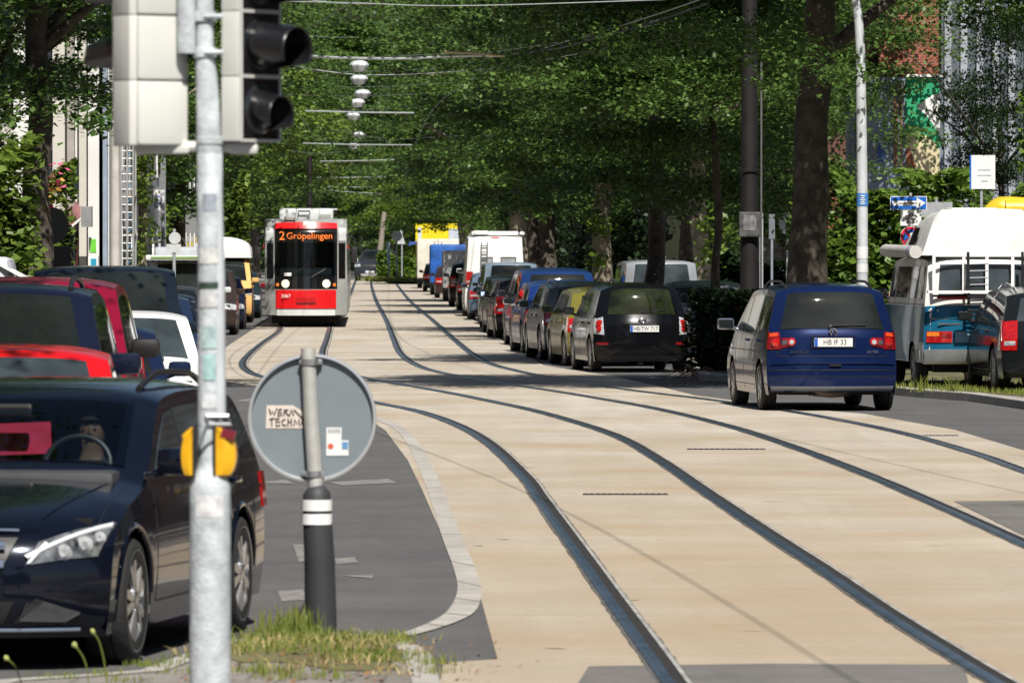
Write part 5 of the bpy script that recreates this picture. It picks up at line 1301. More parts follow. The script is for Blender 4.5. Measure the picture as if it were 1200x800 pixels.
# ------------------------------------------------------------------ round sign on its bollard
def round_sign():
    b = G(376, 740, .12); Y = b.y; s = FPX / Y
    t = thing('round_traffic_sign', 'back of a round grey traffic sign on a black bollard with two white bands', 'traffic sign', (b.x, b.y, .12))
    zz = lambda py: CAM_H - (py - HY) / s - .12
    xx = lambda px: (px - 376) / s
    sleeve = M('bollard_rubber', (.035, .037, .042), .6, var=.15)
    x0, x1 = 0, xx(370)
    pts = [(x0, 0, 0), (xx(374.5), 0, zz(660)), (xx(371), 0, zz(590)), (xx(371), 0, zz(578)), (xx(370), 0, zz(570)), (xx(369.5), 0, zz(568))]
    MB().tube(pts, [19 / s, 18 / s, 16.6 / s, 16 / s, 10 / s, 5 / s], 28).build('bollard', sleeve, t, True, 60)
    for p0, p1 in ((585, 598), (601.5, 614)):
        MB().tube([(xx(371), 0, zz(p1)), (xx(371), 0, zz(p0))], 18.2 / s, 28, False).build('white_band', M('reflective_white', (.80, .81, .82), .4), t, True)
    post = M('post_galvanised', (.50, .50, .48), .5, .3, var=.15, scale=10)
    MB().tube([(xx(370), 0, zz(575)), (xx(364), -.0, zz(480)), (xx(361), 0, zz(408))], 8.5 / s, 20).build('post', post, t, True, 60)
    cx, cz, r = xx(365.5), zz(490), 75 / s
    yb = .052
    MB().lathe([(.001, yb + .004), (r * .985, yb + .004), (r * .985, yb)], 'Y', (cx, 0, cz), 64).lathe([(.001, yb), (r * .96, yb)], 'Y', (cx, 0, cz), 64).build('sign_plate', M('sign_back_grey', (.20, .235, .26), .45, .1, var=.05, scale=5), t, True, 40)
    MB().lathe([(r * .945, yb), (r * .945, yb - .022), (r * .965, yb - .03), (r * 1.0, yb - .028), (r * 1.005, yb), (r * 1.0, yb + .01)], 'Y', (cx, 0, cz), 72).build('rim', M('rim_alloy', (.55, .57, .60), .3, .5), t, True, 50)
    for pz in (424, 555):
        mb = MB()
        mb.bbox((xx(365), yb - .02, zz(pz)), (.115, .03, .03), .006)
        mb.lathe([(.030, -.016), (.046, -.016), (.046, .016), (.030, .016)], 'Z', (xx(363 if pz < 500 else 368), 0, zz(pz)), 20)
        for dx in (-.045, .045): mb.lathe([(.001, -.02), (.013, -.018), (.014, 0)], 'Y', (xx(363 if pz < 500 else 368) + dx, yb - .03, zz(pz)), 10)
        mb.build('clamp', M('zinc', (.5, .52, .54), .3, .8), t, True, 40)
    stk = M('pale_sticker', (.66, .58, .52), .6, var=.1, scale=25)
    o = MB().add([(xx(311), yb - .003, zz(502)), (xx(357), yb - .003, zz(502)), (xx(357), yb - .003, zz(484)), (xx(343), yb - .003, zz(475)), (xx(312), yb - .003, zz(475))], [(0, 1, 2, 3, 4)]).build('sticker', stk, t)
    rnd = random.Random(3); mb = MB()
    def stroke(pl): mb.tube([(xx(a), yb - .006, zz(b_)) for a, b_ in pl], .0035, 5)
    for pl in ([(315, 479), (317, 486), (319, 481), (321, 486), (324, 478)], [(330, 479), (326, 480), (325, 487), (330, 486)], [(326, 483), (330, 483)], [(332, 487), (333, 480), (337, 480), (334, 483), (338, 487)], [(339, 487), (341, 480), (344, 487)],
               [(315, 491), (322, 490)], [(318, 491), (318, 499)], [(327, 490), (323, 491), (323, 499), (328, 498)], [(324, 494), (328, 494)], [(334, 491), (330, 493), (331, 498), (335, 498)], [(337, 490), (337, 499)], [(337, 494), (341, 494)], [(341, 490), (341, 499)],
               [(344, 499), (345, 491), (348, 497), (350, 491), (351, 499)], [(354, 492), (353, 496), (356, 498)], [(344, 480), (350, 486), (357, 494)]): stroke(pl)
    mb.build('handwriting', inkM, o)
    o = MB().box(((xx(382) + xx(400)) / 2, yb - .003, (zz(501) + zz(534)) / 2), (18 / s, .002, 33 / s)).box((xx(404), yb - .003, zz(525)), (8 / s, .002, 18 / s)).build('sticker', M('white_sticker', (.72, .73, .74), .5), t)
    MB().box((xx(404), yb - .006, zz(522)), (7 / s, .002, 8 / s)).build('sticker_print', M('print_blue', (.12, .28, .5), .5), o)
    MB().lathe([(.001, -.006), (3.4 / s, -.006)], 'Y', (xx(387), yb, zz(523)), 14).build('sticker_print', M('print_red', (.6, .12, .06), .5), o)
    mb = MB()
    for k in range(5): mb.box((xx(385 + 3 * k), yb - .006, zz(505)), (1 / s, .002, 4.5 / s))
    mb.build('sticker_print', inkM, o)
    return t
round_sign()

# ------------------------------------------------------------------ lamps and wires over the street
wireM = M('wire', (.16, .17, .18), .4, .5); wireL = M('bright_wire', (.52, .55, .57), .35, .6)
lampW = M('lamp_casing', (.62, .64, .66), .45, .2)
def span_wire(label, pts, r=.012, m=None, name='span_wire', group='wires strung over the street'):
    pts = [P(a, Y, b) for a, b, Y in pts]; o0 = pts[0]; base = (pts[0] + pts[-1]) / 2
    c = spline([p - base for p in pts], 6)
    o = MB().tube(c, r, 6).build(name, m or wireM, None, True); o.location = base; tag(o, label, 'wire', group); return o
lw = [(421, 77, 204), (421, 93, 222), (425, 110, 243), (419, 120.5, 258), (414, 136, 284), (421, 158, 330), (415, 171, 362)]
nth = ['topmost and largest', 'second from the top', 'third from the top', 'fourth from the top', 'fifth from the top', 'sixth from the top', 'lowest and farthest']
for i, (px, py, Y) in enumerate(lw):
    p = P(px, Y, py); t = thing('street_lamp', 'white box-shaped lamp hanging over the street, %s of the column' % nth[i], 'street lamp', p, group='lamps hanging over the street')
    mb = MB().lathe([(.13, -.19), (.22, -.16), (.30, -.02), (.31, .02), (.24, .12), (.10, .16), (.001, .17)], 'Z', (0, 0, 0), 8); mb.build('lamp_housing', lampW, t, False)
    MB().lathe([(.001, -.20), (.12, -.19), (.13, -.18)], 'Z', (0, 0, 0), 8).build('lamp_glass', M('milk_glass', (.45, .47, .46), .2), t)
    MB().tube([(0, 0, .16), (0, 0, .26)], .02, 6).build('hanger', wireM, t)
    span_wire('thin span wire carrying the lamp %s' % nth[i], [(px - 200 + 5 * i, py - 18 + i, Y), (px, py - .26 * FPX / Y, Y), (px + 260 - 10 * i, py - 24 + i, Y)], .007)
span_wire('thick bright span wire across the top of the street', [(352, 65, 100), (400, 68, 100), (470, 69, 100), (540, 66, 100), (590, 66, 100)], .020, wireL)
span_wire('dark wire bundle rising right from the thick bright wire', [(560, 66, 100), (610, 62, 100), (660, 55, 99), (700, 44, 98), (760, 28, 97), (830, 4, 96)], .020, wireM)
span_wire('bundle wire beside the dark bundle', [(570, 62, 100), (640, 52, 100), (720, 38, 99), (820, 20, 98)], .007, wireL)
span_wire('thin wire rising right below the bundle', [(300, 63, 101), (345, 77, 101), (430, 88, 101), (560, 82, 101), (640, 70, 100), (712, 56, 100)], .008, wireL)
span_wire('thin wire just below the top edge of the picture', [(330, 2, 90), (420, 4, 90), (500, 7, 90), (600, 6, 90), (780, 0, 90)], .007, wireL)
span_wire('short pale wire at the top left of the trees', [(360, 0, 92), (395, 4, 92), (440, 5, 92)], .007, wireL)
for i, (x0, x1, py, Y, y2) in enumerate([(358, 485, 130, 200, 132.5), (355, 483, 168, 258, 170), (375, 462, 189, 300, 187), (370, 452, 208, 355, 207), (382, 440, 218.5, 390, 219), (384, 448, 223, 410, 227)]):
    span_wire('bright horizontal cantilever arm over the far street, %s' % ['the highest', 'second highest', 'third highest', 'fourth highest', 'just above the lowest', 'the lowest'][i], [(x0, py, Y), ((x0 + x1) / 2, (py + y2) / 2 + .5, Y), (x1, y2, Y)], .024, wireL, name='cantilever_arm')
for i, (a, b) in enumerate([((350, 40, 100), (420, 44, 200)), ((372, 148, 250), (450, 162, 260)), ((372, 163, 260), (440, 172, 300)), ((520, 158, 240), (578, 158, 200)), ((340, 177, 220), (400, 178, 240))]):
    span_wire('slack thin wire among the leaves, %s' % ['upper left', 'middle', 'lower middle', 'right of the masts', 'left of the mast'][i], [a, ((a[0] + b[0]) / 2, (a[1] + b[1]) / 2 + 2, (a[2] + b[2]) / 2), b], .007, wireL)
# insulator rod
o = MB().tube([P(518, 99.5, 61), P(560, 99.5, 63), P(592, 99.5, 66)], .022, 8).build('insulator_rod', M('tan_insulator', (.50, .42, .26), .5), None, True); tag(o, 'tan insulator rod on the thick wire over the street', 'insulator')
# contact wires above each track
for lb, pts in (('contact wire over the left track', [(3.0, 20), (1.2, 50), (-2.0, 85), (-4.6, 120), (-5.6, 176), (-7.9, 280), (-12, 480)]), ('contact wire over the right track', [(9, 20), (5.6, 50), (2.2, 90), (-.7, 125), (-3.0, 200), (-8.4, 480)])):
    c = spline([Vector((x, y, 5.5)) for x, y in pts], 6); o = MB().tube(c, .008, 5).build('contact_wire', wireM); tag(o, lb, 'wire', 'tram contact wires')
def mast(px, pyb, pyt, Y, r, label, m, lean=0, name='catenary_mast', extra=None):
    b = P(px, Y, z=.1); zt = CAM_H - (pyt - HY) * Y / FPX
    t = thing(name, label, 'mast', b)
    MB().tube([(0, 0, 0), (lean * .5, 0, zt * .5), (lean, 0, zt)], [r * 1.1, r, r * .8], 14).build('mast_shaft', m, t, True, 60)
    MB().lathe([(r * 1.7, 0), (r * 1.7, .25), (r * 1.2, .35)], 'Z', n=14).build('mast_foot', m, t, True, 60)
    if extra: extra(t, zt)
    return t
darkiron = M('dark_iron', (.013, .011, .012), .7, .2, var=.3); conc = M('mast_concrete', (.48, .46, .42), .8, var=.15, scale=3)
mast(363, 0, 185, 260, .12, 'slim dark mast above the tram roof', darkiron)
mast(442, 0, 250, 445, .20, 'leaning pale concrete mast behind the distant off-roader', M('weathered_concrete', (.25, .22, .18), .9), lean=.5)
def iron_extra(t, zt):
    MB().lathe([(.19, 0), (.19, .04)], 'Z', (0, 0, CAM_H - (207 - HY) * 108 / FPX)).build('mast_ring', darkiron, t)
    MB().bbox((0, -.16, CAM_H - (270 - HY) * 108 / FPX), (.36, .16, .42), .02).build('meter_box', M('poster_grey', (.08, .08, .08), .6, var=.5, scale=6), t)
    MB().box((0, -.243, CAM_H - (268 - HY) * 108 / FPX), (.22, .006, .26)).build('poster', M('dark_poster', (.16, .16, .17), .6, var=.6, scale=12), t)
    MB().tube([(.20, -.02, 0), (.20, -.02, 5.2)], .018, 8).build('cable_pipe', M('dull_steel', (.3, .3, .31), .4, .7), t)
    MB().bbox((-.12, -.25, .55), (.9, .5, .95), .03).build('base_cabinet', M('dark_cabinet', (.045, .045, .043), .7, var=.3), t)
mast(878, 0, -80, 108, .145, 'thick dark iron mast with a poster box, between the right trees', darkiron, extra=iron_extra)
# white lamp post on the right
def lamp_post():
    Y = 97.5; b = P(1010.5, Y, z=.12); t = thing('lamp_post', 'white lamp post with blue sticker behind the blue people carrier', 'lamp post', b)
    q = lambda px, py: Vector((P(px, Y, py).x - b.x, 0, P(px, Y, py).z - b.z))
    wm = M('white_post', (.60, .63, .66), .4, .2, var=.12, scale=8)
    pts = [Vector((0, 0, 0)), q(1010.5, 250), q(1009, 120), q(1007.5, 50), q(1004, 10), q(998, -20), q(985, -50), q(960, -75)]
    MB().tube(spline(pts, 5), [.088 - .035 * i / 35 for i in range(36)], 16).build('post_shaft', wm, t, True, 60)
    MB().bbox(q(952, -76), (.5, .2, .12), .05).build('lamp_head', lampW, t, True)
    for py, hh, col in ((234, 15, (.06, .22, .55)), (296, 14, (.72, .72, .72)), (314, 10, (.72, .72, .72))):
        z = q(1010, py).z; MB().lathe([(.0885, -hh / 2 * Y / FPX), (.0885, hh / 2 * Y / FPX)], 'Z', (0, 0, z), 20).build('sticker', M('post_sticker_%d' % py, col, .5), t)
    mb = MB()
    for k, (dz, wd) in enumerate(((.06, .07), (.03, .05), (.0, .08), (-.03, .06), (-.06, .08))): mb.box((0, -.091, q(1010, 234).z + dz), (wd, .004, .012))
    mb.build('sticker_print', whiteP, t)
lamp_post()

# ------------------------------------------------------------------ signs
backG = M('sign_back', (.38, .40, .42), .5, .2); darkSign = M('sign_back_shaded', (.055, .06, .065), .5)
sblue = M('sign_blue', (.015, .13, .52), .35, var=.04); sred = M('sign_red', (.62, .02, .05), .35, var=.04); swhite = M('sign_white', (.80, .80, .79), .35, var=.03)
def post(t, Y, px, b, top_py, r=.03, m=None, name='post'):
    zt = CAM_H - (top_py - HY) * Y / FPX; x = P(px, Y, z=0).x - b.x
    MB().tube([(x, .03, 0), (x, .03, zt - b.z)], r, 10).build(name, m or M('post_galvanised', (.5, .5, .48), .5, .3), t, True, 60)
def rect(t, Y, b, x0, y0, x1, y1, m, name='sign_plate', dy=0, th=.012):
    a, c = P(x0, Y, y0) - b, P(x1, Y, y1) - b
    return MB().box(((a.x + c.x) / 2, dy, (a.z + c.z) / 2), (abs(c.x - a.x), th, abs(a.z - c.z))).build(name, m, t)
def disc(t, Y, b, cx, cy, rpx, m, name='sign_plate', dy=0, th=.012, sx=1.0):
    a = P(cx, Y, cy) - b; r = rpx * Y / FPX
    o = MB().lathe([(.001, -th / 2), (r, -th / 2), (r, th / 2), (.001, th / 2)], 'Y', (0, 0, 0), 36).build(name, m, t, True, 40, loc=(a.x, dy, a.z)); o.scale = (sx, 1, 1); return o
# one-way sign group
Y = 124.0; b = P(1067, Y, z=.12)
t = thing('street_sign', 'blue one-way arrow sign with bicycle plate and round no-stopping sign below, at the hedge', 'street sign', b); post(t, Y, 1067, b, 226)
rect(t, Y, b, 1043, 230, 1086, 246, swhite, dy=-.02); rect(t, Y, b, 1043.8, 230.8, 1085.2, 245.2, sblue, 'sign_face', dy=-.029, th=.008)
s_ = Y / FPX; mb = MB(); q = lambda px, py: Vector((P(px, Y, py).x - b.x, -.036, P(px, Y, py).z - b.z))
mb.add([q(1045.5, 235.5), q(1045.5, 241), q(1074, 241), q(1074, 244.5), q(1084.5, 238), q(1074, 231.6), q(1074, 235.5)], [(0, 1, 2, 6), (3, 4, 5), (2, 3, 5, 6)]); mb.build('arrow', swhite, t)
text('sign_lettering', 'Einbahnstraße', .062, inkM, t, q(1060, 238.4) + Vector((0, -.003, 0)), (R(90), 0, 0), .001, sx=1.0)
rect(t, Y, b, 1055, 246.8, 1079.5, 264.5, swhite, 'supplementary_plate', dy=-.02)
mb = MB()
for cx in (1063.5, 1071): mb.tube([q(cx + 2.5 * cos(a), 254.5 + 2.5 * sin(a)) for a in np.linspace(0, 2 * pi, 17)], .006, 5)
mb.tube([q(1063.5, 254.5), q(1066, 250.5), q(1070, 250.5), q(1071, 254.5)], .006, 5).tube([q(1066, 250.5), q(1067.5, 254.5), q(1070, 250.5)], .006, 5).tube([q(1069, 249), q(1071.5, 249)], .006, 5)
mb.tube([q(1062, 260), q(1072, 260)], .006, 5).tube([q(1064, 258.5), q(1062, 260), q(1064, 261.5)], .006, 5).tube([q(1070, 258.5), q(1072, 260), q(1070, 261.5)], .006, 5); mb.build('bicycle_symbol', inkM, t)
disc(t, Y, b, 1067, 277.5, 12.3, swhite, dy=-.02); disc(t, Y, b, 1067, 277.5, 11.8, sred, 'sign_face', dy=-.028, th=.01); disc(t, Y, b, 1067, 277.5, 8.8, sblue, 'sign_face', dy=-.034, th=.01)
MB().box(q(1067, 277.5) + Vector((0, -.008, 0)), (17.4 * s_, .006, 2.6 * s_), ry=R(45)).box(q(1067, 277.5) + Vector((0, -.016, 0)), (17.4 * s_, .006, 2.6 * s_), ry=R(-45)).build('sign_cross', sred, t)
MB().bbox(q(1069, 275) + Vector((0, -.022, 0)), (.09, .004, .07), .02).build('sticker', swhite, t)
b2 = P(1097, 130, z=.12); t = thing('street_sign', 'plain grey back of a rectangular sign right of the one-way arrow', 'street sign', b2); post(t, 130, 1097, b2, 232, m=backG); rect(t, 130, b2, 1078, 237, 1116, 254.5, backG)
b2 = P(1150, 120, z=.12); t = thing('notice_board', 'white notice board with faint lettering in the hedge at upper right', 'notice board', b2); post(t, 120, 1150, b2, 190, m=backG)
rect(t, 120, b2, 1137, 182, 1166, 221.5, swhite, dy=-.02); rect(t, 120, b2, 1136.2, 182, 1138, 221.5, sblue, 'board_edge', dy=-.03)
for k, w_ in enumerate((15, 17, 8)):
    aa = P(1153, 120, 199 + 6.5 * k) - b2; MB().box((aa.x, -.03, aa.z), (w_ * 120 / FPX, .003, 1.4 * 120 / FPX)).build('faint_lettering', M('faint_print', (.5, .53, .6), .5), t)
# signs between mast and trunk
b2 = P(920, 150, z=.12); t = thing('street_sign', 'grey back of a round sign on a thin post between iron mast and thick trunk', 'street sign', b2); post(t, 150, 922.5, b2, 250, m=backG); disc(t, 150, b2, 921, 262, 12.5, backG, dy=-.02, sx=.66)
b2 = P(904, 145, z=.12); t = thing('street_sign', 'narrow dark sign board on a post left of the round sign back', 'street sign', b2); post(t, 145, 904.5, b2, 275, m=M('post_blue_grey', (.25, .27, .32), .5)); rect(t, 145, b2, 901, 251, 908, 280, M('sign_shadow_grey', (.16, .17, .19), .5))
b2 = P(892, 140, z=.12); t = thing('sign_post', 'bare thin white post right beside the iron mast', 'post', b2); post(t, 140, 892, b2, 250, r=.045, m=M('white_post', (.6, .63, .66), .4))
# far signs
b2 = P(465, 400, z=.12); t = thing('street_sign', 'grey back of a round sign far down the street', 'street sign', b2); post(t, 400, 465, b2, 270, r=.05, m=backG); disc(t, 400, b2, 465, 276.5, 6.3, M('far_sign_back', (.5, .52, .53), .5), dy=-.04)
b2 = P(471, 405, z=.12); t = thing('street_sign', 'pale triangular sign beside the far round sign', 'street sign', b2); post(t, 405, 471, b2, 270, r=.05, m=backG)
aa = [P(464, 405, 286) - b2, P(475, 405, 286) - b2, P(469.5, 405, 269) - b2]; MB().add([(v.x, -.05, v.z) for v in aa] + [(v.x, -.03, v.z) for v in aa], [(0, 1, 2), (5, 4, 3), (0, 3, 4, 1), (1, 4, 5, 2), (2, 5, 3, 0)]).build('sign_plate', MATS['far_sign_back'], t)
b2 = P(455.5, 402, z=.12); t = thing('advert_pillar', 'slim pale blue pillar beside the far signs', 'pillar', b2); rect(t, 402, b2, 453.5, 284, 457, 310, M('pale_blue_pillar', (.32, .46, .55), .6), 'pillar_body', th=.3); MB().box((.0, -.16, .8), (.1, .01, 1.1)).build('pillar_strip', backG, t)
# left signs
Y = 100; b2 = P(59, Y, z=.12); t = thing('street_sign', 'dark back of a round sign above a square board at the left hedge', 'street sign', b2)
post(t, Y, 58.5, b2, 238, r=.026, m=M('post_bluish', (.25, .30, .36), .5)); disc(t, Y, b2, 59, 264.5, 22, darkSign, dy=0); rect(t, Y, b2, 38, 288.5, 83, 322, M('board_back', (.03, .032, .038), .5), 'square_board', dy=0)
for py in (242, 288): rect(t, Y, b2, 55, py - 2, 62, py + 2, sred, 'red_clamp', dy=.03, th=.1)
mb = MB(); q = lambda px, py: Vector((P(px, Y, py).x - b2.x, -.01, P(px, Y, py).z - b2.z))
mb.box(q(43, 264), (.03, .004, .09), ry=.3).box(q(45, 261), (.05, .004, .03), ry=.3).box(q(45, 267), (.05, .004, .03), ry=.3).box(q(52.5, 261), (.09, .004, .035), ry=-.4); mb.build('sticker', M('torn_sticker', (.35, .36, .36), .6), t)
b2 = P(183, 178, z=.12); t = thing('shop_sign', 'white square shop sign with blue lettering on the left pavement', 'shop sign', b2); post(t, 178, 191, b2, 250, r=.05, m=backG); rect(t, 178, b2, 173, 222.5, 193, 247, swhite, dy=-.05, th=.06)
q = lambda px, py: Vector((P(px, 178, py).x - b2.x, -.09, P(px, 178, py).z - b2.z)); mb = MB()
for y0, x0, x1 in ((230, 178, 188), (234, 180, 187), (238, 178, 189), (242, 181, 186)): mb.box((q(x0, y0) + q(x1, y0)) / 2, ((x1 - x0) * 178 / FPX, .006, .05))
mb.tube([q(177, 228), q(177, 243)], .012, 5).tube([q(189, 228), q(189, 243)], .012, 5); mb.build('sign_lettering', M('violet_print', (.25, .26, .5), .5), t)
b2 = P(204, 150, z=.12); t = thing('street_sign', 'pale round sign back on a square board above the left queue', 'street sign', b2); post(t, 150, 204, b2, 268, r=.04, m=backG); disc(t, 150, b2, 205, 279, 7, MATS['far_sign_back'], dy=-.03); rect(t, 150, b2, 195, 286, 212, 296, MATS['far_sign_back'], 'square_board', dy=-.02)

# ------------------------------------------------------------------ buildings
wallW = M('white_render', (.70, .70, .68), .8, var=.06, scale=1, bump=.2); wallC = M('cream_render', (.55, .53, .47), .8, var=.08, scale=1); brick = None
def brick_mat(name, c1, c2):
    m = bpy.data.materials.new(name); m.use_nodes = True; n = m.node_tree; b = n.nodes['Principled BSDF']; tc = n.nodes.new('ShaderNodeTexCoord'); br = n.nodes.new('ShaderNodeTexBrick')
    mp = n.nodes.new('ShaderNodeMapping'); mp.inputs['Rotation'].default_value = (R(90), 0, 0); n.links.new(tc.outputs['Object'], mp.inputs[0]); n.links.new(mp.outputs[0], br.inputs['Vector'])
    br.inputs['Scale'].default_value = 4; br.inputs['Color1'].default_value = (*c1, 1); br.inputs['Color2'].default_value = (*c2, 1); br.inputs['Mortar'].default_value = (.35, .32, .28, 1); br.inputs['Mortar Size'].default_value = .012
    n.links.new(br.outputs[0], b.inputs['Base Color']); b.inputs['Roughness'].default_value = .9; return m
brick = brick_mat('red_brick', (.30, .075, .04), (.22, .05, .03)); roofM = M('roof_tile', (.13, .06, .045), .8, var=.3, scale=8)
frameM = M('window_frame', (.70, .70, .68), .5); paneM = M('house_window', (.04, .05, .06), .05, 0, 1.0, var=.6, scale=1)
def house(name, label, x0, x1, y0, y1, h, wm, roof=2.2, wins=(), side_wins=(), cat='building'):
    t = thing(name, label, cat, ((x0 + x1) / 2, y0, 0)); cx = (x1 - x0) / 2; d = y1 - y0
    MB().box((0, d / 2, h / 2), (2 * cx, d, h)).build('wall', wm, t)
    if roof: MB().add([(-cx - .3, -.3, h), (cx + .3, -.3, h), (cx + .3, d + .3, h), (-cx - .3, d + .3, h), (0, -.3, h + roof), (0, d + .3, h + roof)], [(0, 1, 4), (3, 5, 2), (0, 4, 5, 3), (1, 2, 5, 4), (0, 3, 2, 1)]).build('roof', roofM, t)
    for (wx, wz, ww, wh) in wins:
        f = MB().box((wx, -.03, wz), (ww, .08, wh)).build('window', frameM, t); MB().box((wx - ww * .23, -.075, wz), (ww * .40, .02, wh * .86)).box((wx + ww * .23, -.075, wz), (ww * .40, .02, wh * .86)).build('pane', paneM, f)
    sx = cx if (x0 + x1) < 0 else -cx
    for (wy, wz, ww, wh) in side_wins:
        f = MB().box((sx, wy, wz), (.08, ww, wh)).build('window', frameM, t); MB().box((sx + (.045 if sx > 0 else -.045), wy, wz), (.02, ww * .86, wh * .86)).build('pane', paneM, f)
    return t
sw = lambda n, d0, fl=3: [(d0 + 3.2 * i, 1.9 + 3.1 * k, 1.2, 1.7) for i in range(n) for k in range(fl)]
YB = 158.0
t = house('white_building', 'white rendered building with pilasters and shop front behind the left signs', -12.3, -9.95, YB, 184, 12.5, wallW, 3.0, [(-.5, 3.9 + 3 * k, .8, 1.6) for k in range(3)], sw(7, 2.5, 4))
bx = -11.125
fx = lambda px: (px - 600) * YB / FPX - bx
fz = lambda py: CAM_H - (py - HY) * YB / FPX
for px, m_, wd in ((70, wallC, .30), (84, M('grey_pilaster', (.36, .33, .30), .8), .18), (99, wallC, .22), (112, wallW, .4), (122, M('blue_grey_panel', (.26, .32, .40), .6), .2)):
    MB().box((fx(px), -.16, 5.0), (wd, .32, 10)).build('pilaster', m_, t)
for px, py in ((91, 215), (91, 195), (105, 205), (105, 180)): MB().box((fx(px), -.05, fz(py)), (.16, .06, .34)).build('window', paneM, t)
MB().box((fx(91), -.05, fz(297)), (.30, .08, 1.0)).build('shop_door', M('dark_red_door', (.09, .03, .03), .4), t)
a = thing('awning', 'dusty dark red awning over the shop door of the white building', 'awning', (-9.95 - .7, YB - .05, 0))
ax = lambda px: (px - 600) * YB / FPX + 10.65
MB().add([(ax(80), 0, fz(236)), (ax(95), 0, fz(236)), (ax(98), -1.0, fz(256)), (ax(80), -1.0, fz(271))], [(0, 1, 2, 3)]).add([(ax(80), -1.0, fz(271)), (ax(98), -1.0, fz(256)), (ax(98), -1.0, fz(259)), (ax(80), -1.0, fz(274))], [(0, 1, 2, 3)]).build('awning_cloth', M('dusty_red_cloth', (.22, .10, .10), .8), a)
MB().tube([(ax(80), -1.02, fz(272)), (ax(98), -1.02, fz(257)), (ax(108), -1.0, fz(262))], .03, 6).build('awning_rail', whiteP, a)
b2 = P(109, 157, z=.12); t = thing('advert_banner', 'upright banner with green and blue fields beside the shop door', 'banner', b2)
rect(t, 157, b2, 104, 278, 115, 313, swhite, 'banner_cloth', th=.03); rect(t, 157, b2, 105.5, 280, 113, 296, M('lime_field', (.16, .55, .06), .5), 'green_field', dy=-.02); rect(t, 157, b2, 106.5, 303, 113, 312, M('cyan_field', (.02, .32, .50), .5), 'blue_field', dy=-.02)
rect(t, 157, b2, 115, 300, 116, 325, backG, 'banner_pole', th=.04)
b2 = P(100.5, 156.5, z=0); t = thing('balcony', 'grey balcony box on the white building', 'balcony', b2); rect(t, 156.5, b2, 96, 242, 108, 266, M('balcony_grey', (.30, .28, .26), .7), 'balcony_front', th=.5)
mb = MB()
for k in range(7): aa = P(97 + 1.7 * k, 156.5, 242) - b2; cc = P(97 + 1.7 * k, 156.5, 266) - b2; mb.tube([(aa.x, -.27, aa.z), (cc.x, -.27, cc.z)], .012, 5)
mb.build('balcony_bars', backG, t)
mast(135, 0, 120, 150, .115, 'pale concrete post left of the white scaffold', conc, name='concrete_post')
def scaffold():
    Y = 152; b = P(149, Y, z=.12); t = thing('scaffold', 'white scaffold tower with ladders at the left pavement', 'scaffold', b); mb = MB(); q = lambda px, py, dy=0: Vector((P(px, Y, py).x - b.x, dy, P(px, Y, py).z - b.z))
    for px in (142, 149, 156):
        for dy in (0, 1.0): mb.tube([q(px, 318, dy), q(px, 150, dy)], .025, 6)
    mb.build('scaffold_upright', M('scaffold_zinc', (.42, .43, .44), .5, .3), t); mb = MB()
    for k in range(18): mb.tube([q(142, 312 - 9 * k), q(156, 312 - 9 * k)], .016, 5)
    mb.build('scaffold_rung', MATS['scaffold_zinc'], t); mb = MB()
    for k in range(9): mb.tube([q(149, 310 - 18 * k, .02), q(156, 301 - 18 * k, .02)], .012, 5)
    mb.build('scaffold_brace', M('blue_brace', (.1, .3, .5), .5), t)
    for py in (230, 275): MB().box(q(151, py, .5), (.25, .9, .05)).build('scaffold_board', M('wood_board', (.35, .25, .14), .8), t)
scaffold()
t = house('balcony_house', 'pale house with brown slatted balcony beyond the ivy trunk', -20, -12.4, 238, 255, 10, wallW, 2.5, [(-2 + 2 * i, 2 + 3 * k, 1.1, 1.5) for i in range(3) for k in range(3)], sw(4, 2.5))
b2 = P(201, 236.5, z=0); t = thing('balcony', 'brown slatted balcony with blue parasol left of the traffic light pole', 'balcony', b2); rect(t, 236.5, b2, 190, 239, 212, 262, M('brown_slats', (.16, .12, .10), .8, var=.4, scale=6), 'balcony_front', th=.8)
mb = MB()
for k in range(12): aa = P(191 + 1.8 * k, 236.5, 240) - b2; cc = P(191 + 1.8 * k, 236.5, 261) - b2; mb.box(((aa.x + cc.x) / 2, -.42, (aa.z + cc.z) / 2), (.03, .02, abs(aa.z - cc.z)))
mb.build('balcony_slat', M('dark_slat', (.08, .06, .05), .8), t); rect(t, 236.5, b2, 190, 262, 212, 263.5, whiteP, 'balcony_edge', th=.9); rect(t, 236.5, b2, 205, 222, 209, 239, M('orange_wall', (.55, .28, .1), .8), 'wall_strip', dy=.3); rect(t, 236.5, b2, 194, 222, 205, 229, M('navy_cloth', (.04, .05, .12), .8), 'parasol', dy=.1, th=.5)
for i, (x0, y0, y1, h, wm, lb) in enumerate(((-26, 189, 236, 12, wallC, 'long cream house row behind the left trees'), (-32, 258, 330, 13, brick, 'red brick house row behind the far left trees'))):
    house('row_house', lb, x0, x0 + 12.2, y0, y1, h, wm, 3, [], sw(int((y1 - y0) / 3.4), 2.5))
house('row_house', 'brick house beside the left hedge, mostly hidden by leaves', -30, -13.5, 118, 150, 11, brick, 3, [(-5 + 3 * i, 2 + 3 * k, 1.2, 1.6) for i in range(4) for k in range(3)], sw(9, 2.5))
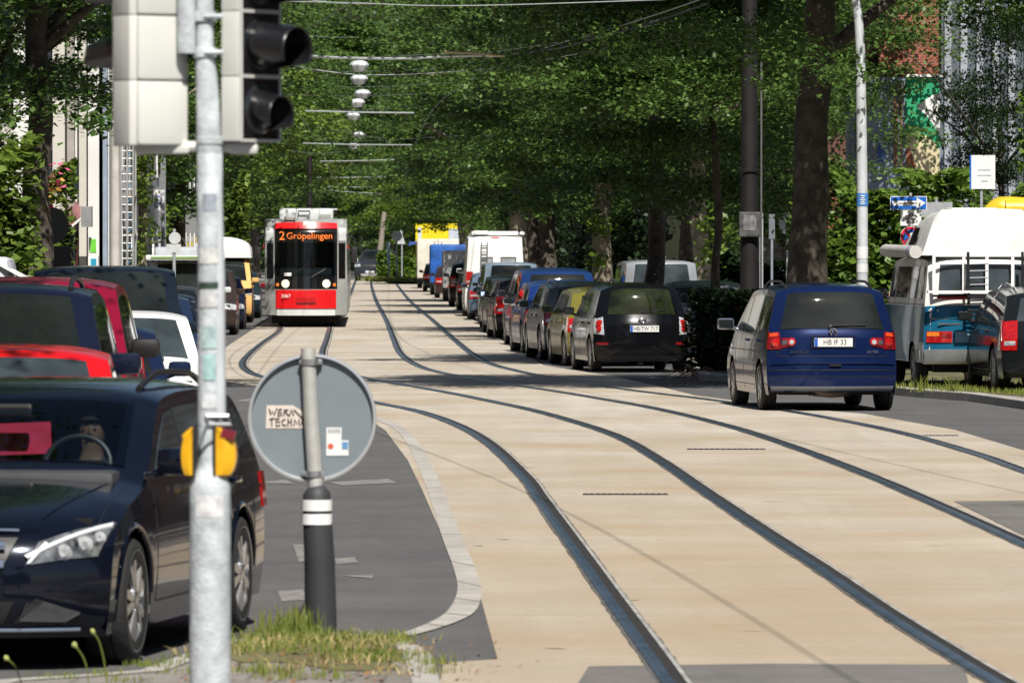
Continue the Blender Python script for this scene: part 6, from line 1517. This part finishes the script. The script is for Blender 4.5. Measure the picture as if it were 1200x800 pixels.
# right side: painted wall, cladding, brick house
YM = 150.0; b2 = P(1060, YM, z=0); t = thing('painted_building', 'building with green, white and cream painted wall under red brick, at upper right', 'building', b2)
q = lambda px, py, dy=0: Vector((P(px, YM, py).x - b2.x, dy, P(px, YM, py).z))
def qr(px0, py0, px1, py1, m_, nm, dy=0., th=.02): a_, c_ = q(px0, py0), q(px1, py1); return MB().box(((a_.x + c_.x) / 2, dy, (a_.z + c_.z) / 2), (abs(c_.x - a_.x), th, abs(a_.z - c_.z))).build(nm, m_, t)
qr(1012, 90, 1105, 400, M('grey_blue_wall', (.20, .24, .31), .8, var=.4, scale=.9), 'wall', dy=4.0, th=8)
qr(1030, -110, 1101, 88, brick, 'upper_wall', dy=4.2, th=7.6); qr(1062, 87.5, 1104, 90.5, whiteP, 'cornice', dy=-.04, th=.2)
green = M('mural_green', (.02, .33, .15), .7, var=.06); cream = M('mural_cream', (.62, .54, .33), .7, var=.06); mwhite = M('mural_white', (.78, .78, .75), .7)
qr(1061, 92, 1101, 213, green, 'painted_field', dy=-.02, th=.02)
def poly(pl, m_, nm, dy): vs = [q(a, b_, dy) for a, b_ in pl]; MB().add(vs, [tuple(range(len(vs)))]).build(nm, m_, t)
poly([(1074, 126), (1083, 118), (1092, 112), (1101, 109), (1101, 160), (1094, 147), (1085, 135)], mwhite, 'painted_leaf', -.036)
poly([(1062, 155), (1072, 155), (1084, 158), (1094, 166), (1101, 176), (1101, 213), (1061, 213)], cream, 'painted_hill', -.036)
poly([(1061.5, 168), (1066, 174), (1072, 192), (1072, 200), (1061.5, 200)], brick, 'painted_patch', -.040)
mb = MB()
for px, py0, py1 in ((1048, 105, 195), (1051, 120, 195), (1056, 100, 195)): mb.tube([q(px, py0, -.03), q(px, py1, -.03)], .03, 6)
mb.build('wall_pipe', M('brown_pipe', (.25, .15, .1), .7), t)
mb = MB(); mb.tube([q(1016 + 10 * cos(a) + 8, 175 - 14 * sin(a), -.02) for a in np.linspace(0, pi, 15)], .02, 5); mb.build('painted_arc', M('mural_grey', (.4, .42, .42), .7), t)
poly([(1029, 170), (1033, 165), (1036, 182), (1036, 190), (1028, 190)], M('mural_blue', (.04, .09, .35), .7), 'painted_patch', -.02)
b3 = P(1160, 152, z=0); t = thing('clad_building', 'building with ribbed grey metal cladding at the right edge', 'building', b3)
MB().box((0, 4.1, 4.5), (2.3, 8, 9)).build('wall', M('dark_cladding', (.13, .15, .18), .5, .3), t); mb = MB()
for k in range(6): mb.box((-1.0 + .38 * k, .06, 4.5), (.16, .10, 9))
mb.build('cladding_rib', M('light_cladding', (.38, .41, .46), .5, .3), t)
house('brick_house', 'small red brick house with sloping roof left of the white lamp post', 7.85, 9.3, 165, 180, 4.3, brick, .9)
t = thing('graffiti_wall', 'low wall with white and green graffiti behind the sign posts', 'wall', P(911, 178, z=.12)); q0 = t.location
MB().box((0, .1, (CAM_H + .38) / 2), (1.4, .2, 2.4)).build('wall_body', M('graffiti_paint', (.30, .42, .36), .7, var=.9, scale=2.6, col2=(.75, .80, .78)), t); MB().box((0, -.02, .55), (1.42, .1, 1.0)).build('wall_plinth', blackP, t); MB().box((0, -.05, 1.12), (1.45, .1, .05)).build('wall_rail', whiteP, t)
t = thing('yellow_stall', 'bright yellow market stall front behind the cream truck', 'stall', P(517, 415, z=.12)); b2 = t.location.copy()
rect(t, 415, b2, 487, 262, 545, 330, M('stall_yellow', (.80, .62, .01), .5, var=.04), 'front_wall', dy=.4, th=.7); rect(t, 415, b2, 526, 268, 538, 283, M('stall_pale_panel', (.50, .56, .66), .5), 'pale_panel'); rect(t, 415, b2, 538, 268, 545, 330, M('stall_navy', (.03, .04, .09), .5), 'dark_panel', dy=-.01); rect(t, 415, b2, 490, 266, 494, 290, M('stall_white', (.6, .65, .75), .5), 'white_stripe')
MB().add([P(478, 412, 288) - b2, P(492, 412, 285) - b2, P(492, 415, 283) - b2, P(480, 415, 283) - b2], [(0, 1, 2, 3)]).build('blue_awning', M('awning_navy', (.03, .06, .25), .7), t)

# ------------------------------------------------------------------ trees
TR = 'trees along the right pavement'; TL = 'trees along the left pavement'
def T(px, Y, crown, label, **kw): 
    b = P(px, Y, z=.1); return tree(kw.pop('name', 'tree'), b, crown, label, **kw)
T(940, 101, 'big0', 'large tree with thick dark trunk just left of the white lamp post', h=8, r=.34, lean=(.35, 0), group=TR, seed=1, bk=bark, rz=.4, cz=.75, cdx=(-2.1, -2.6), cs=(.72, .9, 1))
T(766, 128, 'big1', 'dark trunked tree directly behind the black people carrier', h=7.5, r=.20, lean=(.1, 0), group=TR, seed=2, rz=1.2, cz=-1.3, cdx=(.4, -4.5), cs=(.8, .8, 1))
T(826, 150, 'big0', 'tree with pale sunlit trunk between the dark trunk and the iron mast', h=7.5, r=.24, lean=(-.3, 0), group=TR, seed=3, bk=bark_light, rz=2.2, cz=.1)
T(843, 121, CR['big1'], 'slender tree with thin dark stem close left of the iron mast', h=6.5, r=.09, lean=(-.15, 0), group=TR, seed=4, rz=4.0, cz=1.2, cdx=(-.9, -3), cs=(.7, .8, .8))
T(703, 166, 'big1', 'tree with ivy sprouting from its brown trunk, above the blue parked van', h=7.5, r=.28, lean=(.15, 0), group=TR, seed=5, bk=bark_light, rz=3.1, cz=-.2)
T(646, 214, 'far0', 'tree with bluish bark streak right of the white camper', h=8, r=.30, lean=(-.3, 0), group=TR, seed=6, rz=.5)
T(628, 236, 'far1', 'dark slim trunked tree second right of the white camper', h=8, r=.28, lean=(-.2, 0), group=TR, seed=7, rz=1.5)
T(612, 262, 'far0', 'broad dark trunked tree just right above the white camper roof', h=9, r=.5, lean=(-.4, 0), group=TR, seed=8, rz=2.5, bk=bark_light)
T(590, 320, 'far1', 'massive mottled trunk tree above the white camper', h=9, r=.72, lean=(-1.0, 0), group=TR, seed=9, bk=bark_light, rz=3.5)
T(556, 392, 'far0', 'massive leaning mottled trunk tree left above the white camper', h=10, r=.62, lean=(-1.6, 0), group=TR, seed=10, bk=bark_light, rz=4.5)
T(1290, 104, 'big0', 'tree hanging its leaves over the grey clad building at the right edge', h=8, r=.3, lean=(.2, 0), group=TR, seed=11, rz=5.1, cz=.1, cdx=(1.3, 0), cs=(.66, .8, 1))
T(1110, 72, 'big1', 'near tree whose crown hangs into the top right corner', h=8, r=.3, lean=(0, 0), group=TR, seed=12, rz=.9, cz=1.4, cdx=(3.2, 0)) if False else None
# second row behind the right pavement
for i, (X, Y, cr, lb, nm) in enumerate((
    (9.5, 176, 'far0', 'garden tree filling the gap right of the thick dark trunk', 'garden_tree'), (5.2, 190, 'far1', 'garden tree behind the pale sunlit trunk', 'garden_tree'),
    (7.2, 225, 'far0', 'garden tree behind the ivy trunk', 'garden_tree'), (4.0, 265, 'far1', 'garden tree behind the slim trunks', 'garden_tree'), (3.5, 315, 'far0', 'garden tree behind the massive mottled trunk', 'garden_tree'), (1.5, 375, 'far1', 'garden tree behind the leaning mottled trunk', 'garden_tree'))):
    tree(nm, (X, Y, .1), cr, lb, h=8, r=.25, group='garden trees behind the right pavement', seed=20 + i, cz=-1.2)
for i, (X, Y, cr, lb, kw) in enumerate((
    (-7.15, 96, 'big0', 'dark trunked tree at the far left above the round sign back', dict(r=.24, cz=.0, bk=bark, lean=(.1, 0), cdx=(-1.6, 1))),
    (-10.6, 128, 'big1', 'tree behind the far left dark trunk', dict(r=.24, cdx=(-1.5, 0))),
    (-9.66, 167, 'big1', 'ivy clad narrow trunk tree between white scaffold and balcony house', dict(r=.15, bk=bark_light, cz=.3, cdx=(-.5, 3))),
    (-11.3, 203, 'far2', 'sunny light green tree above the left queue, nearest of the far left row', dict(r=.22, cz=.2)),
    (-12.0, 232, 'far0', 'tree behind the yellow camper on the left', dict(r=.25)),
    (-12.9, 268, 'far2', 'light green tree left of the tram roof', dict(r=.25)),
    (-13.9, 305, 'far0', 'tree right behind the tram on the left', dict(r=.28, cs=(1.1, 1.1, 1.1))),
    (-14.9, 345, 'far2', 'light green tree above the tram', dict(r=.28, cs=(1.1, 1.1, 1.1))),
    (-16.3, 395, 'far1', 'tree right of the slim mast above the tram', dict(r=.3, cs=(1.1, 1.1, 1.1))),
    (-18.0, 450, 'far1', 'farthest tree of the left row, over the dark gap', dict(r=.3)))):
    tree('tree', (X, Y, .1), cr, lb, h=8, group=TL, seed=40 + i, **kw)
for i, (X, Y, cr, lb) in enumerate(((-2.5, 428, 'far2', 'light green drooping tree over the yellow stall'), (-4.6, 462, 'far2', 'bright tree behind the cream truck and the yellow stall'), (-7.0, 490, 'far2', 'bright low tree behind the far round sign'), (-10.2, 560, 'far1', 'dark tree closing the end of the street'))):
    tree('far_tree', (X, Y, .1), cr, lb, h=8, r=.35, group='trees at the far end of the street', seed=60 + i, cz=-1.0 if i != 2 else -1.8)
# ivy and shoots on trunks
def shoots(label, px, Y, pts_px, n, size, m, name='ivy', cat='ivy', grp=None, spread=.35):
    b = P(px, Y, z=.1); cen = []
    for (a, b_, k) in pts_px:
        c = P(a, Y, b_) - b; cen.append(np.array(c) + RNG.normal(size=(k, 3)) * np.array([spread, .25, spread]))
    cen = np.concatenate(cen); o = link(name, leaves(name, cen, 1.1, size, m), None); o.location = b; return tag(o, label, cat, grp)
shoots('bright leaf shoots on the ivy clad narrow trunk at left', 167, 166, [(167, 180 + 8 * k, 60) for k in range(7)] + [(172, 235, 80), (176, 260, 60), (166, 290, 60), (160, 300, 60), (178, 275, 50)], 0, .15, ivyM, spread=.13)
shoots('yellow green leaf shoots on the brown trunk above the parked blue van', 702, 164, [(697, 262, 90), (706, 268, 70), (700, 305, 60), (693, 255, 60)], 0, .2, leafY, spread=.13)
shoots('leaf shoots hanging left of the pale sunlit trunk', 830, 147, [(830, 300, 80), (838, 285, 70), (822, 262, 50), (850, 265, 60)], 0, .16, leafY, spread=.13)
# ------------------------------------------------------------------ hedges, bushes, grass
def hedge(name, label, p0, p1, h, th, n, size, m, cat='hedge', base=.1, lump=.35, grp=None, core=True):
    p0, p1 = Vector((*p0, 0)), Vector((*p1, 0)); d = p1 - p0; ln = d.length; ang = math.atan2(d.y, d.x)
    t = thing(name, label, cat, ((p0 + p1) / 2) + Vector((0, 0, base)), ang, grp)
    x = RNG.uniform(-ln / 2, ln / 2, n); f = RNG.uniform(0, 1, n)
    top = h * (1 + lump * (np.sin(x * 1.7 + ln) * .4 + np.sin(x * 3.9) * .25 + np.sin(x * .6 + 2) * .4) * .6)
    face = RNG.random(n) < .72
    z = np.where(face, top * f, top - np.abs(RNG.normal(0, .25, n)))
    bul = 1 + .25 * np.sin(x * 2.3 + z * 2.1) + .2 * np.sin(z * 4.1 + x)
    sgn = np.where(RNG.random(n) < .8, -1, 1)
    y = np.where(face, sgn * th / 2 * bul * np.clip(1.25 - z / top, .25, 1) ** .5 + RNG.normal(0, .12, n), RNG.uniform(-th / 2, th / 2, n))
    link('foliage', leaves('foliage', np.stack([x, y, z], 1), .95, size, m), None, t)
    if core: MB().bbox((0, 0, h * .42), (ln * .97, th * .55, h * .80), .2).build('twigs', M('twigs_and_shade', (.015, .02, .008), .95), t, True)
    return t
hedge('ivy_hedge', 'bright ivy covered hedge at the left edge of the picture', (-10.5, 91.5), (-7.05, 93), 3.4, 1.5, 9000, .17, ivyM, 'hedge')
hedge('laurel_hedge', 'sunlit laurel hedge behind the white lamp post and the signs', (6.0, 134), (9.2, 133), 3.0, 1.6, 10000, .19, shrubM, lump=.5)
hedge('laurel_hedge', 'taller laurel hedge below the painted wall, reaching to the right edge', (8.6, 140), (13.5, 138), 3.1, 1.8, 10000, .19, shrubM, lump=.6)
hedge('flowering_bush', 'leafy bush with reddish twigs above the yellow boat at the right edge', (10.0, 124), (12.0, 123), 4.0, 1.2, 4500, .17, shrubM, 'bush', lump=.6)
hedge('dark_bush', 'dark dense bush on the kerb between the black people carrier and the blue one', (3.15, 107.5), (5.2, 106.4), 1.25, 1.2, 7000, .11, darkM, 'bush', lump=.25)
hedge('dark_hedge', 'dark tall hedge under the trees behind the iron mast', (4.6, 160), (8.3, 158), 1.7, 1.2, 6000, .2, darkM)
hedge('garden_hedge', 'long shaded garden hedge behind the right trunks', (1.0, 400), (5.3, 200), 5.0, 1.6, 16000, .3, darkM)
hedge('garden_hedge', 'long hedge behind the left parked cars up to the tram', (-12.0, 200), (-18.6, 430), 3.2, 1.2, 12000, .24, shrubM, grp=None)
hedge('street_bush', 'bright green bush between the yellow camper and the tram', (-9.6, 214), (-8.8, 214), 3.2, 1.2, 3500, .2, ivyM, 'bush', lump=.8)
hedge('flower_bush', 'pink and yellow flowering bush beside the far left trunk', (-8.9, 120), (-8.2, 120), 3.1, .8, 1800, .16, ivyM, 'bush')
fb = [o for o in COL.objects if o.name.startswith('flower_bush')][0]
for nm, c0, k, sp_, mt in (('pink_blossoms', P(62, 118, 205), 26, .14, M('pink_petal', (.55, .10, .20), .6)), ('yellow_blossoms', P(59, 118, 220), 22, .12, M('orange_petal', (.65, .36, .08), .6))):
    o = link(nm, leaves(nm, np.array(c0 - fb.location) + RNG.normal(size=(k, 3)) * sp_, 1, .12, mt), None, fb)
hedge('verge_bush', 'low sunny bushes on the verge beside the far signs', (-8.6, 408), (-5.4, 408), 1.3, 1.5, 5000, .22, shrubM, 'bush', lump=.9)
# distant wood closing the street, one mass
n = 60000; cc = np.stack([RNG.uniform(-75, 40, 2600), RNG.uniform(575, 640, 2600), RNG.uniform(.5, 34, 2600) ** 1.0], 1)
cen = np.repeat(cc, 36, 0) + RNG.normal(size=(2600 * 36, 3)) * np.array([1.6, 1.6, .9])
o = link('distant_wood', leaves('distant_wood', cen, .8, .62, leafB), None); o['kind'] = 'stuff'
MB().bbox((-10, 648, 11), (150, 4, 44), 1).build('wood_shade', M('twigs_and_shade', (.015, .02, .008), .95), o)  # dark slab behind the leaves, its colour standing in for deep shade
# small garden shed-like white parcel at the left edge and the greenery's ground
def blades(name, label, pts, n, h, m, lean=.35, wd=.006, spread=.1, cat=None, base_z=.125):
    vs = []; fs = []
    for (x, y) in pts:
        for _ in range(n):
            a = random.uniform(0, 2 * pi); bx = x + random.gauss(0, spread); by = y + random.gauss(0, spread); hh = h * random.uniform(.4, 1.25); l = random.uniform(0, lean) * hh
            w_ = wd * random.uniform(.6, 1.4); c_, s_ = cos(a) * w_, sin(a) * w_; k = len(vs); b = random.uniform(0, 2 * pi)
            vs += [(bx - c_, by - s_, base_z), (bx + c_, by + s_, base_z), (bx + c_ * .8 + cos(b) * l * .35, by + s_ * .8 + sin(b) * l * .35, base_z + hh * .6), (bx - c_ * .8 + cos(b) * l * .35, by - s_ * .8 + sin(b) * l * .35, base_z + hh * .6), (bx + cos(b) * l, by + sin(b) * l, base_z + hh)]
            fs += [(k, k + 1, k + 2, k + 3), (k + 3, k + 2, k + 4)]
    o = MB().add(vs, fs).build(name, m); o['kind'] = 'stuff'; return o
gp = []
for px, py, k in ((345, 742, 8), (325, 748, 6), (370, 750, 8), (400, 752, 7), (430, 756, 5), (310, 756, 5), (455, 752, 3), (295, 765, 4), (420, 774, 4), (445, 772, 3), (300, 790, 4), (340, 796, 3), (475, 775, 3), (380, 765, 4)):
    g_ = G(px, py, .12); gp += [(g_.x + random.gauss(0, .09), g_.y + random.gauss(0, .12)) for _ in range(k)]
blades('grass', '', gp, 34, .06, grassM, wd=.003, spread=.07, lean=.9)
gp = []
for px, py, k in ((345, 738, 8), (330, 742, 6), (360, 742, 6)):
    g_ = G(px, py, .12); gp += [(g_.x + random.gauss(0, .06), g_.y + random.gauss(0, .08)) for _ in range(k)]
blades('grass', '', gp, 16, .13, grassM, wd=.0035, spread=.04)
gp = [(G(px, py, .12).x, G(px, py, .12).y) for px, py in ((165, 781), (175, 782), (200, 778), (216, 772), (240, 765), (120, 792), (60, 795), (280, 758), (500, 778), (512, 790), (205, 790), (150, 800))]
blades('grass', '', gp, 40, .035, grassM, wd=.003, spread=.06)
M('dry_leaf', (.22, .10, .04), .8, var=.5)
lp = np.array([[*(G(random.gauss(385, 90), random.uniform(748, 800), .12)[:2]), .128] for _ in range(420)]); lp = lp[lp[:, 0] > G(225, 770, .12).x]
o = link('leaf_litter', leaves('leaf_litter', lp, .3, .035, MATS['dry_leaf']), None); o['kind'] = 'stuff'
vg = []
for _ in range(70):
    tt = random.random(); vg.append((6.2 + tt * 1.3 + random.gauss(0, .1), 92.6 - tt * 5.2 + random.uniform(0, .8)))
for _ in range(110): vg.append((random.uniform(5.4, 9), random.uniform(93, 98)))
blades('grass', '', vg, 9, .085, grassM, wd=.007, spread=.12)
wg = [(G(px, 470, .12).x, 90.9) for px in (1104, 1108, 1112, 1145, 1150)] + [(7.0, 86.6), (7.15, 86)]
blades('grass', '', wg, 12, .24, grassM, wd=.007, spread=.07, lean=.8)
fg = [(random.uniform(-8.6, -3), random.uniform(397, 420)) for _ in range(260)]
blades('grass', '', fg, 14, .30, grassM, wd=.03, spread=.5)
tw = MB()
for k in range(26):
    x0 = random.uniform(2.3, 3.3); y0 = random.uniform(106.0, 106.8); a = random.uniform(-.6, .6); ln = random.uniform(.3, .8)
    tw.tube([(x0, y0, .02), (x0 + ln * .5 * cos(a), y0 + .1, .10 + random.uniform(0, .12)), (x0 + ln * cos(a), y0 + sin(a) * .3, .03)], .006, 4)
o = tw.build('cut_twigs', M('dry_twig', (.16, .11, .07), .9)); tag(o, 'loose heap of dry cut twigs on the road behind the black people carrier', 'twigs')
lp = np.array([[random.uniform(2.6, 5.5), random.uniform(101.5, 106.5), .006] for _ in range(500)]); o = link('leaf_litter', leaves('leaf_litter', lp, .3, .06, MATS['dry_leaf']), None); o['kind'] = 'stuff'
# tall grass stalks with seed heads at the lower left
for i, (px, pyb, pts) in enumerate(((0, 0, [(130, 835), (124, 790), (117, 755), (109, 741), (106, 740)]), (0, 0, [(106, 835), (103, 795), (98, 772), (88, 757), (84, 754)]), (0, 0, [(32, 850), (24, 800), (18, 782), (8, 772), (4, 771)]))):
    Y = 27.5; pp = [P(a, Y, b_) for a, b_ in pts]; pp[0].z = .12; b = pp[0].copy(); t = thing('grass_stalk', ['tall green grass stalk with seed head, right of the lower left three', 'tall green grass stalk with seed head, middle of the lower left three', 'leftmost tall grass stalk at the lower left corner'][i], 'grass stalk', b, group='tall grass stalks at the lower left')
    c = spline([p - b for p in pp], 5); MB().tube(c, .003, 6).build('stem', grassM, t, True); hd_ = c[-7:]; MB().tube(hd_, [.004, .010, .013, .013, .011, .007, .003], 8).build('seed_head', M('seed_head', (.40, .44, .14), .7), t, True)
# trunk moss shrub and white van corner at the left edge
b2 = P(5, 84, z=.1); t = thing('white_tarp_heap', 'white covered object with grey shaded side at the far left edge', 'cover', b2)
MB().bbox((-.25, 0, 1.0), (.75, 1.2, 1.9), .15).build('cover_cloth', M('grey_white_cloth', (.55, .57, .60), .6, var=.2), t, True); MB().box((.12, -.35, 1.78), (.5, .6, .03), ry=.5).build('cover_flap', whiteP, t)

# ------------------------------------------------------------------ unseen street outside the frame, added for dark reflections in paint and glass
for i, (x0, x1, y0, y1, wm, lb) in enumerate(((15, 27, 22, 44, brick, 'added brick house on the right, outside the picture near the camera'), (16, 28, 48, 74, wallC, 'added cream house on the right, just outside the picture'), (15.5, 27, 78, 112, brick, 'added unseen brick house on the right, behind the blue and white camper'),
        (-27, -15, 10, 44, brick, 'added unseen brick house on the left beside the camera'), (-27, -14.5, 50, 86, wallC, 'added cream house on the left outside the picture'), (-34, -6, -62, -50, brick, 'added brick house behind the camera, left side'), (-2, 24, -66, -54, wallC, 'added cream house behind the camera, right side'))):
    house('row_house', lb, x0, x1, y0, y1, 11.5, wm, 3, [(-4 + 3 * a, 2 + 3.1 * k, 1.2, 1.6) for a in range(3) for k in range(3)], sw(int((y1 - y0) / 3.4), 2.5) if y1 - y0 > 14 else ())
for i, (X, Y, cr, lb) in enumerate(((11.2, 30, 'big0', 'added street tree on the right beside the camera'), (11.8, 46, 'big1', 'added street tree on the right just outside the picture'), (12.2, 62, 'big0', 'added street tree on the right outside the picture, level with the track bend'),
        (-7.4, 36, 'big1', 'added street tree on the left beside the black estate car'), (-7.5, 50, 'big0', 'added street tree on the left beside the dark off-roader'), (-8.2, 70, 'big1', 'added street tree on the left beside the white queued car'),
        (-12, -22, 'big0', 'added street tree behind the camera on the left'), (9, -26, 'big1', 'added street tree behind the camera on the right'), (-3, -40, 'big0', 'added street tree far behind the camera'))):
    tree('tree', (X, Y, .1), cr, lb, h=8, r=.25, seed=80 + i, group='unseen street trees added for reflections', cz=1.2)
hedge('garden_hedge', 'unseen dark garden hedge added left of the picture to darken reflections', (-12.6, 102), (-13.0, 154), 4.0, 1.4, 9000, .2, darkM)  # hedge outside the frame, added to darken what the car sides reflect

for X, Y, cr, lb in ((-15.2, 142, 'big1', 'added garden tree left of the white building'), (-16.5, 172, 'far0', 'added garden tree behind the white building on its left')):
    tree('garden_tree', (X, Y, .1), cr, lb, h=8, r=.22, seed=int(Y), group='garden trees added on the left for reflections')  # trees added to screen the white wall from reflections in car paint
for X, Y, cr, lb in ((-21.5, 500, 'far1', 'tall tree at the far end, left of the hanging lamps'), (-15.5, 530, 'far0', 'tall tree at the far end, right behind the hanging lamps')):
    tree('far_tree', (X, Y, .1), cr, lb, h=12, r=.4, seed=int(Y), scale=1.75, group='trees at the far end of the street', cz=-1)

CR['hawthorn'] = crown_mesh('crown', 1.35, 3.3, 9.0, 20, 560, .12, darkM, .4)
tree('hawthorn_tree', (P(1172, 142).x, 142, .1), 'hawthorn', 'dark small tree in front of the ribbed grey cladding at upper right', h=5, r=.1, seed=5, group=None, rz=.3, cs=(.5, .7, 1))
isp = [G(a, b_, .12) for a, b_ in ((262, 762), (300, 750), (345, 747), (400, 748), (470, 753), (485, 764), (440, 772), (470, 783), (400, 786), (330, 776), (280, 776))]
sheet('island_soil', spline([Vector((p.x, p.y, 0)) for p in isp] + [Vector((isp[0].x, isp[0].y, 0))], 4)[:-1], .1245, soil)
yw = M('dry_grass', (.36, .29, .13), .8, var=.3)
gp = []
for px, py, k in ((330, 752, 6), (380, 753, 6), (430, 757, 5), (300, 760, 4), (460, 762, 4), (400, 776, 4), (350, 782, 3), (260, 768, 3), (480, 790, 3)):
    g_ = G(px, py, .12); gp += [(g_.x + random.gauss(0, .10), g_.y + random.gauss(0, .15)) for _ in range(k)]
blades('dry_grass', '', gp, 22, .05, yw, wd=.0035, spread=.07, lean=1.6)
